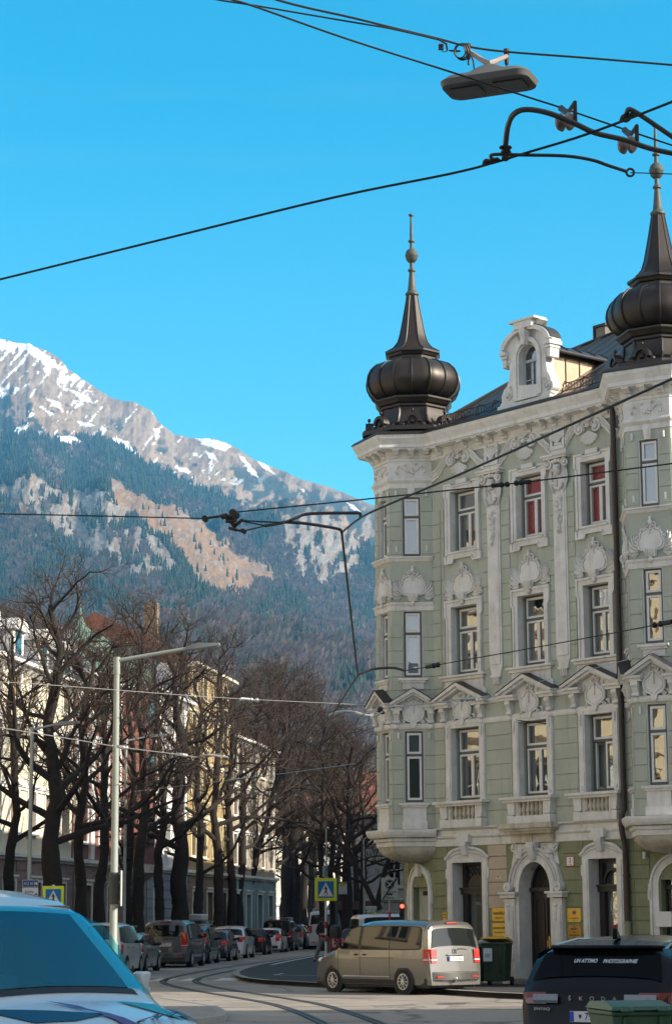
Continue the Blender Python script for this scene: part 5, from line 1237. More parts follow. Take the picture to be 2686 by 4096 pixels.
# dwarf pine on the shoulder
fall = PX*0.55+PY
dline = pw(wx, [(-700,1650),(0,1700),(200,1720),(330,1690),(520,1800),(640,1830),(760,1880),(860,1900),(940,1890),(1050,1905),(1150,1930),(1300,1975),(1500,2040),(2600,2400)])
alt = (PY-sk)
pm = sstep(0.50, 0.58, n_f*0.6+n_l*0.4+0.30*sstep(120, 420, alt)-0.10*sstep(900, 300, PX)+0.06*sstep(900, 1200, PX))
pm = np.maximum(pm*sstep(30, 110, alt+60*sstep(850, 1150, PX)), 0)
col = mixc(col, pine, pm*0.9)
forest_m = np.zeros(PX.shape)
tl = pw(wx, [(-700,1740),(0,1725),(130,1722),(215,1770),(300,1760),(410,1735),(540,1815),(640,1870),(760,1925),(900,1985),(1000,2030),(1150,2085),(2600,2500)])
forest_m = sstep(-6, 10, wy-tl)
cliffP = z6([(-60,640),(40,622),(118,575),(165,605),(205,650),(330,640),(420,660),(500,720),(520,760),(455,790),(465,870),(490,975),(430,930),(345,890),(280,870),(180,760),(60,680),(-60,660)])
cliff2 = z6([(480,800),(560,780),(640,860),(690,940),(640,985),(560,990),(500,960),(520,880)])
meadP = z6([(420,598),(500,650),(600,690),(680,698),(770,765),(840,805),(910,880),(1060,965),(1090,1000),(1010,1010),(960,1055),(830,1040),(770,1000),(745,930),(690,870),(650,830),(600,800),(560,770),(500,730),(430,660)])
mead2 = z6([(0,610),(40,640),(100,720),(130,760),(70,730),(20,660)])
knobP = z6([(1095,740),(1150,770),(1195,715),(1290,740),(1360,800),(1410,870),(1395,950),(1330,1000),(1280,1025),(1210,985),(1165,960),(1140,890),(1110,840)])
mc_ = inpoly(wx, wy, cliffP) | inpoly(wx, wy, cliff2); mk_ = inpoly(wx, wy, knobP); mm_ = inpoly(wx, wy, meadP) | inpoly(wx, wy, mead2)
veg = sstep(0.56, 0.63, fbm(PX/22+70, PY/34, 4))
strea = ridged((PX+0.35*PY)/13, (PY-0.3*PX)/70, 4)
ck_ = mixc(np.broadcast_to(cliff, PX.shape+(3,)), rock, np.clip((0.66-strea)*3.2, 0, 1)); ck_ = mixc(ck_, pine, veg*0.75)
md_ = mixc(np.broadcast_to(meadow, PX.shape+(3,)), brown, sstep(0.45, 0.7, n_f)*0.6); md_ = mixc(md_, cliff, sstep(0.60, 0.66, fbm(PX/16+7, PY/13, 4))*0.7)
decid = sstep(0.47, 0.58, fbm(PX/75+3, PY/60, 4)+0.11*sstep(2150, 2650, PY)-0.12*sstep(2300, 1800, PY))
fc = mixc(np.broadcast_to(forest, PX.shape+(3,)), brown, decid*0.85)
col = mixc(col, fc, forest_m)
col = np.where(mm_[..., None], md_, col); col = np.where(mc_[..., None], ck_, col); col = np.where(mk_[..., None] , ck_, col)
open_m = mm_ | (mc_ & (veg < 0.5)) | (mk_ & (veg < 0.5))
# snow: lies in gullies high up and in a few long streaks
sn = ridged((PX*0.75+PY*0.66)/36, (PX*0.66-PY*0.75)/150+2, 5)
cover = sstep(260, 0, alt)*sstep(420, 0, PX)*0.075+0.03*sstep(330, 60, alt)*sstep(800, 300, PX)-0.075
smask = sstep(0.672, 0.705, sn*0.75+0.25*n_c+cover)*sstep(0, 8, alt+6)*sstep(720, 560, alt-np.interp(PX, [0, 400], [40, -180]))*sstep(1150, 700, PX)
smask = np.maximum(smask*(1-forest_m), 0)
SP = [[(180,285),(235,305),(248,338),(215,318)],[(265,250),(330,270),(365,300),(320,295)],[(225,430),(300,440),(328,462),(290,468),(240,452)],[(283,375),(345,380),(372,395),(320,393)],[(430,438),(500,455),(525,500),(490,480)],[(675,548),(730,558),(750,578),(700,570)],
      [(755,435),(820,440),(905,470),(880,492),(800,470)],[(795,488),(830,500),(850,532),(815,520)],[(925,500),(965,530),(1015,600),(975,575)],[(985,512),(1035,540),(1075,585),(1030,560)],[(1165,640),(1192,643),(1185,650)],[(1348,688),(1380,705),(1408,730),(1370,718)],[(1382,815),(1408,828),(1400,832)],[(150,310),(215,350),(195,355)],[(60,66),(130,80),(215,140),(250,175),(190,165),(110,105)],[(0,55),(60,70),(60,110),(0,95)],[(80,405),(112,380),(105,412)],[(600,405),(628,415),(612,450)]]
for p in SP: smask = np.maximum(smask, inpoly(PX+14*(n_c-0.5)+8*(fbm(PX/6,PY/6,2)-0.5), PY+16*(fbm(PX/8+4, PY/8, 3)-0.5), z6(p)).astype(float))
col = mixc(col, snow, smask)
col *= (0.72+0.56*fbm(PX/5, PY/5, 2))[..., None]*(0.78+0.44*n_c)[..., None]
me = bpy.data.meshes.new('mountain')
idx = np.arange(NX*NY).reshape(NY, NX)
quads = np.stack([idx[:-1, :-1], idx[:-1, 1:], idx[1:, 1:], idx[1:, :-1]], -1).reshape(-1, 4)
def np_mesh(me, V, Q):
    n = Q.shape[1]
    me.vertices.add(len(V)); me.vertices.foreach_set('co', np.ascontiguousarray(V, dtype=np.float32).ravel())
    me.loops.add(Q.size); me.loops.foreach_set('vertex_index', np.ascontiguousarray(Q, dtype=np.int32).ravel())
    me.polygons.add(len(Q)); me.polygons.foreach_set('loop_start', np.arange(0, Q.size, n, dtype=np.int32)); me.polygons.foreach_set('loop_total', np.full(len(Q), n, np.int32))
    me.update(calc_edges=True)
np_mesh(me, PT.reshape(-1, 3), quads)
at_ = me.color_attributes.new('cover', 'FLOAT_COLOR', 'POINT')
at_.data.foreach_set('color', np.concatenate([col, np.ones(col.shape[:2]+(1,))], -1).astype(np.float32).ravel())
def attr_mat(name, rough=0.9):
    m = bpy.data.materials.new(name); m.use_nodes = True; t = m.node_tree; b = t.nodes['Principled BSDF']; b.inputs['Roughness'].default_value = rough; b.inputs['Specular IOR Level'].default_value = 0.1
    a = t.nodes.new('ShaderNodeVertexColor'); a.layer_name = 'cover'; t.links.new(a.outputs[0], b.inputs['Base Color']); return m
me.materials.append(attr_mat('mountain_cover')); me.shade_smooth()
o = bpy.data.objects.new('mountain', me); COL.objects.link(o); o['kind'] = 'structure'
# --- woods on the slopes: every tree a small crown, all of one wood in one mesh
def wood(name, n, want, kind, seed):
    rs = np.random.RandomState(seed)
    i = rs.randint(2, NY-3, n*4); j = rs.randint(2, NX-3, n*4)
    w_ = want[i, j]*(np.abs(D[i+1, j]-D[i, j]) < 200); keep = rs.rand(len(i)) < w_
    i, j = i[keep][:n], j[keep][:n]; n = len(i)
    P = PT[i, j]; dist = D[i, j]
    near = (PY[i, j] > c1[i, j])
    h = np.where(near, 13.0, 9.6+1.6*(dist-2000)/2000)*rs.uniform(0.6, 1.35, n)
    rot = rs.rand(n)*6.283
    if kind == 'cone':
        k = 5; an = np.arange(k)*2*np.pi/k
        V = []; 
        levels = [(0.02, 0.20, 0.55), (0.30, 0.155, 0.80), (0.58, 0.10, 1.0)]
        vs = np.zeros((n, 3*(k+1), 3)); F_l = []
        for li, (z0, r0, z1) in enumerate(levels):
            for q_ in range(k):
                a = rot+an[q_]+li*0.6; rr = r0*h*rs.uniform(0.75, 1.25, n)
                vs[:, li*(k+1)+q_, 0] = P[:, 0]+rr*np.cos(a); vs[:, li*(k+1)+q_, 1] = P[:, 1]+rr*np.sin(a); vs[:, li*(k+1)+q_, 2] = P[:, 2]+h*z0
            vs[:, li*(k+1)+k] = P; vs[:, li*(k+1)+k, 2] += h*z1
            for q_ in range(k): F_l.append((li*(k+1)+q_, li*(k+1)+(q_+1) % k, li*(k+1)+k))
        nv = 3*(k+1)
        base = np.array([0.046, 0.056, 0.034])
    else:
        k = 9; vs = np.zeros((n, k*3, 3)); F_l = []
        for q_ in range(k):
            a = rot+q_*2*np.pi/k*2.1; sp = rs.uniform(0.08, 0.42, n); hh = h*rs.uniform(0.6, 1.0, n); wd = h*rs.uniform(0.05, 0.10, n)
            cx = P[:, 0]+h*sp*np.cos(a); cy = P[:, 1]+h*sp*np.sin(a)
            vs[:, q_*3, 0] = P[:, 0]+0.1*h*np.cos(a); vs[:, q_*3, 1] = P[:, 1]+0.1*h*np.sin(a); vs[:, q_*3, 2] = P[:, 2]+h*rs.uniform(0, 0.25, n)
            vs[:, q_*3+1, 0] = cx-wd; vs[:, q_*3+1, 1] = cy+0.3*wd; vs[:, q_*3+1, 2] = P[:, 2]+hh*0.85
            vs[:, q_*3+2, 0] = cx+wd; vs[:, q_*3+2, 1] = cy-0.3*wd; vs[:, q_*3+2, 2] = P[:, 2]+hh
            F_l.append((q_*3, q_*3+1, q_*3+2))
        nv = k*3
        base = np.array([0.25, 0.18, 0.14])
    Fa = (np.array(F_l)[None]+(np.arange(n)*nv)[:, None, None]).reshape(-1, 3)
    m_ = bpy.data.meshes.new(name); np_mesh(m_, vs.reshape(-1, 3), Fa)
    cc = base[None]*rs.uniform(0.65, 1.5, (n, 1))*(1+0.14*(rs.rand(n, 3)-0.5))
    cc = np.repeat(np.concatenate([cc, np.ones((n, 1))], 1)[:, None], nv, 1)
    ca = m_.color_attributes.new('cover', 'FLOAT_COLOR', 'POINT'); ca.data.foreach_set('color', cc.astype(np.float32).ravel())
    m_.materials.append(attr_mat(name+'_leaf', 1.0))
    ob = bpy.data.objects.new(name, m_); COL.objects.link(ob); ob['kind'] = 'stuff'
    ob['label'] = 'dark spruce wood covering the mountain slopes' if kind == 'cone' else 'bare brown broadleaf wood on the lower mountain slopes'; ob['category'] = 'wood'
dens = np.clip(D/3000, 0.4, 1)**0
conif = np.where(open_m, 0.10*mm_*(fbm(PX/26+31, PY/26, 3) > 0.60), forest_m*np.where(PY > c1, 0.55-0.42*decid, 1.0-0.72*decid))+(1-forest_m)*0.03*sstep(200, 500, alt)
conif = conif*(PY < 3000)
wood('spruce_wood', 24000, conif*(smask < 0.3), 'cone', 3)
wood('broadleaf_wood', 12000, np.where(open_m, 0, forest_m*decid)*(PY < 3050), 'round', 4)
# --- air between the town and the mountain
mb = MB(); mb.box(-4200, 4200, -300, 6500, -1.5, 1850)
hz = bpy.data.materials.new('haze_air'); hz.use_nodes = True; t = hz.node_tree
for n in list(t.nodes): t.nodes.remove(n)
o_ = t.nodes.new('ShaderNodeOutputMaterial'); pv = t.nodes.new('ShaderNodeVolumePrincipled'); pv.inputs['Color'].default_value = (0.13, 0.56, 1.0, 1); pv.inputs['Density'].default_value = 0.000095; pv.inputs['Anisotropy'].default_value = 0.0
t.links.new(pv.outputs[0], o_.inputs['Volume'])
hzo = obj('haze', mb, hz, smooth=0, kind='stuff')
# ------------------------------------------------------------------ houses on the left side of the street
LS = Fr((-13.6, 90.0), 81)
M_WINF = mat('old_window_white', (0.55, 0.55, 0.52), 0.6, var=0.1); M_PANED = glass('far_window_glass', (0.25, 0.27, 0.28), 0.3)
M_TILE = mat('slate_roof', (0.12, 0.12, 0.125), 0.6, var=0.3, scale=2)
def row_house(name, label, cat, u0, u1, floors, m_wall, m_trim, m_gf, pitch=2.3, ww=1.05, roof='mansard', roof_h=2.6, m_roof=None, depth=11.0, fr=LS, group=None, gf_win=True, m_frame=None, gfz=4.6, win=True):
    b = thing(name, label, cat, fr((u0+u1)/2, 0, 0), group)
    mb = MB(fr); ops = []; n = max(2, int((u1-u0-0.8)/pitch)); st = (u1-u0)/n
    for k in range(n):
        uc = u0+st*(k+0.5)
        for z0, z1 in floors: ops.append((uc-ww/2, uc+ww/2, z0+0.9, z0+0.9+min(2.1, (z1-z0)*0.6)))
    ztop = floors[-1][1]
    grid_wall(mb, fr, u0, u1, gfz, ztop, ops, -0.4, 0); mb.box(u0, u1, -depth, -0.4, gfz, ztop)
    obj('wall', mb, m_wall, b, smooth=0)
    mb = MB(fr); gops = []
    ng = max(2, int((u1-u0)/3.4)); sg = (u1-u0)/ng
    for k in range(ng):
        uc = u0+sg*(k+0.5); gops.append((uc-0.8, uc+0.8, 0.3 if k % 3 == 1 else 1.0, 3.5))
    grid_wall(mb, fr, u0, u1, 0.1, gfz, gops, -0.4, 0.05); mb.box(u0, u1, -depth, -0.4, 0.1, gfz)
    zz = [0.6+0.48*i for i in range(9) if 0.6+0.48*i < gfz]
    for a_, b_ in zip(zz, zz[1:]):
        us = [u0]+[x for g in gops for x in (g[0]-0.18, g[1]+0.18)]+[u1]
        for i in range(0, len(us), 2):
            if us[i+1]-us[i] > 0.1: mb.box(us[i], us[i+1], 0.05, 0.085, a_+0.02, b_-0.02)
    obj('ground_floor', mb, m_gf, b, smooth=0)
    for o_ in ops+gops:
        if not win: break
        m_ = MB(fr); w0 = -0.22; a_, b_, c_, d_ = o_
        m_.ring(rect(a_, b_, c_, d_), rect(a_+0.09, b_-0.09, c_+0.09, d_-0.09), w0-0.08, w0); m_.box((a_+b_)/2-0.05, (a_+b_)/2+0.05, w0-0.08, w0, c_+0.09, d_-0.09); m_.box(a_+0.09, b_-0.09, w0-0.08, w0+0.01, c_+(d_-c_)*0.66-0.04, c_+(d_-c_)*0.66+0.04)
        f = obj('window', m_, (m_frame or M_WINF) if o_ in ops else (m_frame or M_WINF), b, smooth=0)
        m_ = MB(fr); m_.add([(a_,w0-0.05,c_),(b_,w0-0.05,c_),(b_,w0-0.05,d_),(a_,w0-0.05,d_)], [(0,1,2,3)]); m_.add([(a_,w0-0.17,c_),(b_,w0-0.17,c_),(b_,w0-0.17,d_),(a_,w0-0.17,d_)], [(0,1,2,3)])
        m_.mi = [0, 1]; obj('pane', m_, [M_PANED, M_DARK], f, smooth=0)
        m_ = MB(fr); m_.ring(rect(a_-0.16, b_+0.16, c_-0.1, d_+0.18), rect(a_-0.003, b_+0.003, c_-0.003, d_+0.003), 0.0, 0.10 if o_ in gops else 0.06); m_.box(a_-0.24, b_+0.24, 0.0, 0.18, d_+0.18, d_+0.27); m_.box(a_-0.22, b_+0.22, 0, 0.16, c_-0.17, c_-0.1)
        obj('surround', m_, m_trim, f, smooth=0)
    mb = MB(fr)
    for z, pr_ in [(gfz, 0.3)]+[(fl[0], 0.12) for fl in floors[1:]]+[(ztop, 0.55)]:
        mb.box(u0-0.05, u1+0.05, -0.05, pr_*0.55, z-0.22, z-0.1); mb.box(u0-0.05, u1+0.05, -0.05, pr_, z-0.1, z+0.05)
    for k in range(int((u1-u0)/0.9)): mb.tbox(u0+0.3+k*0.9, u0+0.5+k*0.9, 0.02, 0.4, ztop-0.42, ztop-0.22, 0, 0, 0, 0.2)
    obj('cornice', mb, m_trim, b, smooth=0)
    mb = MB(fr); mr = m_roof or M_TILE
    if roof == 'mansard':
        mb.add([(u0,0.45,ztop+0.05),(u1,0.45,ztop+0.05),(u1,-1.1,ztop+roof_h),(u0,-1.1,ztop+roof_h),(u0,-depth/2,ztop+roof_h+1.6),(u1,-depth/2,ztop+roof_h+1.6),(u0,-depth,ztop),(u1,-depth,ztop)],
               [(0,1,2,3),(3,2,5,4),(4,5,7,6),(0,3,4,6),(1,7,5,2)])
    else:
        mb.add([(u0,0.5,ztop+0.05),(u1,0.5,ztop+0.05),(u1,-depth/2,ztop+roof_h),(u0,-depth/2,ztop+roof_h),(u0,-depth,ztop),(u1,-depth,ztop)], [(0,1,2,3),(3,2,5,4),(0,3,4),(1,5,2)])
    rf = obj('roof', mb, mr, b, smooth=0)
    mb = MB(fr); mb.box(u0+st*0.8, u0+st*0.8+0.6, -3.2, -2.4, ztop+0.5, ztop+roof_h+0.8); obj('chimney', mb, M_BROWN, rf, smooth=0)
    return b, st, n, ztop
M_CREAM = mat('cream_render', (0.72, 0.66, 0.50), 0.9, var=0.08, scale=1); M_PINKST = mat('pink_stone', (0.27, 0.20, 0.17), 0.9, var=0.2, scale=2)
M_WHITER = mat('white_render', (0.74, 0.72, 0.68), 0.9, var=0.08, scale=1); M_BRICKR = mat('red_render', (0.25, 0.105, 0.078), 0.9, var=0.15, scale=1.5)
M_BLUEG = mat('blue_grey_render', (0.23, 0.27, 0.31), 0.9, var=0.15, scale=1.5); M_OCHRE = mat('ochre_render', (0.37, 0.275, 0.125), 0.9, var=0.15, scale=1.5)
M_BROWN = mat('brown_render', (0.20, 0.15, 0.10), 0.9, var=0.2); M_YEL = mat('warm_yellow_render', (0.70, 0.59, 0.38), 0.9, var=0.06, scale=1); M_OAKF = mat('oak_frame', (0.26, 0.15, 0.06), 0.6, var=0.2)
M_GREENC = mat('green_copper', (0.115, 0.19, 0.15), 0.7, var=0.25, scale=1.5); M_REDT = mat('red_tiles', (0.22, 0.085, 0.05), 0.85, var=0.3, scale=4)
row_house('town_house', 'warm yellow house with white window frames at the left end of the row', 'house', -62, -12.4, [(4.6, 8.6), (8.6, 12.6), (12.6, 16.6)], M_YEL, M_BROWN, M_YEL, roof_h=2.2, pitch=2.7, ww=1.35)
b1, st, n, zt = row_house('town_house', 'cream white house with grey mansard roof and round dormers behind the big left tree', 'house', -12.2, 10.3, [(4.7, 7.5), (7.5, 10.2), (10.2, 12.5)], M_CREAM, M_WHITER, M_PINKST, pitch=2.4, roof_h=2.0, m_frame=M_OAKF)
for k in range(6):
    uc = -10.2+k*3.7; mb = MB(LS)
    mb.box(uc-0.75, uc+0.75, -1.6, 0.25, zt+0.1, zt+1.25); ar_ = arc(uc, zt+1.25, 0.95, 0.55, 0, 180, 10); mb.prism(ar_, -1.8, 0.42)
    d_ = obj('dormer', mb, M_WHITER, b1, smooth=20)
    mb = MB(LS); mb.box(uc-0.42, uc+0.42, 0.25, 0.27, zt+0.3, zt+1.25); obj('pane', mb, M_PANED, d_, smooth=0)
b2, st, n, zt = row_house('town_house', 'red and white house with an oriel and green copper dome', 'house', 10.5, 24.0, [(4.6, 7.6), (7.6, 10.4), (10.4, 13.2)], M_BRICKR, M_WHITER, M_PINKST, pitch=2.6, ww=1.3, roof_h=2.2)
mb = MB(LS)
for k in range(6): mb.box(10.6+k*2.6, 11.25+k*2.6, 0.0, 0.12, 4.7, 12.6)
obj('pilaster', mb, M_WHITER, b2, smooth=0)
mb = MB(LS); mb.prism_z([(18.6,0),(19.4,1.1),(21.6,1.1),(22.4,0)], 4.5, 13.2); orl = obj('oriel', mb, M_BRICKR, b2, smooth=0)
mb = MB(LS); mb.prism_z([(18.4,0),(19.3,1.3),(21.7,1.3),(22.6,0)], 4.2, 4.6); mb.tbox(18.8, 22.2, 0, 1.1, 3.4, 4.2, 1.0, 1.0, 0, 0.9); mb.prism_z([(18.4,0),(19.3,1.3),(21.7,1.3),(22.6,0)], 13.0, 13.3); obj('corbel', mb, M_TRIMD, orl, smooth=0)
mb = MB(LS)
for z in (5.5, 8.4, 11.2): mb.box(19.9, 21.1, 1.1, 1.13, z, z+1.7)
obj('pane', mb, M_PANED, orl, smooth=0)
mb = MB(LS); mb.lathe([(2.0,13.3),(1.9,13.6),(1.5,13.8),(1.65,14.3),(1.5,14.9),(1.0,15.3),(0.5,15.5),(0.25,15.8),(0.1,16.2),(0.05,16.6),(0.0,16.9)], (14.0, -0.8, 0), 12); obj('copper_dome', mb, M_GREENC, b2, smooth=40)
mb = MB(LS); mb.lathe([(1.7,13.3),(1.6,13.6),(1.3,14.2),(0.9,14.8),(0.2,15.4),(0.0,15.9)], (20.5, -0.2, 0), 12); obj('copper_dome', mb, M_GREENC, b2, smooth=40)
row_house('town_house', 'white house with blue grey rusticated ground floor between the red and ochre houses', 'house', 24.2, 33.5, [(4.8, 8.0), (8.0, 11.0), (11.0, 13.8)], M_WHITER, M_WHITER, M_BLUEG, pitch=2.3, roof_h=2.2)
row_house('town_house', 'ochre yellow house with a brown ground floor behind the tree trunks', 'house', 33.7, 45.0, [(4.6, 7.8), (7.8, 10.8), (10.8, 13.6), (13.6, 16.2)], M_OCHRE, M_CREAM, M_BROWN, pitch=2.5, roof='gable', roof_h=3.0, m_roof=M_REDT)
row_house('town_house', 'pale beige house at the far end of the left row', 'house', 45.2, 60.0, [(4.4, 7.4), (7.4, 10.2), (10.2, 13.0)], mat('dull_beige_render', (0.40, 0.34, 0.25), 0.9, var=0.15), M_WHITER, mat('turquoise_shop', (0.22, 0.33, 0.33), 0.8), pitch=2.6, roof='gable', roof_h=3.0, m_roof=M_REDT)
# far houses closing the street
FB = Fr((-10.0, 236.0), 20)
row_house('apartment_house', 'long pale apartment house far behind the avenue trees', 'house', 0, 26, [(3.6, 6.6), (6.6, 9.6), (9.6, 12.6)], M_CREAM, M_WHITER, M_WHITER, pitch=3.4, roof='gable', roof_h=3.2, m_roof=M_REDT, fr=FB, gfz=3.6)
GB = Fr((0.6, 163.0), -8)
row_house('grey_house', 'plain grey house with a red tiled roof left of the green corner house', 'house', 0, 14, [(3.4, 6.4), (6.4, 9.6)], mat('grey_render', (0.33, 0.31, 0.29), 0.9, var=0.1), M_TRIMD, mat('grey_render', (0.33, 0.31, 0.29)), pitch=6.5, ww=1.0, roof='gable', roof_h=3.4, m_roof=M_REDT, fr=GB, gfz=3.4)
# houses across the side street at the right that throw the near shadow (outside the frame)
SB = Fr((9.6, 37.2), 180+90)
def block(label, pts, z1, m):
    t = thing('town_house', label, 'house', (pts[0][0], pts[0][1], 0)); mb = MB(); mb.prism_z(pts, 0.0, z1); obj('wall', mb, m, t, smooth=0)
    mb = MB(); mb.sweep(pts+[pts[0]], [(0, z1-0.4), (0.3, z1-0.1), (0.3, z1+0.05), (0, z1+0.06)]); obj('cornice', mb, M_WHITER, t, smooth=0)
    mb = MB(); cx = sum(p[0] for p in pts)/len(pts); cy = sum(p[1] for p in pts)/len(pts)
    mb.add([(x, y, z1+0.05) for x, y in pts]+[(cx, cy, z1+3.0)], [(i, (i+1) % len(pts), len(pts)) for i in range(len(pts))]); obj('roof', mb, M_TILE, t, smooth=0)
block('plain cream house across the side street on the right, beyond the picture edge', [(13.5, 36.2), (60, 37.0), (60, -20), (26, -20), (13.5, 20)][::-1], 15.5, M_CREAM)
block('tall grey house behind the viewer, seen only in reflections', [(-46, -16), (12, -16), (12, -34), (-46, -34)][::-1], 17.0, M_BROWN)
# ------------------------------------------------------------------ bare avenue trees
M_BARK = mat('dark_bark', (0.024, 0.018, 0.014), 0.95, var=0.35, scale=5, bump=0.6, bscale=22)
M_TWIG = mat('brown_twigs', (0.052, 0.034, 0.024), 0.95, var=0.25, scale=2)
def perp(d):
    a = Vector((0, 0, 1)) if abs(d.z) < 0.9 else Vector((1, 0, 0)); x = d.cross(a).normalized(); return x, d.cross(x).normalized()
def make_tree(seed, H=14.0, r0=0.36, fork=None, spread=1.0, clear=4.2, nl=17):
    rs = random.Random(seed); tr = MB(); cr = MB()
    def limb(p, d, L, r, bend, n, up):
        pts = [p.copy()]; q = p.copy(); dd = d.normalized()
        for i in range(n):
            x, y = perp(dd); dd = (dd+x*rs.uniform(-bend, bend)+y*rs.uniform(-bend, bend)+Vector((0, 0, up))).normalized()
            q = q+dd*(L/n); pts.append(q.copy())
        return pts
    tw_v, tw_f = [], []
    def twig(p, d, L, r):
        x, y = perp(d); b = len(tw_v); m_ = p+d*(L*0.5)+x*rs.uniform(-0.12, 0.12)*L+y*rs.uniform(-0.12, 0.12)*L; e = p+d*L+x*rs.uniform(-0.2, 0.2)*L+Vector((0, 0, rs.uniform(0.0, 0.15)*L))
        for c, rr in ((p, r), (m_, r*0.7)):
            for k in range(3):
                a = k*2.0944; tw_v.append(tuple(c+(x*math.cos(a)+y*math.sin(a))*rr))
        tw_v.append(tuple(e))
        for k in range(3):
            k2 = (k+1) % 3; tw_f.append((b+k, b+k2, b+3+k2, b+3+k)); tw_f.append((b+3+k, b+3+k2, b+6))
    stems = []
    if fork:
        base = [Vector((0, 0, -0.1)), Vector((0, 0, 0.5)), Vector((rs.uniform(-.1,.1), 0, fork*0.6)), Vector((0, 0, fork))]
        tr.tube(base, [r0*1.5, r0*1.1, r0, r0*0.95], 9, ID)
        for sg in (-1, 1):
            d0 = Vector((sg*0.32, rs.uniform(-.2,.2), 1)).normalized(); s_ = limb(Vector((0, 0, fork-0.25)), d0, H-fork, r0*0.7, 0.10, 9, 0.06); stems.append((s_, r0*0.68))
    else:
        s_ = [Vector((0, 0, -0.1)), Vector((0, 0, 0.45))]+[Vector((rs.uniform(-.2, .2)*(0.4+k/6), rs.uniform(-.2, .2)*(0.4+k/6), 0.45+(H*0.93-0.45)*(k+1)/9)) for k in range(9)]; stems.append((s_, r0))
    for s_, r_ in stems:
        n = len(s_); rad = [r_*(1-0.78*(i/(n-1))**1.1) for i in range(n)]
        if not fork: rad[0] = r_*1.55; rad[1] = r_*1.12
        fine = [Vector(p) for p in s_]; fine2 = []; rad2 = []
        for i in range(n-1):
            for q_ in range(3):
                t_ = q_/3; fine2.append(fine[i].lerp(fine[i+1], t_)+Vector((rs.uniform(-.03,.03), rs.uniform(-.03,.03), 0))); rad2.append((rad[i]*(1-t_)+rad[i+1]*t_)*rs.uniform(0.88, 1.16))
        fine2.append(fine[-1]); rad2.append(rad[-1])
        tr.tube(fine2, rad2, 9, ID)
        for q_ in range(7): zi = rs.randrange(3, len(fine2)-4); a_ = rs.uniform(0, 6.28); tr.ball(fine2[zi]+Vector((math.cos(a_), math.sin(a_), 0))*rad2[zi]*0.85, (rad2[zi]*0.35, rad2[zi]*0.35, rad2[zi]*0.5), 6, 5, ID)
        cnt = nl if not fork else int(nl*0.62)
        for k in range(cnt):
            t = (k+rs.random()*0.8)/cnt; z = clear+(H*0.96-clear)*t**0.9
            # point on the stem
            i = min(range(n), key=lambda q_: abs(s_[q_].z-z)); i = max(1, min(n-2, i)); a, b = s_[i-1 if s_[i].z > z else i], s_[i if s_[i].z > z else i+1]
            f_ = (z-a.z)/max(0.01, b.z-a.z); p = a.lerp(b, max(0, min(1, f_)))
            az = k*2.399+rs.uniform(-.5, .5); el = R(rs.uniform(8, 34)+30*t)
            d = Vector((math.cos(az)*math.cos(el), math.sin(az)*math.cos(el), math.sin(el)))
            L = spread*(4.6-2.7*t)*rs.uniform(0.75, 1.15); lr = (0.135-0.085*t)*rs.uniform(0.8, 1.15)*max(0.85, r0/0.36)
            pts = limb(p, d, L, lr, 0.30, 7, rs.uniform(-0.02, 0.12)); m = len(pts)
            tr.tube(pts, [lr*(1-0.72*j/(m-1)) for j in range(m)], 6, ID)
            for s2 in range(7):
                tt_ = rs.uniform(0.18, 1.0); j = min(m-2, int(tt_*(m-1))); p2 = pts[j].lerp(pts[j+1], tt_*(m-1)-j); dl = (pts[j+1]-pts[j]).normalized(); x, y = perp(dl); a2 = rs.uniform(0, 6.28)
                d2 = (dl*rs.uniform(0.3, 0.9)+(x*math.cos(a2)+y*math.sin(a2))*0.9+Vector((0, 0, 0.28))).normalized(); L2 = rs.uniform(0.9, 2.0)*(1-0.35*t)*min(1, spread+0.1); r2 = 0.034*rs.uniform(0.7, 1.2)
                pp = limb(p2, d2, L2, r2, 0.30, 4, 0.07); cr.tube(pp, [r2, r2*0.75, r2*0.55, r2*0.38, r2*0.22], 4, ID, cap=False)
                for s3 in range(3):
                    t3 = rs.uniform(0.15, 1.0); j3 = min(3, int(t3*4)); p3 = pp[j3].lerp(pp[j3+1], t3*4-j3); dl3 = (pp[j3+1]-pp[j3]).normalized(); x, y = perp(dl3); a3 = rs.uniform(0, 6.28)
                    d3 = (dl3*rs.uniform(0.4, 1.0)+(x*math.cos(a3)+y*math.sin(a3))*0.85+Vector((0, 0, 0.2))).normalized(); L3 = rs.uniform(0.45, 0.95)
                    twig(p3, d3, L3, 0.013)
                    for s4 in range(4):
                        p4 = p3+d3*(L3*rs.uniform(0.2, 0.95)); x, y = perp(d3); a4 = rs.uniform(0, 6.28)
                        twig(p4, (d3*0.7+(x*math.cos(a4)+y*math.sin(a4))*0.8+Vector((0, 0, rs.uniform(-.15, .25)))).normalized(), rs.uniform(0.25, 0.62), 0.008)
        # stub and shoots at the top
        top = s_[-1]
        for k in range(26):
            a = rs.uniform(0, 6.28); d = Vector((math.cos(a)*0.6, math.sin(a)*0.6, rs.uniform(0.3, 1.2))).normalized(); twig(top-Vector((0, 0, rs.uniform(0, 1.4))), d, rs.uniform(0.5, 1.3), 0.012)
    cr.v_extra = 0
    b = len(cr.v); cr.v.extend(tw_v); cr.f.extend(tuple(i+b for i in f) for f in tw_f); cr.mi.extend([0]*len(tw_f))
    return tr, cr
def tree_proto(name, label, seed, loc, group='bare trees of the avenue', **kw):
    t = thing(name, label, 'tree', (0, 0, 0), group)
    tr, cr = make_tree(seed, **kw)
    obj('trunk', tr, M_BARK, t, smooth=60); obj('crown', cr, M_TWIG, t, smooth=0)
    t.location = loc; return t
def row_f(px, Y):
    if px < 350 or px > 1260 or Y > 165: return 1.0
    return max(1.0, 15.55/((1343-px)/8870.0+0.07)/Y)
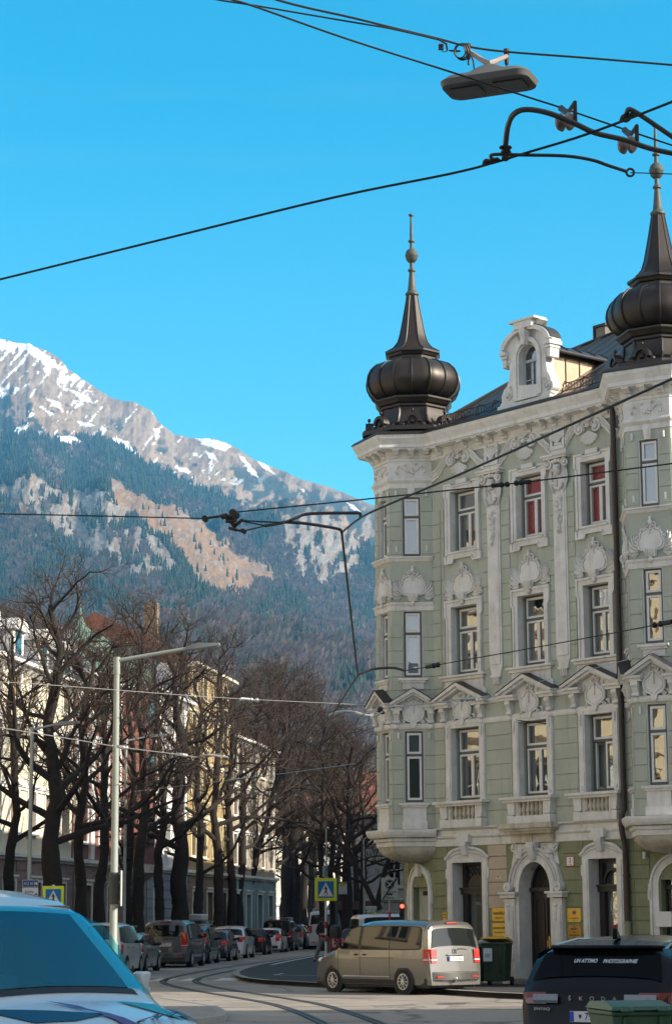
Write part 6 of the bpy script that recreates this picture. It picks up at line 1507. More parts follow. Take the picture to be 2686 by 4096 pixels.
def tp(px, Y):
    Y = Y*row_f(px, Y); p = at(px, 3690, Y); return (p.x, p.y, 0.1)
def place_tree(src, label, px, Y, s, rz):
    c = copy_tree(src); c['label'] = label; c.location = tp(px, Y); s = s*row_f(px, Y); c.scale = (s, s, s); c.rotation_euler.z = rz; return c
t1 = tree_proto('linden_tree', 'stout bare linden with a lopped top, largest of the trees at the left edge', 21, tp(203, 77.5), H=13.6, r0=0.40, spread=1.05, clear=4.3, nl=20)
t2 = tree_proto('linden_tree', 'bare linden with two stems rising from a low fork, behind the white hatchback', 5, tp(989, 112), H=15.0, r0=0.33, fork=3.6, clear=5.0)
t3 = tree_proto('linden_tree', 'tall bare linden with upswept limbs behind the dark grey van', 8, tp(640, 93), H=14.6, r0=0.27, clear=4.6)
t4 = tree_proto('linden_tree', 'slender bare linden second from the left edge', 13, tp(322, 82), H=12.4, r0=0.26, spread=0.95, clear=5.0)
t5 = tree_proto('linden_tree', 'bare linden with drooping lower limbs above the roof boxes of the parked cars', 34, tp(790, 101), H=15.4, r0=0.28, clear=4.0)
LBL = [(t4, 'bare linden just left of the tall street lamp, third from the left', 400, 84.5, 0.98, 2.1), (t3, 'bare linden right of the tall street lamp arm', 560, 90, 0.99, 1.1),        (t5, 'bare linden in front of the blue grey house', 515, 100, 0.92, 2.0), (t1, 'thick bare linden close behind the dark blue minivan', 715, 97.5, 1.05, 3.6), (t4, 'slim bare linden deep in the avenue behind the stop', 1360, 180, 1.2, 5.9), (t3, 'bare linden beside the grey lamp post in the middle of the row', 868, 105, 1.02, 4.2), (t5, 'bare linden just right of the fork stemmed one', 1082, 119, 0.97, 0.7), (t1, 'bare linden above the white hatchback with a bent crown', 1148, 124, 1.1, 5.1),
       (t3, 'bare linden left of the crossing sign pole', 1212, 129, 1.03, 2.9), (t4, 'narrow bare linden behind the crossing sign', 1250, 133, 1.18, 0.4), (t5, 'bare linden behind the white delivery van', 1292, 140, 0.97, 3.3), (t3, 'bare linden behind the bus stop sign', 1330, 146, 0.98, 5.5),
       (t1, 'leaning dark linden between the bus stop sign and the zone sign', 1390, 140, 1.0, 1.9), (t4, 'slim linden left of the info column', 1424, 158, 1.15, 3.9), (t5, 'bare linden beside the pavilion at the far stop', 1450, 150, 0.88, 1.4), (t2, 'bare forked linden closest to the corner house', 1506, 128, 0.72, 0.3),
       (t2, 'bare forked linden far down the avenue', 1040, 172, 1.0, 0.5), (t5, 'pale bare linden at the far end of the avenue', 1180, 205, 1.0, 4.8), (t1, 'bare linden deep in the middle of the avenue', 1260, 190, 1.05, 2.6),        (t3, 'bare linden at the left picture edge behind the direction sign', 40, 84, 0.92, 0.9), (t4, 'young bare linden in front of the beige house', 960, 127, 1.1, 1.7)]
LBL += [(t4, 'bare linden before the turquoise shop front', 925, 118, 1.12, 4.4), (t1, 'bare linden just right of the turquoise shop front', 1022, 116, 1.02, 2.2), (t3, 'bare linden above the black van with the roof rack', 1058, 118, 1.0, 3.1), (t5, 'bare linden above the tall mid grey hatchback', 1180, 127, 0.98, 5.2)]
for a_ in LBL: place_tree(*a_)
# ------------------------------------------------------------------ vehicles
M_TYRE = mat('tyre_rubber', (0.018, 0.018, 0.018), 0.85, var=0.15); M_ALLOY = mat('alloy', (0.55, 0.55, 0.54), 0.3, metal=0.8, var=0.05); M_BLACKP = mat('black_plastic', (0.02, 0.02, 0.021), 0.55, var=0.1)
M_LAMP = mat('red_lamp', (0.55, 0.02, 0.015), 0.15, var=0.05, coat=1.0); M_LAMPW = mat('clear_lamp', (0.6, 0.62, 0.64), 0.1, var=0.0, coat=1.0); M_CHROME = mat('chrome', (0.7, 0.7, 0.7), 0.12, metal=1.0, var=0)
M_CARGLASS = mat('car_glass', (0.010, 0.012, 0.012), 0.03, var=0, spec=0.6, bump=0.0); M_CARIN = mat('car_interior', (0.015, 0.015, 0.016), 0.9, var=0)
M_PLATEW = mat('number_plate', (0.75, 0.76, 0.76), 0.4, var=0); M_EU = mat('plate_blue', (0.02, 0.08, 0.42), 0.4, var=0)
def paint(name, c, metal=0.0, rough=0.35): return mat('paint_'+name, c, rough, metal=metal, var=0.03, coat=0.9)
class Car:
    """x forward, y left, z up; top = side profile of the body from nose to tail"""
    def __init__(s, L, W, H, top, belt, zb=0.22, tumble=0.16, nose=0.16, tail=0.07, r=0.10, crown=0.05):
        s.L, s.W, s.H, s.top, s.belt, s.zb, s.tumble, s.nose, s.tail, s.r, s.crown = L, W, H, top, belt, zb, tumble, nose, tail, r, crown
        s.xs = [p[0] for p in top]; s.zs = [p[1] for p in top]
    def zt(s, x): return float(np.interp(-x, [-a for a in s.xs], s.zs))
    def hw(s, x, z):
        h = s.L/2; e = s.nose*max(0, (x-0.35*h)/(0.65*h))**2.4 if x > 0 else s.tail*max(0, (-x-0.5*h)/(0.5*h))**3
        b = s.belt; k = 1.0
        if z > b: k -= s.tumble*((z-b)/(s.H-b))**1.15
        else: k -= 0.05*((b-z)/(b-s.zb))**2.2
        return s.W/2*k*(1-e)
    def ztop(s, x, y):
        z = s.zt(x); w_ = max(0.05, s.hw(x, z)); t = min(1, abs(y)/w_); return z-s.crown*t**2-s.r*max(0, (t-0.80)/0.2)**2.2*0.9
    def body(s, nst=64, skip=None):
        mb = MB(); xs = sorted(set([round(v, 3) for v in np.linspace(s.xs[0], s.xs[-1], nst)]+s.xs), reverse=True)
        NS, NT = 10, 10; rows = []
        for x in xs:
            zt_ = s.zt(x); ze = s.ztop(x, 99); row = []
            for j in range(NS):
                z = s.zb+(ze-s.zb)*j/(NS-1); row.append((x, s.hw(x, z), z))
            w_ = s.hw(x, ze)
            for j in range(1, NT+1):
                y = w_*(1-j/NT); row.append((x, y, s.ztop(x, y)))
            full = row+[(x, -p[1], p[2]) for p in reversed(row[:-1])]; rows.append(full)
        m = len(rows[0]); pts = [p for r_ in rows for p in r_]
        mb.add(pts, [(i*m+k, (i+1)*m+k, (i+1)*m+k+1, i*m+k+1) for i in range(len(rows)-1) for k in range(m-1) if not (skip and skip(rows, i, k))]+[tuple(range(m)), tuple((len(rows)-1)*m+k for k in range(m-1, -1, -1))]+[tuple([i*m for i in range(len(rows)-1, -1, -1)]+[i*m+m-1 for i in range(len(rows))])], ID)
        return mb
    def side(s, mb, poly_top, poly_bot, sg, off=0.008, n=3):
        """glass strip on the flank between two polylines [(x,z)]"""
        m = len(poly_top); pts = []
        for j in range(n+1):
            for a, b in zip(poly_bot, poly_top):
                x = a[0]+(b[0]-a[0])*j/n; z = a[1]+(b[1]-a[1])*j/n; pts.append((x, sg*(s.hw(x, z)+off), z))
        mb.add(pts, [(j*m+k, j*m+k+1, (j+1)*m+k+1, (j+1)*m+k) if sg < 0 else (j*m+k, (j+1)*m+k, (j+1)*m+k+1, j*m+k+1) for j in range(n) for k in range(m-1)], ID)
    def over(s, mb, x0, x1, f0, f1, off=0.009, nx=6, ny=8):
        """panel over the top profile between x0 and x1; f0, f1 = share of the half width at each end"""
        pts = []
        for i in range(nx+1):
            x = x0+(x1-x0)*i/nx; f = f0+(f1-f0)*i/nx; w_ = s.hw(x, s.ztop(x, 99))*f
            for j in range(ny+1): y = -w_+2*w_*j/ny; pts.append((x, y, s.ztop(x, y)+off*0.4))
        # push outwards along the profile normal
        dz = s.zt(x1)-s.zt(x0); dx = x1-x0; ln = math.hypot(dx, dz); nx_, nz_ = (dz/ln, -dx/ln)
        if nz_ < 0: nx_, nz_ = -nx_, -nz_
        pts = [(p[0]+nx_*off, p[1], p[2]+nz_*off) for p in pts]; m = ny+1
        mb.add(pts, [(i*m+k, i*m+k+1, (i+1)*m+k+1, (i+1)*m+k) for i in range(nx) for k in range(ny)], ID)
def add_wheels(t, car, axles, rad, rim, spokes=10, width=0.21, mrim=None):
    for x in axles:
        for sg in (1, -1):
            yo = sg*(car.hw(x, 0.5)+0.004); yi = yo-sg*width
            mb = MB(); mb.lathe([(rad+0.055, -0.02*sg), (rad+0.055, 0.010*sg), (0.0, 0.010*sg)], (x, yo-0.002*sg, rad+0.015), 24, ID, axis='y'); obj('wheel_arch', mb, M_BLACKP, t, smooth=30)
            mb = MB(); a, b = (yi-yo, 0.0)
            mb.lathe([(rim*0.9, -sg*width), (rad*0.96, -sg*width), (rad, -sg*width*0.85), (rad, -sg*width*0.12), (rad*0.96, sg*0.012), (rim*1.02, sg*0.012), (rim*0.98, -sg*0.03), (0.0, -sg*0.03)], (x, yo+0.016*sg, rad), 24, ID, axis='y')
            wh = obj('wheel', mb, M_TYRE, t, smooth=30)
            mb = MB()
            mb.lathe([(rim, -0.02*sg), (rim, 0.02*sg), (rim*0.88, 0.02*sg), (rim*0.86, -0.02*sg)], (x, yo+0.016*sg, rad), 24, ID, axis='y')
            for k in range(spokes):
                an = 2*math.pi*k/spokes; c_, s_ = math.cos(an), math.sin(an)
                mb.tube([(x+c_*0.04, yo+0.022*sg, rad+s_*0.04), (x+c_*rim*0.92, yo+0.026*sg, rad+s_*rim*0.92)], [rim*0.085, rim*0.075], 5, ID)
            mb.lathe([(0.06, 0.0), (0.06, 0.03*sg), (0.0, 0.032*sg)], (x, yo+0.016*sg, rad), 12, ID, axis='y')
            obj('rim', mb, mrim or M_ALLOY, wh, smooth=30)
def rear_plate(t, x, y, z, s_, w_=0.52, h_=0.12, tail='x'):
    Mx = Matrix(((0, 0, -1), (-1, 0, 0), (0, 1, 0))).to_4x4()
    mb = MB(); mb.box(x-0.006, x+0.01, y-w_/2, y+w_/2, z-h_/2, z+h_/2, ID); p = obj('number_plate', mb, M_PLATEW, t, smooth=0)
    mb = MB(); mb.box(x-0.009, x, y+w_/2-0.05, y+w_/2, z-h_/2+0.004, z+h_/2-0.004, ID); obj('plate_band', mb, M_EU, p, smooth=0)
    if s_: text('lettering', s_, 0.115, Matrix.Translation((x-0.0085, y-(0.02 if s_[0] != ' ' else -0.0), z)) @ Mx, M_INK, p, sx=0.82, ext=0.001)
    else: scrawl(p, lambda a, b_, c_: Vector((x-0.007-b_, y-a, z+c_)), 0.03, 0.0, 0.40, 0.075, M_INK, int(abs(x*977))+5)
    return p
MREAR = Matrix(((0, 0, -1), (-1, 0, 0), (0, 1, 0))).to_4x4()
def place(t, x, y, fx, fy, z=0.0):
    t.location = (x, y, z); t.rotation_euler = (0, 0, math.atan2(fy, fx)); return t
# --- van -----------------------------------------------------------------------------
def make_van(name, label, group, m_paint, plate_txt='', L=4.89, W=1.90, H=1.96, hood=None, win_dark=True, rear_glass=True, m_gl=None, lamp_h=0.36, roofrack=False, side_glass=True, tag_label=True):
    top = [(2.44,0.55),(2.42,0.78),(2.32,0.98),(2.05,1.08),(1.52,1.20),(1.40,1.26),(0.72,1.78),(0.5,1.88),(0.1,1.945),(-0.9,1.96),(-2.0,1.935),(-2.22,1.90),(-2.31,1.82),(-2.37,1.45),(-2.42,1.08),(-2.445,0.80),(-2.46,0.55)]
    k = H/1.96; top = [(x*L/4.89, z*k) for x, z in top]
    c = Car(L, W, H, top, 1.12*k, 0.25, tumble=0.145, nose=0.17, tail=0.05, r=0.12, crown=0.05); t = thing(name, label, 'van', (0, 0, 0), group); q = L/4.89; mg = m_gl or M_CARGLASS
    hole = (lambda rows, i, k: NSK <= k < len(rows[0])-1-NSK and 0.69*q <= rows[i+1][0][0] and rows[i][0][0] <= 1.40*q) if m_gl else None
    NSK = 12; body = obj('body', c.body(skip=hole), m_paint, t, smooth=40)
    mb = MB()
    for sg in (1, -1):
        c.side(mb, [(x*q, z*k) for x, z in ((0.98,1.50),(0.80,1.68),(0.5,1.76),(0.40,1.76))], [(x*q, z*k) for x, z in ((1.14,1.20),(0.9,1.19),(0.55,1.19),(0.45,1.19))], sg)
        if side_glass:
            c.side(mb, [(x*q, z*k) for x, z in ((0.27,1.77),(-0.3,1.78),(-0.85,1.78))], [(x*q, z*k) for x, z in ((0.32,1.19),(-0.3,1.19),(-0.85,1.19))], sg)
            c.side(mb, [(x*q, z*k) for x, z in ((-0.88,1.78),(-1.5,1.77),(-1.98,1.74),(-2.05,1.68))], [(x*q, z*k) for x, z in ((-0.88,1.19),(-1.5,1.19),(-2.02,1.20),(-2.08,1.25))], sg)
    obj('side_glass', mb, mg, t, smooth=40)
    mb = MB()
    for sg in (1, -1):
        if side_glass: c.side(mb, [(x*q, z*k) for x, z in ((0.98,1.54),(0.80,1.72),(0.5,1.795),(-0.3,1.80),(-1.5,1.795),(-2.0,1.765),(-2.10,1.70))], [(x*q, z*k) for x, z in ((1.20,1.165),(0.9,1.16),(0.55,1.155),(-0.3,1.155),(-1.5,1.155),(-2.06,1.165),(-2.13,1.22))], sg, 0.004, 4)
    if mb.v and not m_gl: obj('window_band', mb, M_BLACKP, t, smooth=40)
    mb = MB(); c.over(mb, 1.38*q, 0.66*q, 0.93, 0.88, ny=16); obj('windscreen', mb, mg, t, smooth=40)
    if rear_glass:
        mb = MB(); c.over(mb, -2.325*q, -2.395*q, 0.84, 0.88, off=0.012); obj('rear_glass', mb, mg, t, smooth=40)
    mb = MB()
    for sg in (1, -1):
        c.side(mb, [(1.45*q, 0.93*k), (0.4*q, 0.95*k), (-0.82*q, 0.955*k), (-2.25*q, 0.96*k)], [(1.45*q, 0.918*k), (0.4*q, 0.938*k), (-0.82*q, 0.943*k), (-2.25*q, 0.945*k)], sg, 0.004, 1)
        for x in (0.37, -0.86, 1.3): c.side(mb, [(x*q+0.006, 1.15*k), (x*q-0.006, 1.15*k)], [(x*q+0.006, 0.42*k), (x*q-0.006, 0.42*k)], sg, 0.004, 3)
        for x in (0.52, 0.18): mb.ball((x*q, sg*(c.hw(x*q, 1.02*k)+0.01), 1.03*k), (0.09, 0.02, 0.025), 8, 5, ID)
        c.side(mb, [(2.35*q,0.40),(1.2*q,0.38),(-1.0*q,0.38),(-2.3*q,0.42)], [(2.35*q,0.26),(1.2*q,0.26),(-1.0*q,0.26),(-2.3*q,0.26)], sg, 0.006, 1)
    obj('door_gap', mb, M_BLACKP, t, smooth=40)
    mb = MB()
    for sg in (1, -1): c.side(mb, [(1.1*q,0.47),(0.36*q,0.47),(-0.85*q,0.47)], [(1.1*q,0.445),(0.36*q,0.445),(-0.85*q,0.445)], sg, 0.012, 1)
    obj('trim_strip', mb, M_CHROME, t, smooth=40)
    for sg in (1, -1):
        mb = MB(); z0, z1 = 0.82*k, (0.82+lamp_h)*k
        x = -2.42*q
        pts = []
        for z in (z0, (z0+z1)/2, z1):
            for xx, yy in ((-2.20*q, c.hw(-2.20*q, z)+0.012), (-2.36*q, c.hw(-2.36*q, z)+0.012), (-2.45*q-0.004+0.05*(z-z0), c.hw(-2.40*q, z)-0.05), (-2.455*q+0.06*(z-z0), c.hw(-2.40*q, z)-0.24)): pts.append((xx-0.012, sg*yy, z))
        mb.add(pts, [(4*j+i, 4*j+i+1, 4*j+i+5, 4*j+i+4) for j in range(2) for i in range(3)], ID)
        lp = obj('tail_lamp', mb, M_LAMP, t, smooth=0)
        mb = MB(); pts = [(p[0]-0.004, p[1]*1.002, z0+0.07+0.035*(i//4)) for i, p in enumerate(pts[:8])]
        mb.add(pts, [(i, i+1, i+5, i+4) for i in range(3)], ID); obj('clear_strip', mb, M_LAMPW, lp, smooth=0)
        mb = MB(); mb.ball((2.22*q, sg*0.66, 0.86*k), (0.22, 0.2, 0.10), 10, 6, ID); obj('headlight', mb, M_LAMPW, t)
        mb = MB(); yy = c.hw(1.1*q, 1.2*k); mb.tbox(1.06*q, 1.17*q, sg*(yy+(0.05 if m_gl else 0.12))-(0.05 if m_gl else 0.075), sg*(yy+(0.05 if m_gl else 0.12))+(0.05 if m_gl else 0.075), 1.22*k, 1.36*k, 0.01, 0.01, 0.02, 0.02, ID); mb.box(1.08*q, 1.14*q, sg*yy-0.02, sg*(yy+0.1)+0.02, 1.20*k, 1.26*k, ID) if sg > 0 else mb.box(1.08*q, 1.14*q, -(yy+0.1)-0.02, -yy+0.02, 1.20*k, 1.26*k, ID)
        obj('mirror', mb, m_paint if m_gl else M_BLACKP, t, bevel=0.02)
    # rear bumper, handle, plate, wiper, high brake lamp
    mb = MB(); wb = W/2-0.03
    mb.prism_z([(-2.30*q, -wb), (-2.30*q, wb), (-2.44*q, wb-0.05), (-2.53*q, wb-0.22), (-2.55*q, 0), (-2.53*q, -wb+0.22), (-2.44*q, -wb+0.05)], 0.36, 0.60, ID); obj('bumper', mb, m_paint, t, smooth=30, bevel=0.03)
    mb = MB()
    for sg in (1, -1): mb.box(-2.548*q, -2.5*q, sg*0.62-0.11, sg*0.62+0.11, 0.45, 0.49, ID)
    obj('reflector', mb, M_LAMP, t, smooth=0)
    mb = MB(); mb.box(-2.475*q, -2.40*q, -0.30, 0.30, 1.015*k, 1.05*k, ID); obj('grip_bar', mb, M_CHROME, t, smooth=0, bevel=0.01)
    mb = MB(); mb.box(-2.33*q, -2.2*q, -0.2, 0.2, 1.845*k, 1.875*k, ID); obj('brake_lamp', mb, M_LAMP, t, smooth=0)
    mb = MB(); mb.tube([(-2.425*q, 0.05, 1.155*k), (-2.42*q, -0.2, 1.19*k), (-2.42*q, -0.46, 1.17*k)], [0.025, 0.012, 0.006], 6, ID); obj('wiper', mb, M_BLACKP, t)
    mb = MB(); mb.tube([(-2.36*q, 0.12, 0.33), (-2.60*q, 0.12, 0.33), (-2.62*q, 0.12, 0.40)], 0.02, 6, ID); mb.ball((-2.62*q, 0.12, 0.43), 0.03, 8, 6, ID); obj('tow_bar', mb, M_CHROME, t)
    mb = MB(); mb.box(-2.3*q, 2.2*q, -W/2+0.12, W/2-0.12, 0.18, 0.26, ID); mb.box(-2.25*q, 2.3*q, -W/2+0.06, W/2-0.06, 0.24, 0.30, ID); obj('underbody', mb, M_BLACKP, t, smooth=0)
    if not m_gl: rear_plate(t, -2.468*q, 0.0, 0.93*k, plate_txt)
    add_wheels(t, c, (1.55*q, -1.42*q), 0.335, 0.215)
    mb = MB(); mb.box(-2.2*q, 1.2*q, -W/2+0.25, W/2-0.25, 0.5, 1.15*k, ID); obj('interior', mb, M_CARIN, t, smooth=0)
    if roofrack:
        mb = MB()
        for x in (0.2, -0.8, -1.7): mb.box(x-0.03, x+0.03, -W/2+0.2, W/2-0.2, H+0.07, H+0.11, ID); mb.box(x-0.02, x+0.02, -W/2+0.24, -W/2+0.28, H-0.05, H+0.08, ID); mb.box(x-0.02, x+0.02, W/2-0.28, W/2-0.24, H-0.05, H+0.08, ID)
        for y in (-0.6, 0.6): mb.box(-1.8, 0.3, y-0.03, y+0.03, H+0.11, H+0.15, ID)
        obj('roof_rack', mb, M_ALLOY, t, smooth=0)
    return t, c
P_SILV = paint('silver_bronze', (0.19, 0.185, 0.172), 0.65, 0.27)
van, vc = make_van('parked_van', 'silver grey passenger van parked at the kerb before the corner house', None, P_SILV, 'I 7112 AG')
ring_ = MB(); ring_.tube([(-2.432, 0.075*math.cos(a*0.3927), 1.185-0.13+0.075*math.sin(a*0.3927)) for a in range(17)], 0.010, 6, ID, cap=False)
ring_.tube([(-2.435, 0.045, 1.10), (-2.44, 0.012, 1.01), (-2.44, 0.0, 1.045), (-2.44, -0.012, 1.01), (-2.435, -0.045, 1.10)], 0.008, 5, ID); ring_.tube([(-2.43, 0.02, 1.118), (-2.43, 0.0, 1.075), (-2.43, -0.02, 1.118)], 0.007, 5, ID)
for i in range(len(ring_.v)): ring_.v[i] = (ring_.v[i][0]+0.0, ring_.v[i][1], ring_.v[i][2]+0.06)
obj('badge', ring_, M_CHROME, van)
fv = Vector((-0.633, 0.774, 0)); lv = Vector((-0.774, -0.633, 0))
pv_ = Vector((1.6, 56.0, 0))+fv*1.335-lv*0.87; place(van, pv_.x+0.02, pv_.y+0.05, fv.x, fv.y); van.scale = (0.94, 0.94, 0.94)
# --- generic car -----------------------------------------------------------------------
SHAPES = {
 'hatch': dict(L=3.95, W=1.70, H=1.46, belt=0.92, top=[(1.97,0.45),(1.95,0.62),(1.80,0.74),(1.35,0.86),(0.95,0.93),(0.28,1.36),(0.0,1.43),(-0.5,1.46),(-1.2,1.42),(-1.5,1.36),(-1.80,1.02),(-1.90,0.92),(-1.95,0.62),(-1.97,0.42)], ws=(0.92,0.30), rg=(-1.53,-1.79), ax=(1.22,-1.22)),
 'wagon': dict(L=4.35, W=1.72, H=1.46, belt=0.92, top=[(2.17,0.45),(2.15,0.62),(2.0,0.74),(1.5,0.86),(1.05,0.93),(0.38,1.37),(0.1,1.44),(-0.4,1.46),(-1.5,1.43),(-1.80,1.37),(-2.02,1.02),(-2.10,0.92),(-2.15,0.62),(-2.17,0.42)], ws=(1.02,0.40), rg=(-1.82,-2.02), ax=(1.32,-1.22)),
 'suv': dict(L=4.62, W=1.88, H=1.62, belt=1.04, top=[(2.31,0.50),(2.29,0.78),(2.15,0.95),(1.6,1.04),(1.05,1.10),(0.35,1.50),(0.05,1.58),(-0.5,1.62),(-1.4,1.57),(-1.78,1.50),(-1.86,1.47),(-2.10,1.16),(-2.20,1.05),(-2.27,0.96),(-2.31,0.60),(-2.29,0.40)], ws=(1.02,0.38), rg=(-1.87,-2.10), ax=(1.40,-1.36)),
 'mpv': dict(L=4.40, W=1.78, H=1.66, belt=1.0, top=[(2.20,0.48),(2.18,0.70),(2.05,0.85),(1.65,0.97),(1.25,1.05),(0.45,1.55),(0.1,1.63),(-0.5,1.66),(-1.6,1.62),(-1.85,1.55),(-2.06,1.12),(-2.13,1.0),(-2.18,0.65),(-2.20,0.45)], ws=(1.22,0.47), rg=(-1.87,-2.06), ax=(1.35,-1.30)),
 'boxvan': dict(L=4.40, W=1.80, H=1.82, belt=1.05, top=[(2.20,0.48),(2.18,0.72),(2.02,0.90),(1.55,1.02),(1.25,1.10),(0.55,1.68),(0.2,1.78),(-0.6,1.82),(-1.9,1.79),(-2.05,1.74),(-2.13,1.2),(-2.16,1.0),(-2.19,0.62),(-2.20,0.42)], ws=(1.22,0.57), rg=(-2.055,-2.125), ax=(1.40,-1.28)),
}
def make_car(name, label, cat, shape, m_paint, group=None, lamp=(0.70, 1.0), dark_rear=True, rails=False, rack=None, plate_txt='', rear_low=True, m_rim=None, no_plate=False):
    S = SHAPES[shape]; c = Car(S['L'], S['W'], S['H'], S['top'], S['belt'], 0.2, tumble=0.2, nose=0.2, tail=0.10, r=0.09, crown=0.045)
    t = thing(name, label, cat, (0, 0, 0), group); obj('body', c.body(), m_paint, t, smooth=45)
    H, b, L = S['H'], S['belt'], S['L']; x0, x1 = S['ws'][0]-0.1, S['rg'][0]-0.02
    zt_ = H-0.13; mb = MB()
    for sg in (1, -1):
        xs_ = [x0-0.12, x0-0.55, (x0+x1)/2-0.02]; 
        c.side(mb, [(x0-0.62, zt_-0.04), (x0-0.9, zt_), ((x0+x1)/2+0.12, zt_+0.01)], [(x0-0.08, b+0.05), (x0-0.5, b+0.04), ((x0+x1)/2+0.12, b+0.04)], sg)
        c.side(mb, [((x0+x1)/2+0.06, zt_+0.01), (x1*0.62, zt_), (x1*0.70, zt_-0.01)], [((x0+x1)/2+0.06, b+0.04), (x1*0.62, b+0.045), (x1*0.70, b+0.05)], sg)
        c.side(mb, [(x1*0.73, zt_-0.01), (x1*0.86, zt_-0.03), (x1*0.95, zt_-0.07)], [(x1*0.73, b+0.05), (x1*0.9, b+0.07), (x1*1.02, b+0.12)], sg)
    obj('side_glass', mb, M_CARGLASS, t, smooth=40)
    mb = MB(); c.over(mb, S['ws'][0], S['ws'][1], 0.92, 0.86); obj('windscreen', mb, M_CARGLASS, t, smooth=40)
    mb = MB(); c.over(mb, S['rg'][0], S['rg'][1], 0.84, 0.88, off=0.012); obj('rear_glass', mb, M_CARGLASS, t, smooth=40)
    tx = S['top'][-4][0]; hl = L/2
    for sg in (1, -1):
        mb = MB(); z0, z1 = lamp; pts = []
        for z in (z0, (z0+z1)/2, z1):
            xr = float(np.interp(-z, [-p[1] for p in S['top'][-5:]], [p[0] for p in S['top'][-5:]]))
            for dx, yy in ((0.30, c.hw(xr+0.30, z)+0.010), (0.12, c.hw(xr+0.12, z)+0.012), (-0.012, c.hw(xr, z)-0.06), (-0.018, c.hw(xr, z)-0.30)): pts.append((xr+dx, sg*yy, z))
        mb.add(pts, [(4*j+i, 4*j+i+1, 4*j+i+5, 4*j+i+4) for j in range(2) for i in range(3)], ID); obj('tail_lamp', mb, M_LAMP, t, smooth=0)
        mb = MB(); mb.ball((hl-0.16, sg*S['W']*0.35, 0.70), (0.2, 0.2, 0.08), 10, 6, ID); obj('headlight', mb, M_LAMPW, t)
        mb = MB(); yy = c.hw(x0-0.25, b+0.08); mb.ball((x0-0.25, sg*(yy+0.11), b+0.10), (0.07, 0.11, 0.075), 10, 6, ID); mb.tube([(x0-0.25, sg*yy, b+0.04), (x0-0.25, sg*(yy+0.1), b+0.07)], 0.025, 5, ID); obj('mirror', mb, m_paint if rails else M_BLACKP, t)
    mb = MB()
    for sg in (1, -1):
        c.side(mb, [(hl-0.25,0.36),(0,0.30),(-hl+0.2,0.38)], [(hl-0.25,0.21),(0,0.20),(-hl+0.2,0.21)], sg, 0.006, 1)
        for x in ((x0+x1)/2+0.09, x0-0.05): c.side(mb, [(x+0.005, b+0.02), (x-0.005, b+0.02)], [(x+0.005, 0.35), (x-0.005, 0.35)], sg, 0.004, 3)
        for x in ((x0+x1)/2+0.25, x1*0.58): mb.ball((x, sg*(c.hw(x, b-0.1)+0.008), b-0.1), (0.08, 0.018, 0.02), 8, 5, ID)
    mb.box(-hl-0.004, -hl+0.15, -S['W']*0.36, S['W']*0.36, 0.24, 0.42, ID)
    obj('lower_trim', mb, M_BLACKP, t, smooth=40)
    mb = MB(); mb.box(-hl+0.2, hl-0.2, -S['W']/2+0.1, S['W']/2-0.1, 0.15, 0.24, ID); obj('underbody', mb, M_BLACKP, t, smooth=0)
    mb = MB(); mb.box(-hl+0.4, 0.7, -S['W']/2+0.3, S['W']/2-0.3, 0.4, b+0.05, ID); obj('interior', mb, M_CARIN, t, smooth=0)
    if rails:
        mb = MB()
        for sg in (1, -1): mb.tube([(0.35, sg*S['W']*0.385, H-0.12), (0.2, sg*S['W']*0.39, H-0.05), (-0.8, sg*S['W']*0.385, H-0.045), (-1.5, sg*S['W']*0.37, H-0.10), (-1.66, sg*S['W']*0.365, H-0.16)], 0.016, 6, ID)
        obj('roof_rail', mb, M_ALLOY, t)
    if rack:
        mb = MB()
        for x in (0.1, -0.9): mb.box(x-0.03, x+0.03, -S['W']*0.42, S['W']*0.42, H+0.06, H+0.09, ID); 
        for x in (0.1, -0.9):
            for sg in (1, -1): mb.box(x-0.03, x+0.03, sg*S['W']*0.36-0.02, sg*S['W']*0.36+0.02, H-0.08, H+0.06, ID)
        obj('roof_bars', mb, M_ALLOY, t, smooth=0)
        if rack == 'box': mb = MB(); mb.tbox(-1.5, 0.6, -0.38, 0.38, H+0.09, H+0.42, 0.1, 0.1, 0.06, 0.06, ID); obj('roof_box', mb, M_SASH, t, smooth=30, bevel=0.06)
    zp = S['top'][-3][1]-0.06 if shape != 'suv' else 0.72
    if not no_plate: rear_plate(t, -hl+0.012 if shape != 'suv' else -2.303, 0, zp, plate_txt)
    add_wheels(t, c, S['ax'], 0.315 if shape != 'suv' else 0.355, 0.205 if shape != 'suv' else 0.25, 7, mrim=m_rim)
    return t, c
P_WHITE = paint('white', (0.70, 0.71, 0.72)); P_SIL = paint('silver', (0.42, 0.40, 0.36), 0.6, 0.3); P_GREY = paint('dark_grey', (0.085, 0.088, 0.09), 0.5, 0.3); P_BLUE = paint('dark_blue', (0.02, 0.03, 0.055), 0.3, 0.25); P_BLACK = mat('paint_black', (0.006, 0.006, 0.007), 0.25, var=0.0, spec=0.22, coat=0.12); P_GREYM = paint('mid_grey', (0.17, 0.175, 0.18), 0.5, 0.3)
GP = 'cars parked along the left kerb'
def park(t, xr, yr, axr, half=0.84, f=(0.156, 0.988)):
    """(xr, yr) = ground point under the right rear wheel"""
    F3_ = Vector((f[0], f[1], 0)).normalized(); Rr = Vector((F3_.y, -F3_.x, 0)); p = Vector((xr, yr, 0))-F3_*axr-Rr*half; place(t, p.x, p.y, F3_.x, F3_.y)
st_ = (0.10, 0.995); st2 = (0.085, 0.996)
a_ = make_car('parked_car', 'white small panel van with a rear window, parked nearest on the left', 'van', 'boxvan', P_WHITE, GP, lamp=(0.72, 1.06)); park(a_[0], -7.42, 78.4, -1.28, f=st_)
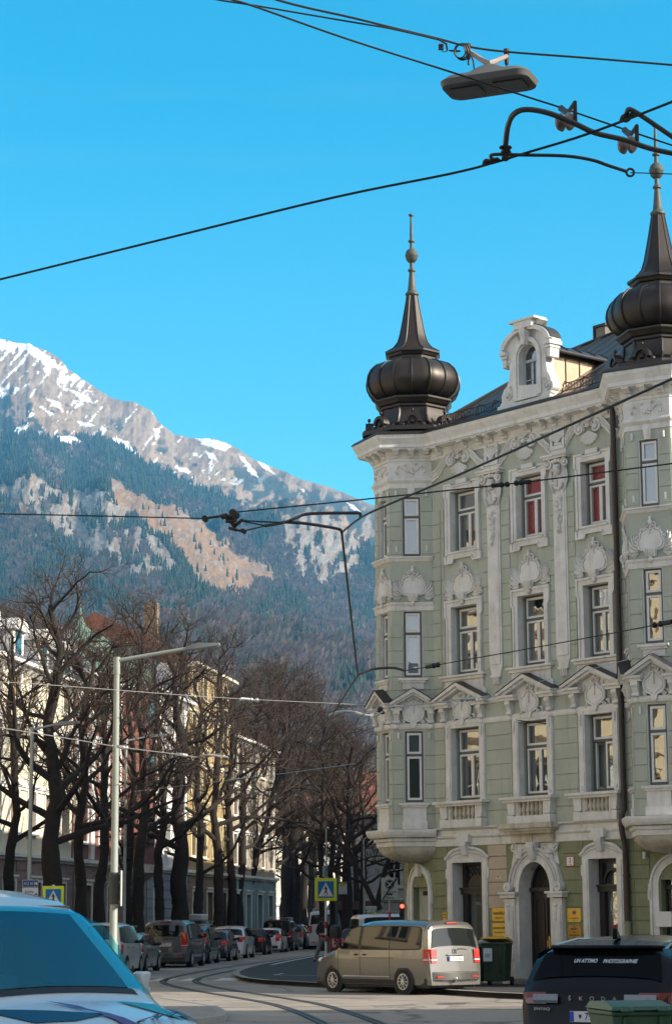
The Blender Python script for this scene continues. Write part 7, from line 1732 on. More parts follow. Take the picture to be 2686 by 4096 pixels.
a_ = make_car('parked_car', 'silver estate car parked just ahead of the white panel van', 'car', 'wagon', P_SIL, GP, lamp=(0.66, 0.98)); park(a_[0], -7.08, 82.9, -1.22, f=st_)
a_ = make_van('parked_van', 'dark grey van with a dark rear window in the parked row', GP, P_GREY, 'I 8190 AG', L=5.0, W=1.90, H=1.92, lamp_h=0.62); park(a_[0], -6.0, 91.5, -1.45, 0.9, f=st_)
a_ = make_car('parked_car', 'very dark blue minivan ahead of the dark grey van', 'car', 'mpv', P_BLUE, GP, lamp=(0.85, 1.35)); park(a_[0], -5.68, 98.6, -1.30, f=st_)
a_ = make_car('parked_car', 'dark hatchback with silver roof bars in the parked row', 'car', 'hatch', P_BLUE, GP, rack='bars', lamp=(0.72, 0.95)); park(a_[0], -5.05, 105.3, -1.22, f=st2)
a_ = make_car('parked_car', 'white crossover with black lower sills in the parked row', 'car', 'suv', P_WHITE, GP, lamp=(0.82, 1.08)); park(a_[0], -4.62, 113.2, -1.36, 0.9, f=st2)
a_ = make_car('parked_car', 'black hatchback between the two white cars', 'car', 'hatch', P_BLACK, GP, lamp=(0.72, 0.95)); park(a_[0], -4.0, 124.3, -1.22, f=st2)
a_ = make_car('parked_car', 'white city hatchback with tall tail lamps', 'car', 'hatch', P_WHITE, GP, lamp=(0.68, 1.1)); park(a_[0], -3.3, 133.5, -1.22, f=st2)
a_ = make_van('parked_van', 'black van with a pale roof rack far up the parked row', GP, P_BLACK, '', L=5.0, H=1.95, roofrack=True); park(a_[0], -2.85, 140.5, -1.45, 0.9, f=st2)
a_ = make_car('parked_car', 'mid grey tall hatchback ahead of the van with the roof rack', 'car', 'mpv', P_GREYM, GP, lamp=(0.8, 1.1)); park(a_[0], -2.2, 148.6, -1.30, f=st2)
a_ = make_car('parked_car', 'blue grey estate with roof bars under the trees, beyond the white panel van', 'car', 'wagon', P_GREYM, 'cars parked under the trees', rack='bars'); place(a_[0], -9.35, 99, 0.1, 0.99, 0.12)
a_ = make_car('parked_car', 'car carrying a long white roof box under the trees', 'car', 'mpv', P_GREYM, 'cars parked under the trees', rack='box'); place(a_[0], -7.0, 113, 0.1, 0.99, 0.12)
# moving traffic further on
a_ = make_van('delivery_van', 'white high roofed delivery van with a ladder rack, seen from behind', None, P_WHITE, '', L=5.4, W=2.0, H=2.55, roofrack=True, side_glass=False); place(a_[0], -0.85, 150, 0.06, 1)
a_ = make_car('car', 'dark car with lit red tail lamps right of the white delivery van', 'car', 'suv', P_BLACK, 'cars driving away far down the street'); place(a_[0], 0.75, 160, 0.06, 1)
a_ = make_car('car', 'blue grey car half hidden behind the litter bin', 'car', 'wagon', P_GREYM, 'cars driving away far down the street'); place(a_[0], 1.2, 137, 0.1, 1)
a_ = make_car('taxi', 'dark taxi with a yellow roof sign behind the silver van', 'taxi', 'wagon', P_BLACK); place(a_[0], 1.35, 112, 0.3, 1)
mb = MB(); mb.tbox(-0.1, 0.1, -0.25, 0.25, 1.47, 1.60, 0.0, 0.0, 0.0, 0.0, ID); obj('roof_sign', mb, mat('taxi_yellow', (0.65, 0.45, 0.02), 0.5), a_[0], smooth=0)
a_ = make_van('delivery_van', 'white and blue van left of the corner house under the red signal', None, P_WHITE, '', L=5.2, H=2.2, roofrack=True); place(a_[0], 3.25, 120, 0.95, 0.3)
# --- black SUV in the right foreground ------------------------------------------------------
M_CARGLASS = mat('suv_glass', (0.004, 0.004, 0.005), 0.08, var=0, spec=0.12)
M_LAMP_KEEP = M_LAMP; M_LAMP = mat('dark_red_lamp', (0.20, 0.008, 0.008), 0.12, var=0.1, coat=1.0)
suv, sc_ = make_car('black_suv', 'glossy black SUV seen from behind with white lettering on its rear window', 'car', 'suv', P_BLACK, lamp=(0.86, 0.99), rails=True, plate_txt=' 7924')
th = R(27); place(suv, 2.86+2.31*math.sin(th), 25.6+2.31*math.cos(th), math.sin(th), math.cos(th))
S = SHAPES['suv']
def on_rear(x):  # tilted plane of the rear glass
    return sc_.zt(x)
ang = math.atan2(S['top'][10][1]-S['top'][11][1], S['top'][10][0]-S['top'][11][0])
Mg = Matrix.Translation((-1.985-0.028, 0, sc_.zt(-1.985)+0.004)) @ Matrix.Rotation(math.pi/2-ang, 4, 'Y') @ MREAR
M_STICK = mat('white_sticker', (0.68, 0.72, 0.75), 0.6, var=0)
text('lettering', 'UN ATTIMO', 0.074, Mg @ Matrix.Translation((-0.17, 0.03, 0.0)), M_STICK, suv, font_shear=0.25, sx=0.70, ext=0.001, bold=0.0012)
text('lettering', 'PHOTOGRAPHIE', 0.074, Mg @ Matrix.Translation((0.25, 0.025, 0.0)), M_STICK, suv, font_shear=0.25, sx=0.74, ext=0.001, bold=0.0012)
for k, ch_ in enumerate('ŠKODA'): text('lettering', ch_, 0.062, Matrix.Translation((-2.30, 0.26-0.135*k, 0.92)) @ MREAR, M_CHROME, suv, sx=1.15)
text('lettering', 'ENYAQ', 0.045, Matrix.Translation((-2.302, 0.60, 0.80)) @ MREAR, M_CHROME, suv, sx=1.3)
mb = MB(); mb.prism_z([(-1.70,-0.70),(-1.70,0.70),(-1.93,0.62),(-1.97,0.3),(-1.97,-0.3),(-1.93,-0.62)], 1.475, 1.515, ID); obj('spoiler', mb, P_BLACK, suv, smooth=30, bevel=0.012)
mb = MB(); mb.prism([(-1.30,1.575),(-1.46,1.575),(-1.47,1.70),(-1.43,1.70)], -0.03, 0.03, ID); obj('antenna_fin', mb, P_BLACK, suv, smooth=30, bevel=0.01)
for sg in (1, -1):
    mb = MB(); mb.prism([(-2.31, 0.97), (-2.325, 0.90), (-2.31, 0.87)], min(sg*0.40, sg*0.78), max(sg*0.40, sg*0.70), ID); obj('clear_lamp', mb, mat('smoked_lamp', (0.20, 0.22, 0.24), 0.12, var=0.2, scale=9, coat=1.0), suv, smooth=0)
mb = MB(); mb.prism_z([(-2.1,-0.90),(-2.1,0.90),(-2.30,0.84),(-2.36,0.55),(-2.37,0),(-2.36,-0.55),(-2.30,-0.84)], 0.38, 0.62, ID); obj('bumper', mb, P_BLACK, suv, smooth=30, bevel=0.03)
mb = MB()
for sg in (1, -1): sc_.side(mb, [(0.4,1.50),(-0.6,1.525),(-1.35,1.48),(-1.7,1.38),(-1.80,1.25)], [(0.4,1.487),(-0.6,1.512),(-1.34,1.467),(-1.68,1.37),(-1.775,1.25)], sg, 0.014, 1); sc_.side(mb, [(0.4,1.085),(-1.2,1.10),(-1.62,1.13),(-1.80,1.25)], [(0.4,1.072),(-1.2,1.087),(-1.63,1.115),(-1.815,1.245)], sg, 0.014, 1)
obj('chrome_line', mb, M_CHROME, suv, smooth=30)
mb = MB(); mb.box(-0.35, 0.15, -0.45, -0.05, 1.628, 1.632, ID); 
# --- white liveried van in the left foreground -----------------------------------------------
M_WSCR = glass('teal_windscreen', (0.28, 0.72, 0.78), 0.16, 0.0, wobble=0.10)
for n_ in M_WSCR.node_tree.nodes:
    if n_.type == 'BSDF_GLOSSY': n_.inputs[0].default_value = (0.30, 0.85, 1.0, 1)  # reflection tinted cyan to stand in for a bluer sky
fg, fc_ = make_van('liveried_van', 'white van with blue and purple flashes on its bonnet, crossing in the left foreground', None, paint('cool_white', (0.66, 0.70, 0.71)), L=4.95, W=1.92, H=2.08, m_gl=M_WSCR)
fx = Vector((0.69, -0.724, 0)).normalized(); lx = Vector((-fx.y, fx.x, 0))
cw = at(583, 3957, 16.4); cpos = Vector((cw.x, cw.y, 0))-lx*0.80-fx*1.42
place(fg, cpos.x, cpos.y, fx.x, fx.y)
def hood_patch(name, pts, m, off=0.008):
    mb = MB(); n = len(pts); P3 = [(x, y, fc_.ztop(x, y)+off) for x, y in pts]
    cx = sum(p[0] for p in pts)/n; cy = sum(p[1] for p in pts)/n
    # subdivide towards the middle so that the patch follows the bonnet
    dense = []
    for i in range(n):
        a, b = pts[i], pts[(i+1) % n]
        for k in range(6): dense.append((a[0]+(b[0]-a[0])*k/6, a[1]+(b[1]-a[1])*k/6))
    N = len(dense); V = [(cx, cy, fc_.ztop(cx, cy)+off)]; Fq = []
    for r_ in (0.2, 0.4, 0.6, 0.8, 1.0):
        for x, y in dense: xx, yy = cx+(x-cx)*r_, cy+(y-cy)*r_; V.append((xx, yy, fc_.ztop(xx, yy)+off))
    for i in range(N):
        j = (i+1) % N; Fq.append((0, 1+i, 1+j))
        for k in range(4): Fq.append((1+k*N+i, 1+(k+1)*N+i, 1+(k+1)*N+j, 1+k*N+j))
    mb.add(V, Fq, ID); obj(name, mb, m, fg, smooth=60)
mb = MB(); mb.box(-0.35, -0.30, -0.84, 0.84, 0.3, 1.95, ID); mb.box(-0.3, 0.72, -0.84, 0.84, 0.3, 0.55, ID); mb.box(-0.3, 0.62, -0.70, 0.70, 1.90, 1.93, ID)
for sg in (1, -1): mb.box(-0.3, 0.9, sg*0.86-0.01, sg*0.86+0.01, 0.5, 1.22, ID)
obj('cabin_lining', mb, mat('cabin_grey', (0.20, 0.22, 0.23), 0.9, var=0.2), fg, smooth=0)
mb = MB(); mb.tbox(0.62, 1.44, -0.78, 0.78, 0.9, 1.22, 0.3, 0.0, 0, 0, ID); mb.tube([(0.95, 0.55, 1.22), (0.95, 0.2, 1.26), (1.05, -0.2, 1.22)], 0.09, 8, ID); obj('dashboard', mb, mat('dashboard', (0.03, 0.035, 0.038), 0.8), fg, smooth=30, bevel=0.03)
for y_ in (0.42, -0.42):
    mb = MB(); mb.tbox(-0.12, 0.06, y_-0.24, y_+0.24, 0.75, 1.42, -0.02, 0.0, 0.03, 0.03, ID); mb.tbox(-0.10, 0.03, y_-0.13, y_+0.13, 1.45, 1.66, 0, 0, 0.03, 0.03, ID); mb.tbox(-0.05, 0.5, y_-0.25, y_+0.25, 0.6, 0.8, 0, 0, 0, 0, ID); obj('seat', mb, mat('seat_cloth', (0.32, 0.34, 0.35), 0.95, var=0.2), fg, smooth=30, bevel=0.04)
mb = MB(); mb.tube([(0.60+0.07*math.cos(a*0.3927), 0.42+0.19*math.sin(a*0.3927), 1.20+0.17*math.cos(a*0.3927)) for a in range(17)], 0.018, 6, ID, cap=False); obj('steering_wheel', mb, M_BLACKP, fg)
mb = MB(); mb.box(0.60, 0.63, -0.13, 0.13, 1.76, 1.83, ID); obj('inner_mirror', mb, M_BLACKP, fg, smooth=0, bevel=0.01)
M_NAVY = mat('navy_foil', (0.01, 0.035, 0.09), 0.4, var=0); M_PURP = mat('purple_foil', (0.12, 0.055, 0.20), 0.4, var=0); M_TEAL = mat('teal_foil', (0.03, 0.33, 0.38), 0.4, var=0); M_LBL = mat('light_blue_foil', (0.03, 0.15, 0.32), 0.4, var=0)
hood_patch('flash', [(1.60,-0.80),(2.0,-0.60),(2.05,-0.30),(1.95,0.05),(1.78,-0.35)], M_NAVY)
hood_patch('flash', [(1.58,-0.22),(1.75,-0.05),(2.25,0.02),(2.30,0.18),(1.95,0.06)], M_PURP, 0.014)
hood_patch('flash', [(1.62,0.38),(1.66,0.70),(2.08,0.62),(1.85,0.50)], M_TEAL)
hood_patch('flash', [(1.80,0.66),(1.86,0.80),(2.1,0.72),(2.0,0.66)], M_NAVY, 0.014)
mb = MB(); text('lettering', 'I', 0.115, Matrix.Translation((-2.306, 0.172, 0.72)) @ MREAR, M_INK, suv, ext=0.001); mb.prism([(0.138,-0.02),(0.128,-0.02),(0.116,0.0),(0.116,0.024),(0.150,0.024),(0.150,0.0)], 0, 0.002, lambda a, b_, c_: Vector((-2.3125-b_, a, 0.72+c_))); obj('plate_crest', mb, M_LAMP, suv, smooth=0)
mo = Matrix.Translation((2.08, 0.38, fc_.ztop(2.08, 0.38)+0.02)) @ Matrix.Rotation(R(-62), 4, 'Z') @ Matrix.Rotation(R(20), 4, 'X')
text('lettering', 'OrS', 0.26, mo, M_LBL, fg, sx=1.1)
mb = MB(); mb.tube([(1.46,0.7,1.245),(1.42,0.1,1.285),(1.44,-0.75,1.25)], 0.022, 6, ID); mb.tube([(1.38,0.6,1.30),(1.36,0.0,1.345),(1.40,-0.1,1.30)], 0.014, 5, ID); obj('wiper', mb, M_BLACKP, fg)
mb = MB(); fc_.over(mb, 1.46, 1.40, 0.95, 0.95, off=0.006, nx=2); obj('scuttle', mb, M_BLACKP, fg, smooth=30)
# ------------------------------------------------------------------ street lamps, signs, bins, shelter
M_GALV = mat('galvanised_steel', (0.34, 0.36, 0.34), 0.5, metal=0.35, var=0.12, scale=3); M_POLEG = mat('grey_green_pole', (0.30, 0.33, 0.29), 0.5, var=0.08); M_WRAP = mat('dark_pole_wrap', (0.05, 0.06, 0.055), 0.7, var=0.2)
M_LUM = mat('luminaire_grey', (0.20, 0.22, 0.22), 0.5, metal=0.3, var=0.1); M_LENS = mat('lamp_lens', (0.30, 0.31, 0.30), 0.2, var=0.05)
def street_lamp(label, px, Y, H, arm, r=0.07, head=0.75, m=M_GALV, side=1.0, dy=-0.6, group='street lamps along the avenue'):
    p = at(px, 3690, Y); b = (p.x, p.y, 0.1); t = thing('street_lamp', label, 'street lamp', b, group)
    mb = MB(); X, Yb = p.x, p.y
    mb.tube([(X, Yb, 0.1), (X, Yb, 1.3), (X, Yb, 1.35), (X, Yb, H*0.55), (X, Yb, H)], [r*1.45, r*1.4, r*1.15, r, r*0.8], 12); obj('pole', mb, m, t)
    ax, ay = arm*side, dy*arm*0.3; tip = (X+ax, Yb+ay, H+0.03+arm*0.10)
    mb = MB(); mb.tube([(X, Yb, H-0.06), tip], [r*0.62, r*0.5], 10); mb.tube([(X, Yb, H-0.4), (X, Yb, H+0.03)], r*0.98, 12); obj('arm', mb, m, t)
    d = Vector((ax, ay, arm*0.10)).normalized(); s_ = Vector((-d.y, d.x, 0)).normalized(); u_ = d.cross(s_)*-1
    if u_.z < 0: u_ = -u_
    T = lambda a, b_, c: Vector(tip)+d*a+s_*b_+u_*c
    mb = MB(T); mb.add([(0.0,-0.05,-0.04),(0.0,0.05,-0.04),(0.0,0.05,0.05),(0.0,-0.05,0.05),(head*0.35,-0.14,-0.05),(head*0.35,0.14,-0.05),(head*0.35,0.12,0.09),(head*0.35,-0.12,0.09),(head,-0.12,-0.03),(head,0.12,-0.03),(head,0.10,0.035),(head,-0.10,0.035)],
       [(0,1,2,3),(0,4,5,1),(1,5,6,2),(2,6,7,3),(3,7,4,0),(4,8,9,5),(5,9,10,6),(6,10,11,7),(7,11,8,4),(8,11,10,9)]); h = obj('lamp_head', mb, M_LUM, t, smooth=20)
    mb = MB(T); mb.box(head*0.4, head*0.95, -0.10, 0.10, -0.058, -0.046); obj('lens', mb, M_LENS, h, smooth=0)
    return t
lamp0 = street_lamp('tall grey street lamp, the nearest pole in front of the bare trees', 455, 55, 8.33, 1.75, r=0.085, head=0.86, m=M_POLEG, dy=-0.5)
px_ = at(455, 3690, 55)
mb = MB(); mb.tube([(px_.x, px_.y, 2.25), (px_.x, px_.y, 3.02)], 0.122, 14); obj('pole_wrap', mb, M_WRAP, lamp0)
t = thing('traffic_sign', 'sign seen edge on, clamped to the tall grey lamp pole', 'traffic sign', (px_.x+0.18, px_.y, 2.6))
f = Fr((px_.x+0.17, px_.y-0.05), 94); mb = MB(f); mb.box(-0.35, 0.25, 0.0, 0.03, 2.20, 3.06); obj('plate', mb, M_SASH, t, smooth=0, bevel=0.008)
mb = MB()
for z in (2.31, 2.98): mb.tube([(px_.x-0.13, px_.y, z), (px_.x+0.17, px_.y, z)], 0.025, 6)
obj('clamp', mb, M_GALV, t)
street_lamp('grey street lamp beside the big left tree, above the direction sign', 114, 74, 8.25, 0.7, head=0.9, dy=0.2)
street_lamp('slim street lamp just right of the tall grey one, arm to the right', 497, 98, 9.8, 0.86, r=0.07, head=0.95, dy=0.1)
street_lamp('slim street lamp among the trunks right of the dark grey van', 733, 112, 9.95, 1.1, r=0.07, head=0.75, dy=0.1)
street_lamp('pale street lamp in the middle of the avenue beside the white hatchback', 1097, 156, 10.4, 1.0, r=0.08, head=0.7, dy=0.1)
street_lamp('far street lamp left of the zone sign', 1456, 138, 6.9, 0.4, r=0.06, head=0.4, dy=0.1)
street_lamp('thin far street lamp in front of the grey house', 1516, 150, 8.0, 0.3, r=0.045, head=0.4, dy=0.1)
M_FLUO = mat('fluorescent_yellow', (0.62, 0.72, 0.02), 0.5, var=0.03); M_SIGNB = mat('sign_blue', (0.0, 0.13, 0.40), 0.45, var=0.03); M_SIGNW = mat('sign_white', (0.66, 0.68, 0.69), 0.5, var=0.04); M_POLER = mat('red_band', (0.45, 0.03, 0.03), 0.5, var=0.08)
def crossing_sign(label, px, py, Y, w_, pole=True, group='pedestrian crossing signs'):
    c = at(px, py, Y); f = Fr((c.x, c.y), 4); t = thing('crossing_sign', label, 'traffic sign', (c.x, c.y, 0.12), group); z = c.z; h = w_/2
    mb = MB(f); mb.box(-h, h, 0.0, 0.03, z-h*1.03, z+h*1.03); obj('board', mb, M_FLUO, t, bevel=0.012, smooth=0)
    mb = MB(f); q = h*0.72; mb.box(-q, q, 0.034, 0.055, z-q*1.03, z+q*1.03); b_ = obj('blue_panel', mb, M_SIGNB, t, bevel=0.01, smooth=0)
    mb = MB(f); mb.prism([(-q*0.93, z-q*0.86), (q*0.93, z-q*0.86), (0, z+q*0.86)], 0.0555, 0.058); obj('triangle', mb, M_SIGNW, b_, smooth=0)
    mb = MB(f); k = q*0.92/0.28
    def P(x, zz): return (x*k, 0.062, z+zz*k)
    mb.ball(P(-0.008, 0.125), (0.026*k, 0.004, 0.026*k), 10, 6)
    def lim(pts, r_): mb.tube([P(*p) for p in pts], [a*k for a in r_], 6)
    lim([(-0.008,0.095),(0.0,0.03),(0.0,-0.02)], [0.03,0.034,0.026]); lim([(0.0,-0.02),(0.025,-0.10),(0.055,-0.185),(0.075,-0.185)], [0.026,0.018,0.014,0.01]); lim([(0.0,-0.02),(-0.022,-0.10),(-0.07,-0.17),(-0.085,-0.16)], [0.026,0.018,0.013,0.01])
    lim([(0.01,0.085),(0.045,0.03),(0.055,-0.02)], [0.014,0.012,0.01]); lim([(-0.02,0.085),(-0.06,0.03),(-0.085,0.01)], [0.014,0.012,0.01])
    for i in range(-3, 4): mb.box(i*0.05*k-0.018*k, i*0.05*k+0.018*k, 0.0585, 0.061, z-0.225*k, z-0.212*k)
    obj('walking_figure', mb, M_INK, b_, smooth=0)
    if pole:
        mb = MB(f); mb.tube([(0, -0.05, 0.12), (0, -0.05, z+h+0.05)], 0.045, 10); pl_ = obj('pole', mb, M_SIGNW, t)
        return t, f, z, h, pl_
    return t, f, z, h, None
t, f, z, h, pl_ = crossing_sign('yellow framed crossing sign on the red banded pole at the tram stop', 1302, 3558, 85, 0.84)
mb = MB(f)
for za, zb_ in ((1.55, 1.80), (1.05, 1.30), (0.12, 0.5)): mb.tube([(0, -0.05, za), (0, -0.05, zb_)], 0.048, 10)
obj('red_band', mb, M_POLER, t)
mb = MB(f); mb.tube([(0.03, -0.05, z+h), (0.03, -0.05, z+h+1.9)], 0.028, 8); mb.tube([(0.03, -0.05, z+h), (0.03, -0.05, z+h+0.5)], 0.05, 8); obj('mast', mb, M_GALV, t)
mb = MB(f); mb.box(-0.12, 0.0, -0.02, 0.10, z+h+0.05, z+h+0.46); obj('signal_box', mb, mat('box_blue_grey', (0.20, 0.30, 0.36), 0.5), t, smooth=0, bevel=0.01)
crossing_sign('yellow framed crossing sign above the roof of the liveried van', 214, 3588, 70, 0.66)
# zone sign
c = at(1557, 3555, 73); f = Fr((c.x, c.y), 6); t = thing('zone_sign', 'end of no parking zone sign left of the corner house, reading Zone', 'traffic sign', (c.x, c.y, 0.12)); z = c.z
mb = MB(f); mb.box(-0.275, 0.275, 0, 0.025, z-0.36, z+0.36); obj('plate', mb, mat('sign_pale_grey', (0.36, 0.42, 0.44), 0.5, var=0.06), t, bevel=0.008, smooth=0)
mb = MB(f); mb.lathe([(0.165, 0.026), (0.165, 0.031), (0.0, 0.031)], (0, 0, z+0.14), 24, axis='y'); d_ = obj('roundel', mb, mat('sign_grey', (0.17, 0.19, 0.19), 0.5, var=0), t, smooth=0)
mb = MB(f); mb.lathe([(0.135, 0.032), (0.135, 0.034), (0.0, 0.034)], (0, 0, z+0.14), 24, axis='y'); obj('roundel', mb, M_INK, t, smooth=0)
mb = MB(f)
for sg in (-1, 1): mb.prism([(-0.085*sg-0.014, z+0.14-0.085), (-0.085*sg+0.014, z+0.14-0.085), (0.085*sg+0.014, z+0.14+0.085), (0.085*sg-0.014, z+0.14+0.085)], 0.0345, 0.037)
obj('cross', mb, M_SIGNW, t, smooth=0)
text('lettering', 'gilt nur für Busse', 0.065, tmat(f, 0, 0.03, z-0.10), M_INK, t, sx=0.95); text('lettering', 'Zone', 0.125, tmat(f, 0.0, 0.03, z-0.285), M_INK, t)
mb = MB(f); mb.box(-0.09, 0.09, 0.026, 0.03, z-0.20, z-0.145); mb.ball((-0.05, 0.028, z-0.205), (0.016, 0.004, 0.016), 8, 5); mb.ball((0.05, 0.028, z-0.205), (0.016, 0.004, 0.016), 8, 5); obj('bus_pictogram', mb, M_INK, t, smooth=0)
mb = MB(f); mb.prism([(-0.265, z-0.35), (-0.215, z-0.355), (0.265, z+0.34), (0.215, z+0.355)], 0.04, 0.043); obj('diagonal_bar', mb, M_INK, t, smooth=0)
mb = MB(f); mb.tube([(0, -0.04, 0.12), (0, -0.04, z+0.4)], 0.035, 10); obj('pole', mb, M_GALV, t)
mb = MB(f); mb.tube([(0, -0.04, 1.6), (0, -0.04, 2.1)], 0.038, 10); obj('red_band', mb, M_POLER, t)
# tram stop sign with the yellow H
c = at(1370, 3551, 99); f = Fr((c.x, c.y), 6); t = thing('stop_sign', 'tram stop sign with a green H on a yellow disc', 'stop sign', (c.x, c.y, 0.12)); z = c.z
mb = MB(f); mb.box(-0.19, 0.19, 0, 0.02, z-0.28, z+0.26); obj('plate', mb, mat('sign_pale_grey', (0.36, 0.42, 0.44)), t, smooth=0)
mb = MB(f); mb.box(-0.19, 0.19, 0.02, 0.024, z+0.17, z+0.27); obj('top_strip', mb, mat('strip_grey', (0.10, 0.13, 0.13), 0.5), t, smooth=0)
mb = MB(f); mb.lathe([(0.105, 0.025), (0.105, 0.034), (0.0, 0.034)], (-0.02, 0, z+0.13), 20, axis='y'); obj('disc', mb, mat('h_yellow', (0.60, 0.46, 0.02), 0.5), t, smooth=0)
mb = MB(f); mb.tube([(-0.02+0.085*math.cos(a*0.2618), 0.037, z+0.13+0.085*math.sin(a*0.2618)) for a in range(25)], 0.009, 5, cap=False); obj('ring', mb, mat('h_green', (0.02, 0.14, 0.05), 0.5), t)
text('lettering', 'H', 0.13, tmat(f, -0.02, 0.037, z+0.13), MATS['h_green'], t); scrawl(t, lambda a, b_, c_: f(a, b_+0.021, c_), 0.08, z-0.20, 0.14, 0.03, M_INK, 4)
mb = MB(f); mb.tube([(-0.27, -0.03, 0.12), (-0.27, -0.03, z+0.4)], 0.06, 8); mb.tube([(-0.27, -0.03, z+0.1), (0, -0.03, z+0.1)], 0.02, 6); obj('pole', mb, M_WRAP, t)
# direction signs on the lamp pole
c = at(122, 3560, 73.6); f = Fr((c.x, c.y), 3); t = thing('direction_sign', 'blue and white direction signs for Schwaz and Hall at the left edge', 'direction sign', (c.x, c.y, 2.2)); z = c.z
M_MOT = mat('motorway_blue', (0.01, 0.05, 0.18), 0.5, var=0.05)
mb = MB(f); mb.box(-0.26, 0.26, 0, 0.02, z+0.085, z+0.335); b_ = obj('motorway_plate', mb, M_MOT, t, smooth=0, bevel=0.006)
mb = MB(f); mb.ring(rect(-0.255, 0.255, z+0.09, z+0.33), rect(-0.243, 0.243, z+0.102, z+0.318), 0.0205, 0.024); obj('border', mb, M_SIGNW, b_, smooth=0)
text('lettering', 'A12 A13', 0.14, tmat(f, -0.03, 0.024, z+0.205), M_SIGNW, b_, sx=0.72)
mb = MB(f); mb.box(-0.26, 0.26, 0, 0.02, z-0.34, z+0.07); b2_ = obj('town_plate', mb, M_SIGNW, t, smooth=0, bevel=0.006)
text('lettering', 'Schwaz', 0.14, tmat(f, -0.03, 0.024, z-0.05), M_INK, b2_, sx=0.72); text('lettering', 'Hall i.T.', 0.13, tmat(f, -0.03, 0.024, z-0.23), M_INK, b2_, sx=0.72)
for zz, m_, par in ((z+0.21, M_SIGNW, b_), (z-0.14, M_INK, b2_)):
    mb = MB(f); mb.box(0.13, 0.21, 0.021, 0.025, zz-0.014, zz+0.014); mb.prism([(0.19, zz-0.055), (0.235, zz), (0.19, zz+0.055), (0.17, zz+0.045), (0.2, zz), (0.17, zz-0.045)], 0.0212, 0.0252); obj('arrow', mb, m_, par, smooth=0)
# traffic signal
c = at(1606, 3628, 108); f = Fr((c.x, c.y), 8); t = thing('traffic_signal', 'traffic signal showing red left of the corner house', 'traffic light', (c.x, c.y, 0.12)); z = c.z
mb = MB(f); mb.box(-0.11, 0.11, -0.1, 0.05, z-0.72, z+0.2); obj('housing', mb, M_BLACKP, t, smooth=0, bevel=0.02)
mb = MB(f); mb.lathe([(0.095, 0.051), (0.08, 0.075), (0.0, 0.085)], (0, 0, z+0.04), 16, axis='y'); obj('red_light', mb, mat('lit_red', (0.6, 0.02, 0.01), 0.4, var=0, emit=(1.0, 0.05, 0.03), estr=5.0), t)
mb = MB(f)
for zz in (z-0.25, z-0.53): mb.lathe([(0.095, 0.051), (0.08, 0.07), (0.0, 0.075)], (0, 0, zz), 16, axis='y')
obj('dark_light', mb, mat('unlit_lens', (0.03, 0.035, 0.03), 0.3, var=0), t)
mb = MB(f); mb.tube([(0.16, -0.05, 0.12), (0.16, -0.05, z+0.35)], 0.05, 8); obj('pole', mb, M_WRAP, t)
# litter bin
c = at(1341, 3725, 87); t = thing('litter_bin', 'round topped litter bin with a red lower half beside the crossing sign pole', 'litter bin', (c.x, c.y, 0.12)); X, Yb = c.x, c.y
mb = MB(); mb.lathe([(0.21,0.62),(0.22,0.66),(0.22,1.06)], (X, Yb, 0.12), 18); b_ = obj('red_body', mb, mat('bin_red', (0.30, 0.02, 0.02), 0.5, var=0.1), t)
mb = MB(); mb.lathe([(0.225,1.06),(0.225,1.30),(0.21,1.42),(0.15,1.52),(0.0,1.56)], (X, Yb, 0.12), 18); obj('hood', mb, mat('bin_dark', (0.04, 0.038, 0.035), 0.6), t)
mb = MB(); mb.lathe([(0.19,0.05),(0.205,0.62)], (X, Yb, 0.12), 18); mb.lathe([(0.08,0.0),(0.08,0.06)], (X, Yb, 0.12), 10); obj('lower_body', mb, MATS['bin_dark'], t)
mb = MB(); mb.ball((X-0.10, Yb-0.2, 0.12+1.0), (0.025, 0.015, 0.025), 6, 5); mb.tube([(X-0.10, Yb-0.212, 1.08), (X-0.10, Yb-0.21, 0.92)], 0.028, 6); mb.tube([(X-0.115, Yb-0.21, 0.93), (X-0.12, Yb-0.205, 0.82)], 0.012, 5); mb.tube([(X-0.085, Yb-0.21, 0.93), (X-0.08, Yb-0.205, 0.82)], 0.012, 5); mb.tube([(X-0.09, Yb-0.212, 1.06), (X-0.03, Yb-0.222, 1.0)], 0.01, 5); mb.box(X-0.05, X+0.0, Yb-0.232, Yb-0.212, 0.82, 0.92); obj('pictogram', mb, M_SIGNW, b_)
scrawl(b_, lambda a, q_, c_: Vector((X+a, Yb-0.214-q_, c_)), 0.07, 1.10, 0.13, 0.03, M_SIGNW, 6)
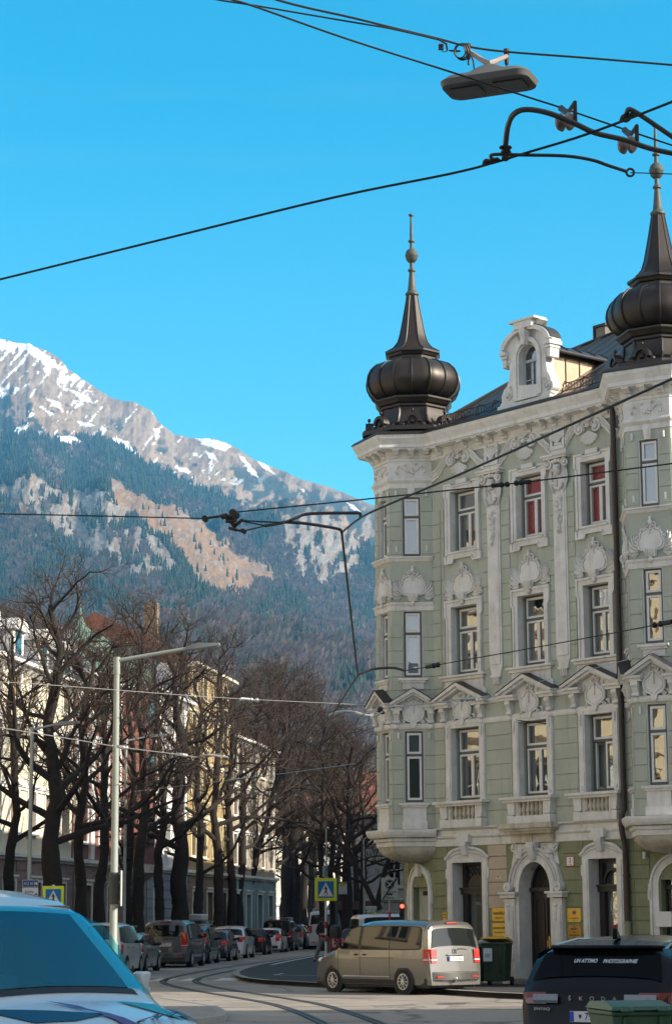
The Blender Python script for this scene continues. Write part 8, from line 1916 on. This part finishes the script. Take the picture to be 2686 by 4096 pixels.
# wheeled bins
M_BINB = mat('bin_lid_fabric', (0.05, 0.05, 0.05))
def wheelie(label, x, y, rz, m_body, m_lid, s_=1.0, lid_open=0.0, group=None):
    t = thing('wheeled_bin', label, 'bin', (0, 0, 0), group)
    mb = MB(ID); mb.tbox(-0.29, 0.29, -0.35, 0.33, 0.10, 0.98, 0.045, 0.045, 0.04, 0.10, ID); mb.box(-0.30, 0.30, -0.37, 0.35, 0.93, 0.985, ID)
    for k in (-1, 1): mb.box(k*0.17-0.02, k*0.17+0.02, -0.385, -0.33, 0.3, 0.93, ID)
    obj('body', mb, m_body, t, smooth=30, bevel=0.02)
    c_, s2 = math.cos(lid_open), math.sin(lid_open)
    T = lambda a, b_, c: Vector((a, 0.37+(b_-0.37)*c_+(c-0.99)*s2, 0.99-(b_-0.37)*s2*1.0+(c-0.99)*c_))
    mb = MB(T); mb.add([(-0.31,-0.40,0.985),(0.31,-0.40,0.985),(0.31,0.37,0.99),(-0.31,0.37,0.99),(-0.29,-0.37,1.02),(0.29,-0.37,1.02),(0.27,-0.1,1.065),(0.27,0.36,1.05),(-0.27,0.36,1.05),(-0.27,-0.1,1.065)],
        [(3,2,1,0),(0,1,5,4),(4,5,6,9),(9,6,7,8),(2,3,8,7),(1,2,7,6,5),(3,0,4,9,8)])
    for k in (-0.18, 0.18): mb.tube([(k-0.05,-0.40,1.0),(k-0.05,-0.46,0.985),(k+0.05,-0.46,0.985),(k+0.05,-0.40,1.0)], 0.016, 6)
    obj('lid', mb, m_lid, t, smooth=30, bevel=0.012)
    mb = MB(); mb.tube([(-0.26,0.34,0.95),(-0.26,0.45,0.97),(0.26,0.45,0.97),(0.26,0.34,0.95)], 0.017, 8, ID); obj('handle', mb, m_body, t)
    for k in (-1, 1): mb = MB(); mb.lathe([(0.0,-0.03),(0.10,-0.03),(0.10,0.03),(0.0,0.03)], (k*0.27, 0.30, 0.10), 14, ID, axis='x'); obj('wheel', mb, M_TYRE, t)
    t.location = (x, y, 0.125); t.rotation_euler.z = rz; t.scale = (s_,)*3
    return t
M_BDG = mat('dark_green_plastic', (0.022, 0.050, 0.026), 0.5, var=0.12); M_BYL = mat('yellow_lid_plastic', (0.62, 0.40, 0.02), 0.5, var=0.08); M_BGL = mat('green_plastic', (0.035, 0.10, 0.045), 0.42, var=0.10)
w1_ = wheelie('dark green wheeled bin with its yellow lid ajar beside the portal', 4.18, 59.15, R(-18), M_BDG, M_BYL, 1.12, 0.12)
mb = MB(); mb.box(-0.24, -0.03, -0.395, -0.392, 0.56, 0.86, ID); sheet = obj('paper_notice', mb, M_SIGNW, None, smooth=0); sheet.parent = w1_
mb = MB(); mb.box(-0.20, -0.07, -0.397, -0.3955, 0.64, 0.74, ID); o_ = obj('notice_print', mb, mat('pale_blue_print', (0.35, 0.48, 0.55), 0.6, var=0.5, scale=30), None, smooth=0); o_.parent = sheet
w2_ = wheelie('dark green wheeled bin without lid, tucked behind the silver van', 3.66, 59.75, R(-18), M_BDG, M_BDG, 1.0, 0.0)
mb = MB()
rs_ = random.Random(4)
for k in range(7): mb.ball((rs_.uniform(-0.2, 0.2), rs_.uniform(-0.25, 0.2), 1.07+rs_.uniform(0, 0.06)), (0.12, 0.12, 0.07), 7, 5, ID)
o_ = obj('rubbish_bag', mb, mat('clear_bag', (0.35, 0.36, 0.36), 0.3, var=0.4, scale=15), None); tag(o_, 'crumpled pale rubbish bags on the lidded bin behind the silver van', 'rubbish bag'); o_.location = (3.66, 59.75, 0.125)
g_ = at(2505, 3690, 21.0); wheelie('green wheeled bin in the right foreground before the black SUV plate', g_.x, 21.0, R(12), M_BGL, M_BGL, 1.0, 0.0).location.z = 0.0
# pavilion, poster column and yellow box far behind the stop
c = at(1420, 3690, 158); t = thing('stop_shelter', 'low dark pavilion with a flat roof behind the far tree trunks', 'shelter', (c.x, c.y, 0.12)); f = Fr((c.x, c.y), 5)
mb = MB(f); mb.box(-1.5, 1.5, -2, 0, 0.12, 2.6); obj('wall', mb, mat('shelter_dark', (0.03, 0.033, 0.03), 0.7), t, smooth=0)
mb = MB(f); mb.box(-1.8, 1.9, -2.4, 0.6, 2.6, 2.8); mb.tbox(-1.6, 1.7, -2.2, 0.4, 2.8, 3.2, -0.2, -0.2); obj('roof', mb, mat('shelter_roof', (0.09, 0.06, 0.05), 0.8), t, smooth=0)
c = at(1484, 3690, 120); t = thing('poster_column', 'pale poster column with a yellow green bill behind the silver van', 'poster column', (c.x, c.y, 0.12)); X, Yb = c.x, c.y
mb = MB(); mb.box(X-0.22, X+0.22, Yb-0.2, Yb+0.2, 0.12, 2.4); obj('body', mb, M_SIGNW, t, smooth=0)
mb = MB(); mb.box(X-0.3, X+0.3, Yb-0.28, Yb+0.28, 2.4, 2.6); obj('cap', mb, M_GALV, t, smooth=0, bevel=0.03)
mb = MB(); mb.box(X-0.17, X+0.17, Yb-0.215, Yb-0.205, 0.9, 2.3); obj('bill', mb, mat('bill', (0.38, 0.42, 0.08), 0.6, var=0.6, scale=4), t, smooth=0)
c = at(1507, 3690, 125); t = thing('yellow_cabinet', 'yellow cabinet beside the slim tree left of the corner house', 'cabinet', (c.x, c.y, 0.12)); X, Yb = c.x, c.y
mb = MB(); mb.box(X-0.2, X+0.2, Yb-0.15, Yb+0.15, 0.12, 2.3); obj('body', mb, mat('cabinet_yellow', (0.62, 0.50, 0.03), 0.5), t, smooth=0, bevel=0.02)
mb = MB(); mb.box(X-0.22, X+0.22, Yb-0.17, Yb+0.17, 2.3, 2.36); obj('cap', mb, M_BLACKP, t, smooth=0)
# ------------------------------------------------------------------ the man at the stop
def skin_body(name, joints, edges, m, parent, sub=2):
    me = bpy.data.meshes.new(name); me.from_pydata([j[0] for j in joints], edges, []); me.materials.append(m)
    o = bpy.data.objects.new(name, me); COL.objects.link(o)
    if parent is not None: o.parent = parent
    sk_ = o.modifiers.new('skin', 'SKIN'); sk_.use_smooth_shade = True
    for i, j in enumerate(joints):
        r_ = j[1]; r_ = r_ if isinstance(r_, tuple) else (r_, r_); o.data.skin_vertices[0].data[i].radius = r_
    o.data.skin_vertices[0].data[0].use_root = True
    s_ = o.modifiers.new('subdivision', 'SUBSURF'); s_.levels = sub; s_.render_levels = sub
    return o
M_SKIN = mat('skin', (0.42, 0.24, 0.16), 0.6, var=0.08, scale=8); M_JACKET = mat('black_jacket', (0.012, 0.012, 0.013), 0.8, var=0.2); M_TROU = mat('grey_trousers', (0.20, 0.20, 0.20), 0.9, var=0.2, scale=6); M_HAIR = mat('dark_hair', (0.02, 0.014, 0.01), 0.7, var=0.2); M_SHOE = mat('dark_shoe', (0.02, 0.018, 0.016), 0.6)
mp = at(1296, 3690, 95.5); man = thing('person', 'person in a black jacket and grey trousers standing at the stop, hands in front', 'person', (mp.x, mp.y, 0.125))
# x = to the right of the picture, y = away; he faces half left towards the camera
hip = [(0,0,0.98),(0.11,-0.01,0.93),(0.21,0.05,0.52),(0.24,0.12,0.10),(0.22,-0.04,0.04),(-0.11,0.0,0.93),(-0.25,-0.05,0.53),(-0.37,-0.02,0.11),(-0.47,-0.10,0.04),(0,0,1.20),(-0.01,0.0,1.45),(-0.03,-0.01,1.58),(-0.06,-0.04,1.70),(0.20,0.0,1.50),(0.27,-0.02,1.22),(0.05,-0.27,1.14),(-0.04,-0.33,1.15),(-0.22,-0.02,1.50),(-0.29,-0.08,1.22),(-0.14,-0.29,1.12),(-0.07,-0.35,1.13)]
rad = [0.14,0.10,0.075,0.05,0.035,0.10,0.075,0.05,0.035,0.14,0.14,0.065,0.085,0.075,0.055,0.042,0.034,0.075,0.055,0.042,0.034]
ed = [(0,1),(1,2),(2,3),(3,4),(0,5),(5,6),(6,7),(7,8),(0,9),(9,10),(10,11),(11,12),(10,13),(13,14),(14,15),(15,16),(10,17),(17,18),(18,19),(19,20)]
# fingers
n0 = len(hip)
for base, sx_ in ((16, -1), (20, 1)):
    b_ = Vector(hip[base])
    for k in range(5):
        o1 = b_+Vector((sx_*0.05+(-0.01 if k == 4 else 0), -0.02-0.004*k, 0.03-0.017*k if k < 4 else 0.045)); o2 = o1+Vector((sx_*(0.035 if k < 4 else 0.01), -0.008, -0.012 if k < 4 else 0.03))
        hip += [tuple(o1), tuple(o2)]; rad += [0.010, 0.008]; i = len(hip)-2; ed += [(base, i), (i, i+1)]
skin_body('body', list(zip(hip, rad)), ed, M_SKIN, man)
skin_body('jacket', [((0,0,0.94),(0.20,0.16)),((0,0,1.2),(0.21,0.165)),((-0.01,0,1.45),(0.19,0.15)),((-0.02,0,1.55),0.095),((0.21,0,1.49),0.10),((0.285,-0.02,1.22),0.08),((0.08,-0.24,1.14),0.065),((-0.23,-0.02,1.49),0.10),((-0.305,-0.08,1.22),0.08),((-0.17,-0.26,1.12),0.065)], [(0,1),(1,2),(2,3),(2,4),(4,5),(5,6),(2,7),(7,8),(8,9)], M_JACKET, man)
skin_body('trousers', [((0,0,1.0),(0.17,0.15)),((0.11,-0.01,0.90),0.125),((0.21,0.05,0.52),0.10),((0.24,0.12,0.12),0.085),((-0.11,0,0.90),0.125),((-0.25,-0.05,0.53),0.10),((-0.37,-0.02,0.13),0.085)], [(0,1),(1,2),(2,3),(0,4),(4,5),(5,6)], M_TROU, man)
mb = MB(ID); 
for x, y in ((0.23, 0.05), (-0.42, -0.06)): mb.ball((x, y, 0.05), (0.06, 0.14, 0.055), 10, 6, ID)
o_ = obj('shoes', mb, M_SHOE, None); o_.parent = man
mb = MB(ID); mb.ball((-0.05, 0.005, 1.755), (0.105, 0.115, 0.085), 12, 8, ID); mb.ball((-0.08, -0.10, 1.625), (0.07, 0.05, 0.06), 10, 6, ID); mb.ball((-0.03, 0.05, 1.68), (0.09, 0.08, 0.12), 10, 6, ID); o_ = obj('hair', mb, M_HAIR, None); o_.parent = man
mb = MB(ID); mb.tube([(-0.075, -0.125, 1.71), (-0.085, -0.15, 1.675)], [0.012, 0.018], 6, ID); mb.ball((-0.16, 0.0, 1.69), (0.015, 0.025, 0.035), 6, 5, ID); mb.ball((0.045, -0.01, 1.69), (0.015, 0.025, 0.035), 6, 5, ID); o_ = obj('nose_and_ears', mb, M_SKIN, None); o_.parent = man
mb = MB(ID)
for x in (-0.115, -0.04): mb.ball((x, -0.118, 1.715), 0.012, 6, 5, ID)
o_ = obj('eyes', mb, M_INK, None); o_.parent = man
# ------------------------------------------------------------------ overhead wires and fittings
M_WIRE = mat('dark_wire', (0.02, 0.018, 0.017), 0.5, metal=0.3, var=0.1); M_ARM = mat('weathered_tube', (0.07, 0.06, 0.055), 0.5, metal=0.4, var=0.3); M_FIT = mat('rusty_fitting', (0.045, 0.03, 0.024), 0.7, var=0.4, scale=20); M_PORC = mat('porcelain', (0.30, 0.24, 0.21), 0.35, var=0.5, scale=18); M_BRIGHT = mat('bright_wire', (0.45, 0.44, 0.42), 0.35, metal=0.6, var=0.1)  # bright wire: sunlight put into a pale copy of the dark wire metal
def zpts(pts, z): return [tuple(gp(x, y, z if not isinstance(z, (list, tuple)) else z[i])) for i, (x, y) in enumerate(pts)]
def wire(label, pts, z, r, m=M_WIRE, cat='overhead wire', name='overhead_wire', smooth=True, n=6, group=None):
    P = zpts(pts, z); mb = MB()
    if smooth and len(P) > 2:
        Q = []
        for i in range(len(P)-1):
            p0, p1, p2, p3 = [Vector(P[max(0, min(len(P)-1, k))]) for k in (i-1, i, i+1, i+2)]
            for k in range(5):
                t_ = k/5; Q.append(tuple(0.5*((2*p1)+(p2-p0)*t_+(2*p0-5*p1+4*p2-p3)*t_*t_+(3*p1-p0-3*p2+p3)*t_**3)))
        Q.append(P[-1]); P = Q
    mb.tube(P, r, n); o = obj(name, mb, m); return tag(o, label, cat, group)
def fitting(label, pts, z, r, m=M_FIT, name='wire_clamp', cat='wire clamp'):
    t = thing(name, label, cat, zpts([pts[0]], z)[0])
    for i, ((x, y), rr) in enumerate(zip(pts, r)):
        mb = MB(); p = gp(x, y, z); mb.ball(p, (rr, rr, rr*0.8), 10, 6); obj('clamp_jaw' if i % 2 == 0 else 'clamp_bolt', mb, m, t)
    return t
wire('thick black span wire carrying the hanging street light', [(700,-140),(1109,0),(1405,70),(1570,111),(1757,156),(1871,186),(2024,207),(2350,232),(2760,266)], 8.75, 0.009)
wire('black supply cable tied beneath the upper span wire', [(700,-33),(876,0),(1024,23),(1405,88),(1538,110),(1640,132),(1757,160)], 8.73, 0.007)
wire('thin black span wire passing just below the hanging street light', [(860,-25),(932,0),(1024,28),(1400,160),(1800,287),(2115,390),(2243,431),(2497,518),(2760,606)], 6.15, 0.0052)
wire('long black contact wire rising from the left edge to the upper right corner', [(-60,1132),(0,1118),(660,955),(1325,792),(1800,695),(1976,650),(2087,616),(2365,530),(2760,378)], 5.7, 0.0068)
wire('thick bent black tube bridging the contact wire at the upper right', [(2018,612),(2022,560),(2030,505),(2052,458),(2101,438),(2191,452),(2296,494),(2379,532),(2497,560),(2602,595),(2760,628)], 5.72, 0.0145, M_ARM, 'steady arm', 'steady_arm', n=8)
wire('lower curved arm ending in an eye beside the right spire', [(1962,633),(1975,618),(2100,620),(2261,624),(2365,640),(2430,662),(2504,686)], 5.69, 0.0095, M_ARM, 'steady arm', 'steady_arm', n=8)
wire('short curved arm at the upper right picture edge', [(2503,462),(2508,442),(2525,440),(2600,488),(2760,598)], 5.74, 0.0125, M_ARM, 'steady arm', 'steady_arm', n=8)
wire('thin wire leaving the eye of the lower curved arm', [(2518,691),(2600,693),(2760,699)], 5.69, 0.003)
mb = MB(); c_ = gp(2518, 690, 5.69); mb.tube([tuple(c_+RT*0.02*math.cos(a*0.5236)+UPV*0.02*math.sin(a*0.5236)) for a in range(13)], 0.007, 6, cap=False); tag(obj('wire_eye', mb, M_ARM), 'small forged eye at the end of the lower curved arm', 'wire eye')
fitting('dark clamp joining the bent tube to the contact wire', [(2022,610),(2005,590),(2035,590),(2020,632),(2022,600)], 5.71, [0.028,0.014,0.014,0.022,0.018])
fitting('dark clamp at the start of the lower curved arm', [(1945,648),(1968,640),(1985,640),(1935,655)], 5.70, [0.022,0.018,0.018,0.012])
fitting('dark clamp where the short arm meets the contact wire', [(2500,472),(2525,462),(2485,480)], 5.72, [0.028,0.02,0.014])
def pulley(label, px, py, tx, ty):
    t = thing('pulley_insulator', label, 'insulator', tuple(gp(px, py, 5.75)), 'porcelain pulley insulators on the bent tube')
    c = gp(px, py, 5.75); mb = MB(); ax_ = RT*0.8+FW*-0.6; T = lambda a, b_, c2: c+ax_.normalized()*c2+UPV*a+ax_.cross(UPV).normalized()*b_
    mb.lathe([(0.0,-0.036),(0.040,-0.036),(0.047,-0.022),(0.022,-0.008),(0.022,0.008),(0.047,0.022),(0.040,0.036),(0.0,0.036)], (0, 0, 0), 14, T); obj('pulley', mb, M_PORC, t)
    p2 = gp(tx, ty, 6.12); mb = MB(); mb.tube([tuple(c+RT*0.05+UPV*0.0), tuple(c+RT*0.05+UPV*0.10), tuple(c+(p2-c)*0.55+RT*0.02), tuple(p2)], [0.013,0.010,0.010,0.02], 6); obj('hanger', mb, M_FIT, t)
pulley('porcelain pulley on the bent tube, the left one of two', 2258, 488, 2243, 434); pulley('porcelain pulley on the bent tube, nearer the right spire', 2506, 580, 2497, 521)
# hanging street light
c = gp(1955, 350, 8.35); t = thing('hanging_street_light', 'flat grey street light hanging from the upper span wire', 'street light', tuple(c))
dl = Vector((0.88, -0.35, 0)).normalized(); sl_ = Vector((0.35, 0.88, 0)).normalized()
T = lambda a, b_, c2: c+dl*a+sl_*b_+Vector((0, 0, c2))
mb = MB(T)
def rr(hx, hy, r_, n=5):
    return [(sx_*(hx-r_)+r_*math.cos(a), sy_*(hy-r_)+r_*math.sin(a)) for sx_, sy_, a0 in ((1,1,0),(-1,1,90),(-1,-1,180),(1,-1,270)) for a in [R(a0+90*k/n) for k in range(n+1)]]
rings = [[(x, y, 0.0) for x, y in rr(0.36, 0.19, 0.10)], [(x, y, 0.045) for x, y in rr(0.375, 0.205, 0.11)], [(x, y, 0.085) for x, y in rr(0.33, 0.17, 0.10)], [(x*0.75, y*0.8, 0.115) for x, y in rr(0.25, 0.12, 0.08)], [(x*0.5, y*0.6, 0.16) for x, y in rr(0.2, 0.10, 0.06)], [(x*0.2, y*0.35, 0.185) for x, y in rr(0.2, 0.10, 0.06)]]
m_ = len(rings[0]); mb.add([p for r_ in rings for p in r_], [(i*m_+k, i*m_+(k+1) % m_, (i+1)*m_+(k+1) % m_, (i+1)*m_+k) for i in range(5) for k in range(m_)]+[tuple(range(m_-1, -1, -1)), tuple(5*m_+k for k in range(m_))])
obj('housing', mb, mat('light_housing', (0.13, 0.125, 0.115), 0.55, metal=0.1, var=0.12), t, smooth=45)
for sg in (-1, 1): mb = MB(T); mb.box(sg*0.18-0.12, sg*0.18+0.12, -0.10, 0.10, -0.012, -0.002); obj('lens', mb, mat('dark_lens', (0.05, 0.05, 0.05), 0.2, var=0), t, smooth=0)
pa = Vector(gp(1871, 190, 8.75)); pb = Vector(gp(2024, 211, 8.75)); hub = T(0.0, 0.0, 0.20)
mb = MB(); mb.tube([tuple(pa-Vector((0,0,0.03))), tuple(pa.lerp(hub, 0.6)-Vector((0,0,0.015))), tuple(hub), tuple(pb.lerp(hub, 0.6)-Vector((0,0,0.015))), tuple(pb-Vector((0,0,0.03)))], [0.02,0.022,0.028,0.022,0.02], 8); obj('hanger', mb, mat('hanger_alloy', (0.40, 0.34, 0.32), 0.5, metal=0.4, var=0.2), t)
mb = MB()
for p in (pa, pb): mb.tube([tuple(p+Vector((0,0,0.03))), tuple(p-Vector((0,0,0.10)))], [0.024, 0.016], 8); mb.tube([tuple(p-Vector((0,0,0.10))), tuple(p-Vector((0,0,0.15)))], 0.009, 6)
obj('clamp', mb, M_FIT, t)
mb = MB(); mb.tube([tuple(pa), tuple(pa+Vector((0.04,0,-0.12))), tuple(T(-0.12, 0.0, 0.13))], 0.007, 6); obj('cable', mb, M_WIRE, t)
t = thing('cable_coil', 'small coil of spare black cable beside the hanging street light', 'cable coil', tuple(gp(1838, 205, 8.7))); cc = gp(1838, 205, 8.68)
for k in range(3):
    mb = MB(); mb.tube([tuple(cc+RT*(0.045+0.008*k)*math.cos(a*0.4189)+UPV*(0.055+0.006*k)*math.sin(a*0.4189)+RT*0.012*k+FW*0.01*k) for a in range(16)], 0.007, 6, cap=False); obj('loop', mb, M_WIRE, t)
mb = MB(); p0, p1, p2, p3 = [gp(*q, 8.72) for q in ((1752,157),(1783,175),(1787,200),(1800,203))]; mb.tube([tuple(p0), tuple(p1), tuple(p2), tuple(p3), tuple(cc)], 0.008, 6); obj('cable', mb, M_WIRE, t)
mb = MB(); p = gp(1762, 188, 8.70); mb.box(p.x-0.02, p.x+0.02, p.y-0.015, p.y+0.015, p.z-0.022, p.z+0.022); mb.tube([tuple(p), tuple(gp(1770, 208, 8.68)), tuple(gp(1787, 205, 8.68))], 0.004, 5); obj('plug', mb, M_BLACKP, t)
# second tram line fittings before the mountain
wire('contact wire bending past the left oriel towards the avenue', [(2760,1478),(2686,1515),(2300,1690),(1900,1870),(1560,2015),(1443,2070),(1366,2130)], 5.75, 0.0105)
wire('contact wire hanging steeply over the lower mountain slopes', [(1366,2130),(1430,2700),(1330,2856),(1250,2950)], 5.7, 0.014, smooth=False)
wire('upper pale tube of the curve pull off before the mountain', [(1440,2068),(1437,2053),(1400,2052),(1238,2055),(1187,2070),(1141,2088),(1061,2103)], 5.9, 0.017, M_ARM, 'steady arm', 'steady_arm', n=8)
wire('lower pale tube of the curve pull off before the mountain', [(1366,2130),(1356,2117),(1289,2104),(1213,2093),(1136,2088)], 5.88, 0.017, M_ARM, 'steady arm', 'steady_arm', n=8)
for a_, b_, lb in (((1061,2103),(980,2123),'lower'), ((1120,2090),(975,2083),'upper'), ((1061,2103),(975,2086),'middle')): wire(lb+' thin stay between the pull off tubes and the insulator', [a_, b_], 5.9, 0.008, smooth=False)
t = thing('section_insulator', 'dark insulator assembly hanging on the wire before the orange meadow', 'insulator', tuple(gp(920, 2075, 5.95)))
for a_, b_, r_ in (((815,2074),(900,2062),0.022), ((818,2072),(822,2078),0.05), ((890,2066),(905,2064),0.05), ((930,2050),(945,2062),0.065), ((905,2070),(940,2068),0.05), ((905,2086),(945,2082),0.03), ((925,2086),(938,2105),0.04), ((938,2105),(965,2082),0.03), ((965,2082),(980,2084),0.025), ((918,2112),(945,2120),0.03), ((945,2120),(980,2126),0.02), ((970,2122),(978,2128),0.04)):
    mb = MB(); mb.tube(zpts([a_, b_], 5.95), r_*0.62, 8); obj('rod', mb, M_FIT, t)
wire('thin span wire from the left edge to the dark insulator', [(-60,2054),(400,2064),(815,2074)], 5.95, 0.007)
wire('thin span wire from the dark insulator across the top floor windows', [(946,2048),(1400,2003),(1824,1958),(2119,1926),(2686,1854),(2760,1844)], 6.0, 0.0075)
def turnbuckle(label, a_, b_, z, r_=0.022, m=M_WIRE):
    t = thing('wire_strainer', label, 'wire strainer', zpts([a_], z)[0]); P = [Vector(p) for p in zpts([a_, b_], z)]
    mb = MB(); mb.tube([tuple(P[0]), tuple(P[0].lerp(P[1], 0.5))], r_, 8); obj('body', mb, m, t)
    mb = MB()
    for k in (0.62, 0.95): q = P[0].lerp(P[1], k); mb.ball(q, r_*1.3, 8, 6)
    mb.tube([tuple(P[0].lerp(P[1], 0.5)), tuple(P[1])], r_*0.5, 6); obj('knuckle', mb, m, t)
turnbuckle('black strainer on the wire before the left pilaster mask', (1965,1943), (2030,1937), 6.0); turnbuckle('black strainer on the wire before the middle top window', (2119,1926), (2060,1933), 6.0)
wire('curved dark bracket tube below the second floor oriel window', [(1431,2697),(1465,2685),(1503,2675),(1566,2671),(1600,2677),(1617,2683)], 5.85, 0.022, M_ARM, 'steady arm', 'steady_arm')
wire('thin wire crossing the second floor windows upwards to the right', [(1617,2683),(1682,2672),(1835,2644),(2100,2597),(2365,2548),(2606,2502),(2760,2472)], 5.85, 0.0085)
turnbuckle('dark strainer on the thin wire left of the second floor windows', (1705,2668), (1752,2659), 5.85, 0.035); turnbuckle('dark strainer on the thin wire over the right oriel window', (2686,2487), (2612,2501), 5.85, 0.035)
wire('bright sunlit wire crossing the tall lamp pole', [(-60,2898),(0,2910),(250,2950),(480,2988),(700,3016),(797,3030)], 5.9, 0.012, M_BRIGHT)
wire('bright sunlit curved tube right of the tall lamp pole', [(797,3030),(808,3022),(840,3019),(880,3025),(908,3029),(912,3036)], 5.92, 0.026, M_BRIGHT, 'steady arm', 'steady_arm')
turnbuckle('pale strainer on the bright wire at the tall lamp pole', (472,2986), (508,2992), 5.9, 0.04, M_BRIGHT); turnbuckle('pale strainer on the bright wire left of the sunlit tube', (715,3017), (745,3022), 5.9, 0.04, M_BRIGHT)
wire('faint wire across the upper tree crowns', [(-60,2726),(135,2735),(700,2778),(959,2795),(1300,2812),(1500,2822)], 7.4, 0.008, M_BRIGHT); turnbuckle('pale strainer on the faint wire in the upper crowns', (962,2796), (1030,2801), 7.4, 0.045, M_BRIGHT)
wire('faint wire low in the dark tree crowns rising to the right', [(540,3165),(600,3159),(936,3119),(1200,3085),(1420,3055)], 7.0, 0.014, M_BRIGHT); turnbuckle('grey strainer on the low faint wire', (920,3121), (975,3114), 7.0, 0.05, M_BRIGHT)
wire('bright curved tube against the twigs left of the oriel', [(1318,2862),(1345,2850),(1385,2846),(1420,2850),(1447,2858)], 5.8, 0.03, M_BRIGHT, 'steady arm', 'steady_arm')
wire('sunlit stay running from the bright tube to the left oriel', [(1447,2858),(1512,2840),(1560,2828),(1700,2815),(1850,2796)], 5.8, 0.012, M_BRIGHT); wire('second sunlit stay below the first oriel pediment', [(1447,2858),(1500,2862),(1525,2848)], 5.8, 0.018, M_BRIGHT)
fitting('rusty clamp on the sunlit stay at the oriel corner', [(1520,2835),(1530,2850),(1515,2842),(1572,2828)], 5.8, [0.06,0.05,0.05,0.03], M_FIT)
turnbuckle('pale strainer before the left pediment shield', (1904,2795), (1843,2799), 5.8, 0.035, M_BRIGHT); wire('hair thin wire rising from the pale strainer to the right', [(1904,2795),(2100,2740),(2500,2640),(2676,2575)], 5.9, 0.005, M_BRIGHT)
# small lamp bracket on the house wall
mb = MB(A); mb.tube([(3.95,0.55,7.12),(4.35,0.25,7.05),(4.6,0.02,7.0)], 0.014, 6); mb.ball((4.6,0.03,7.0), 0.045, 8, 6); hp('wire_anchor', mb, M_IRON)
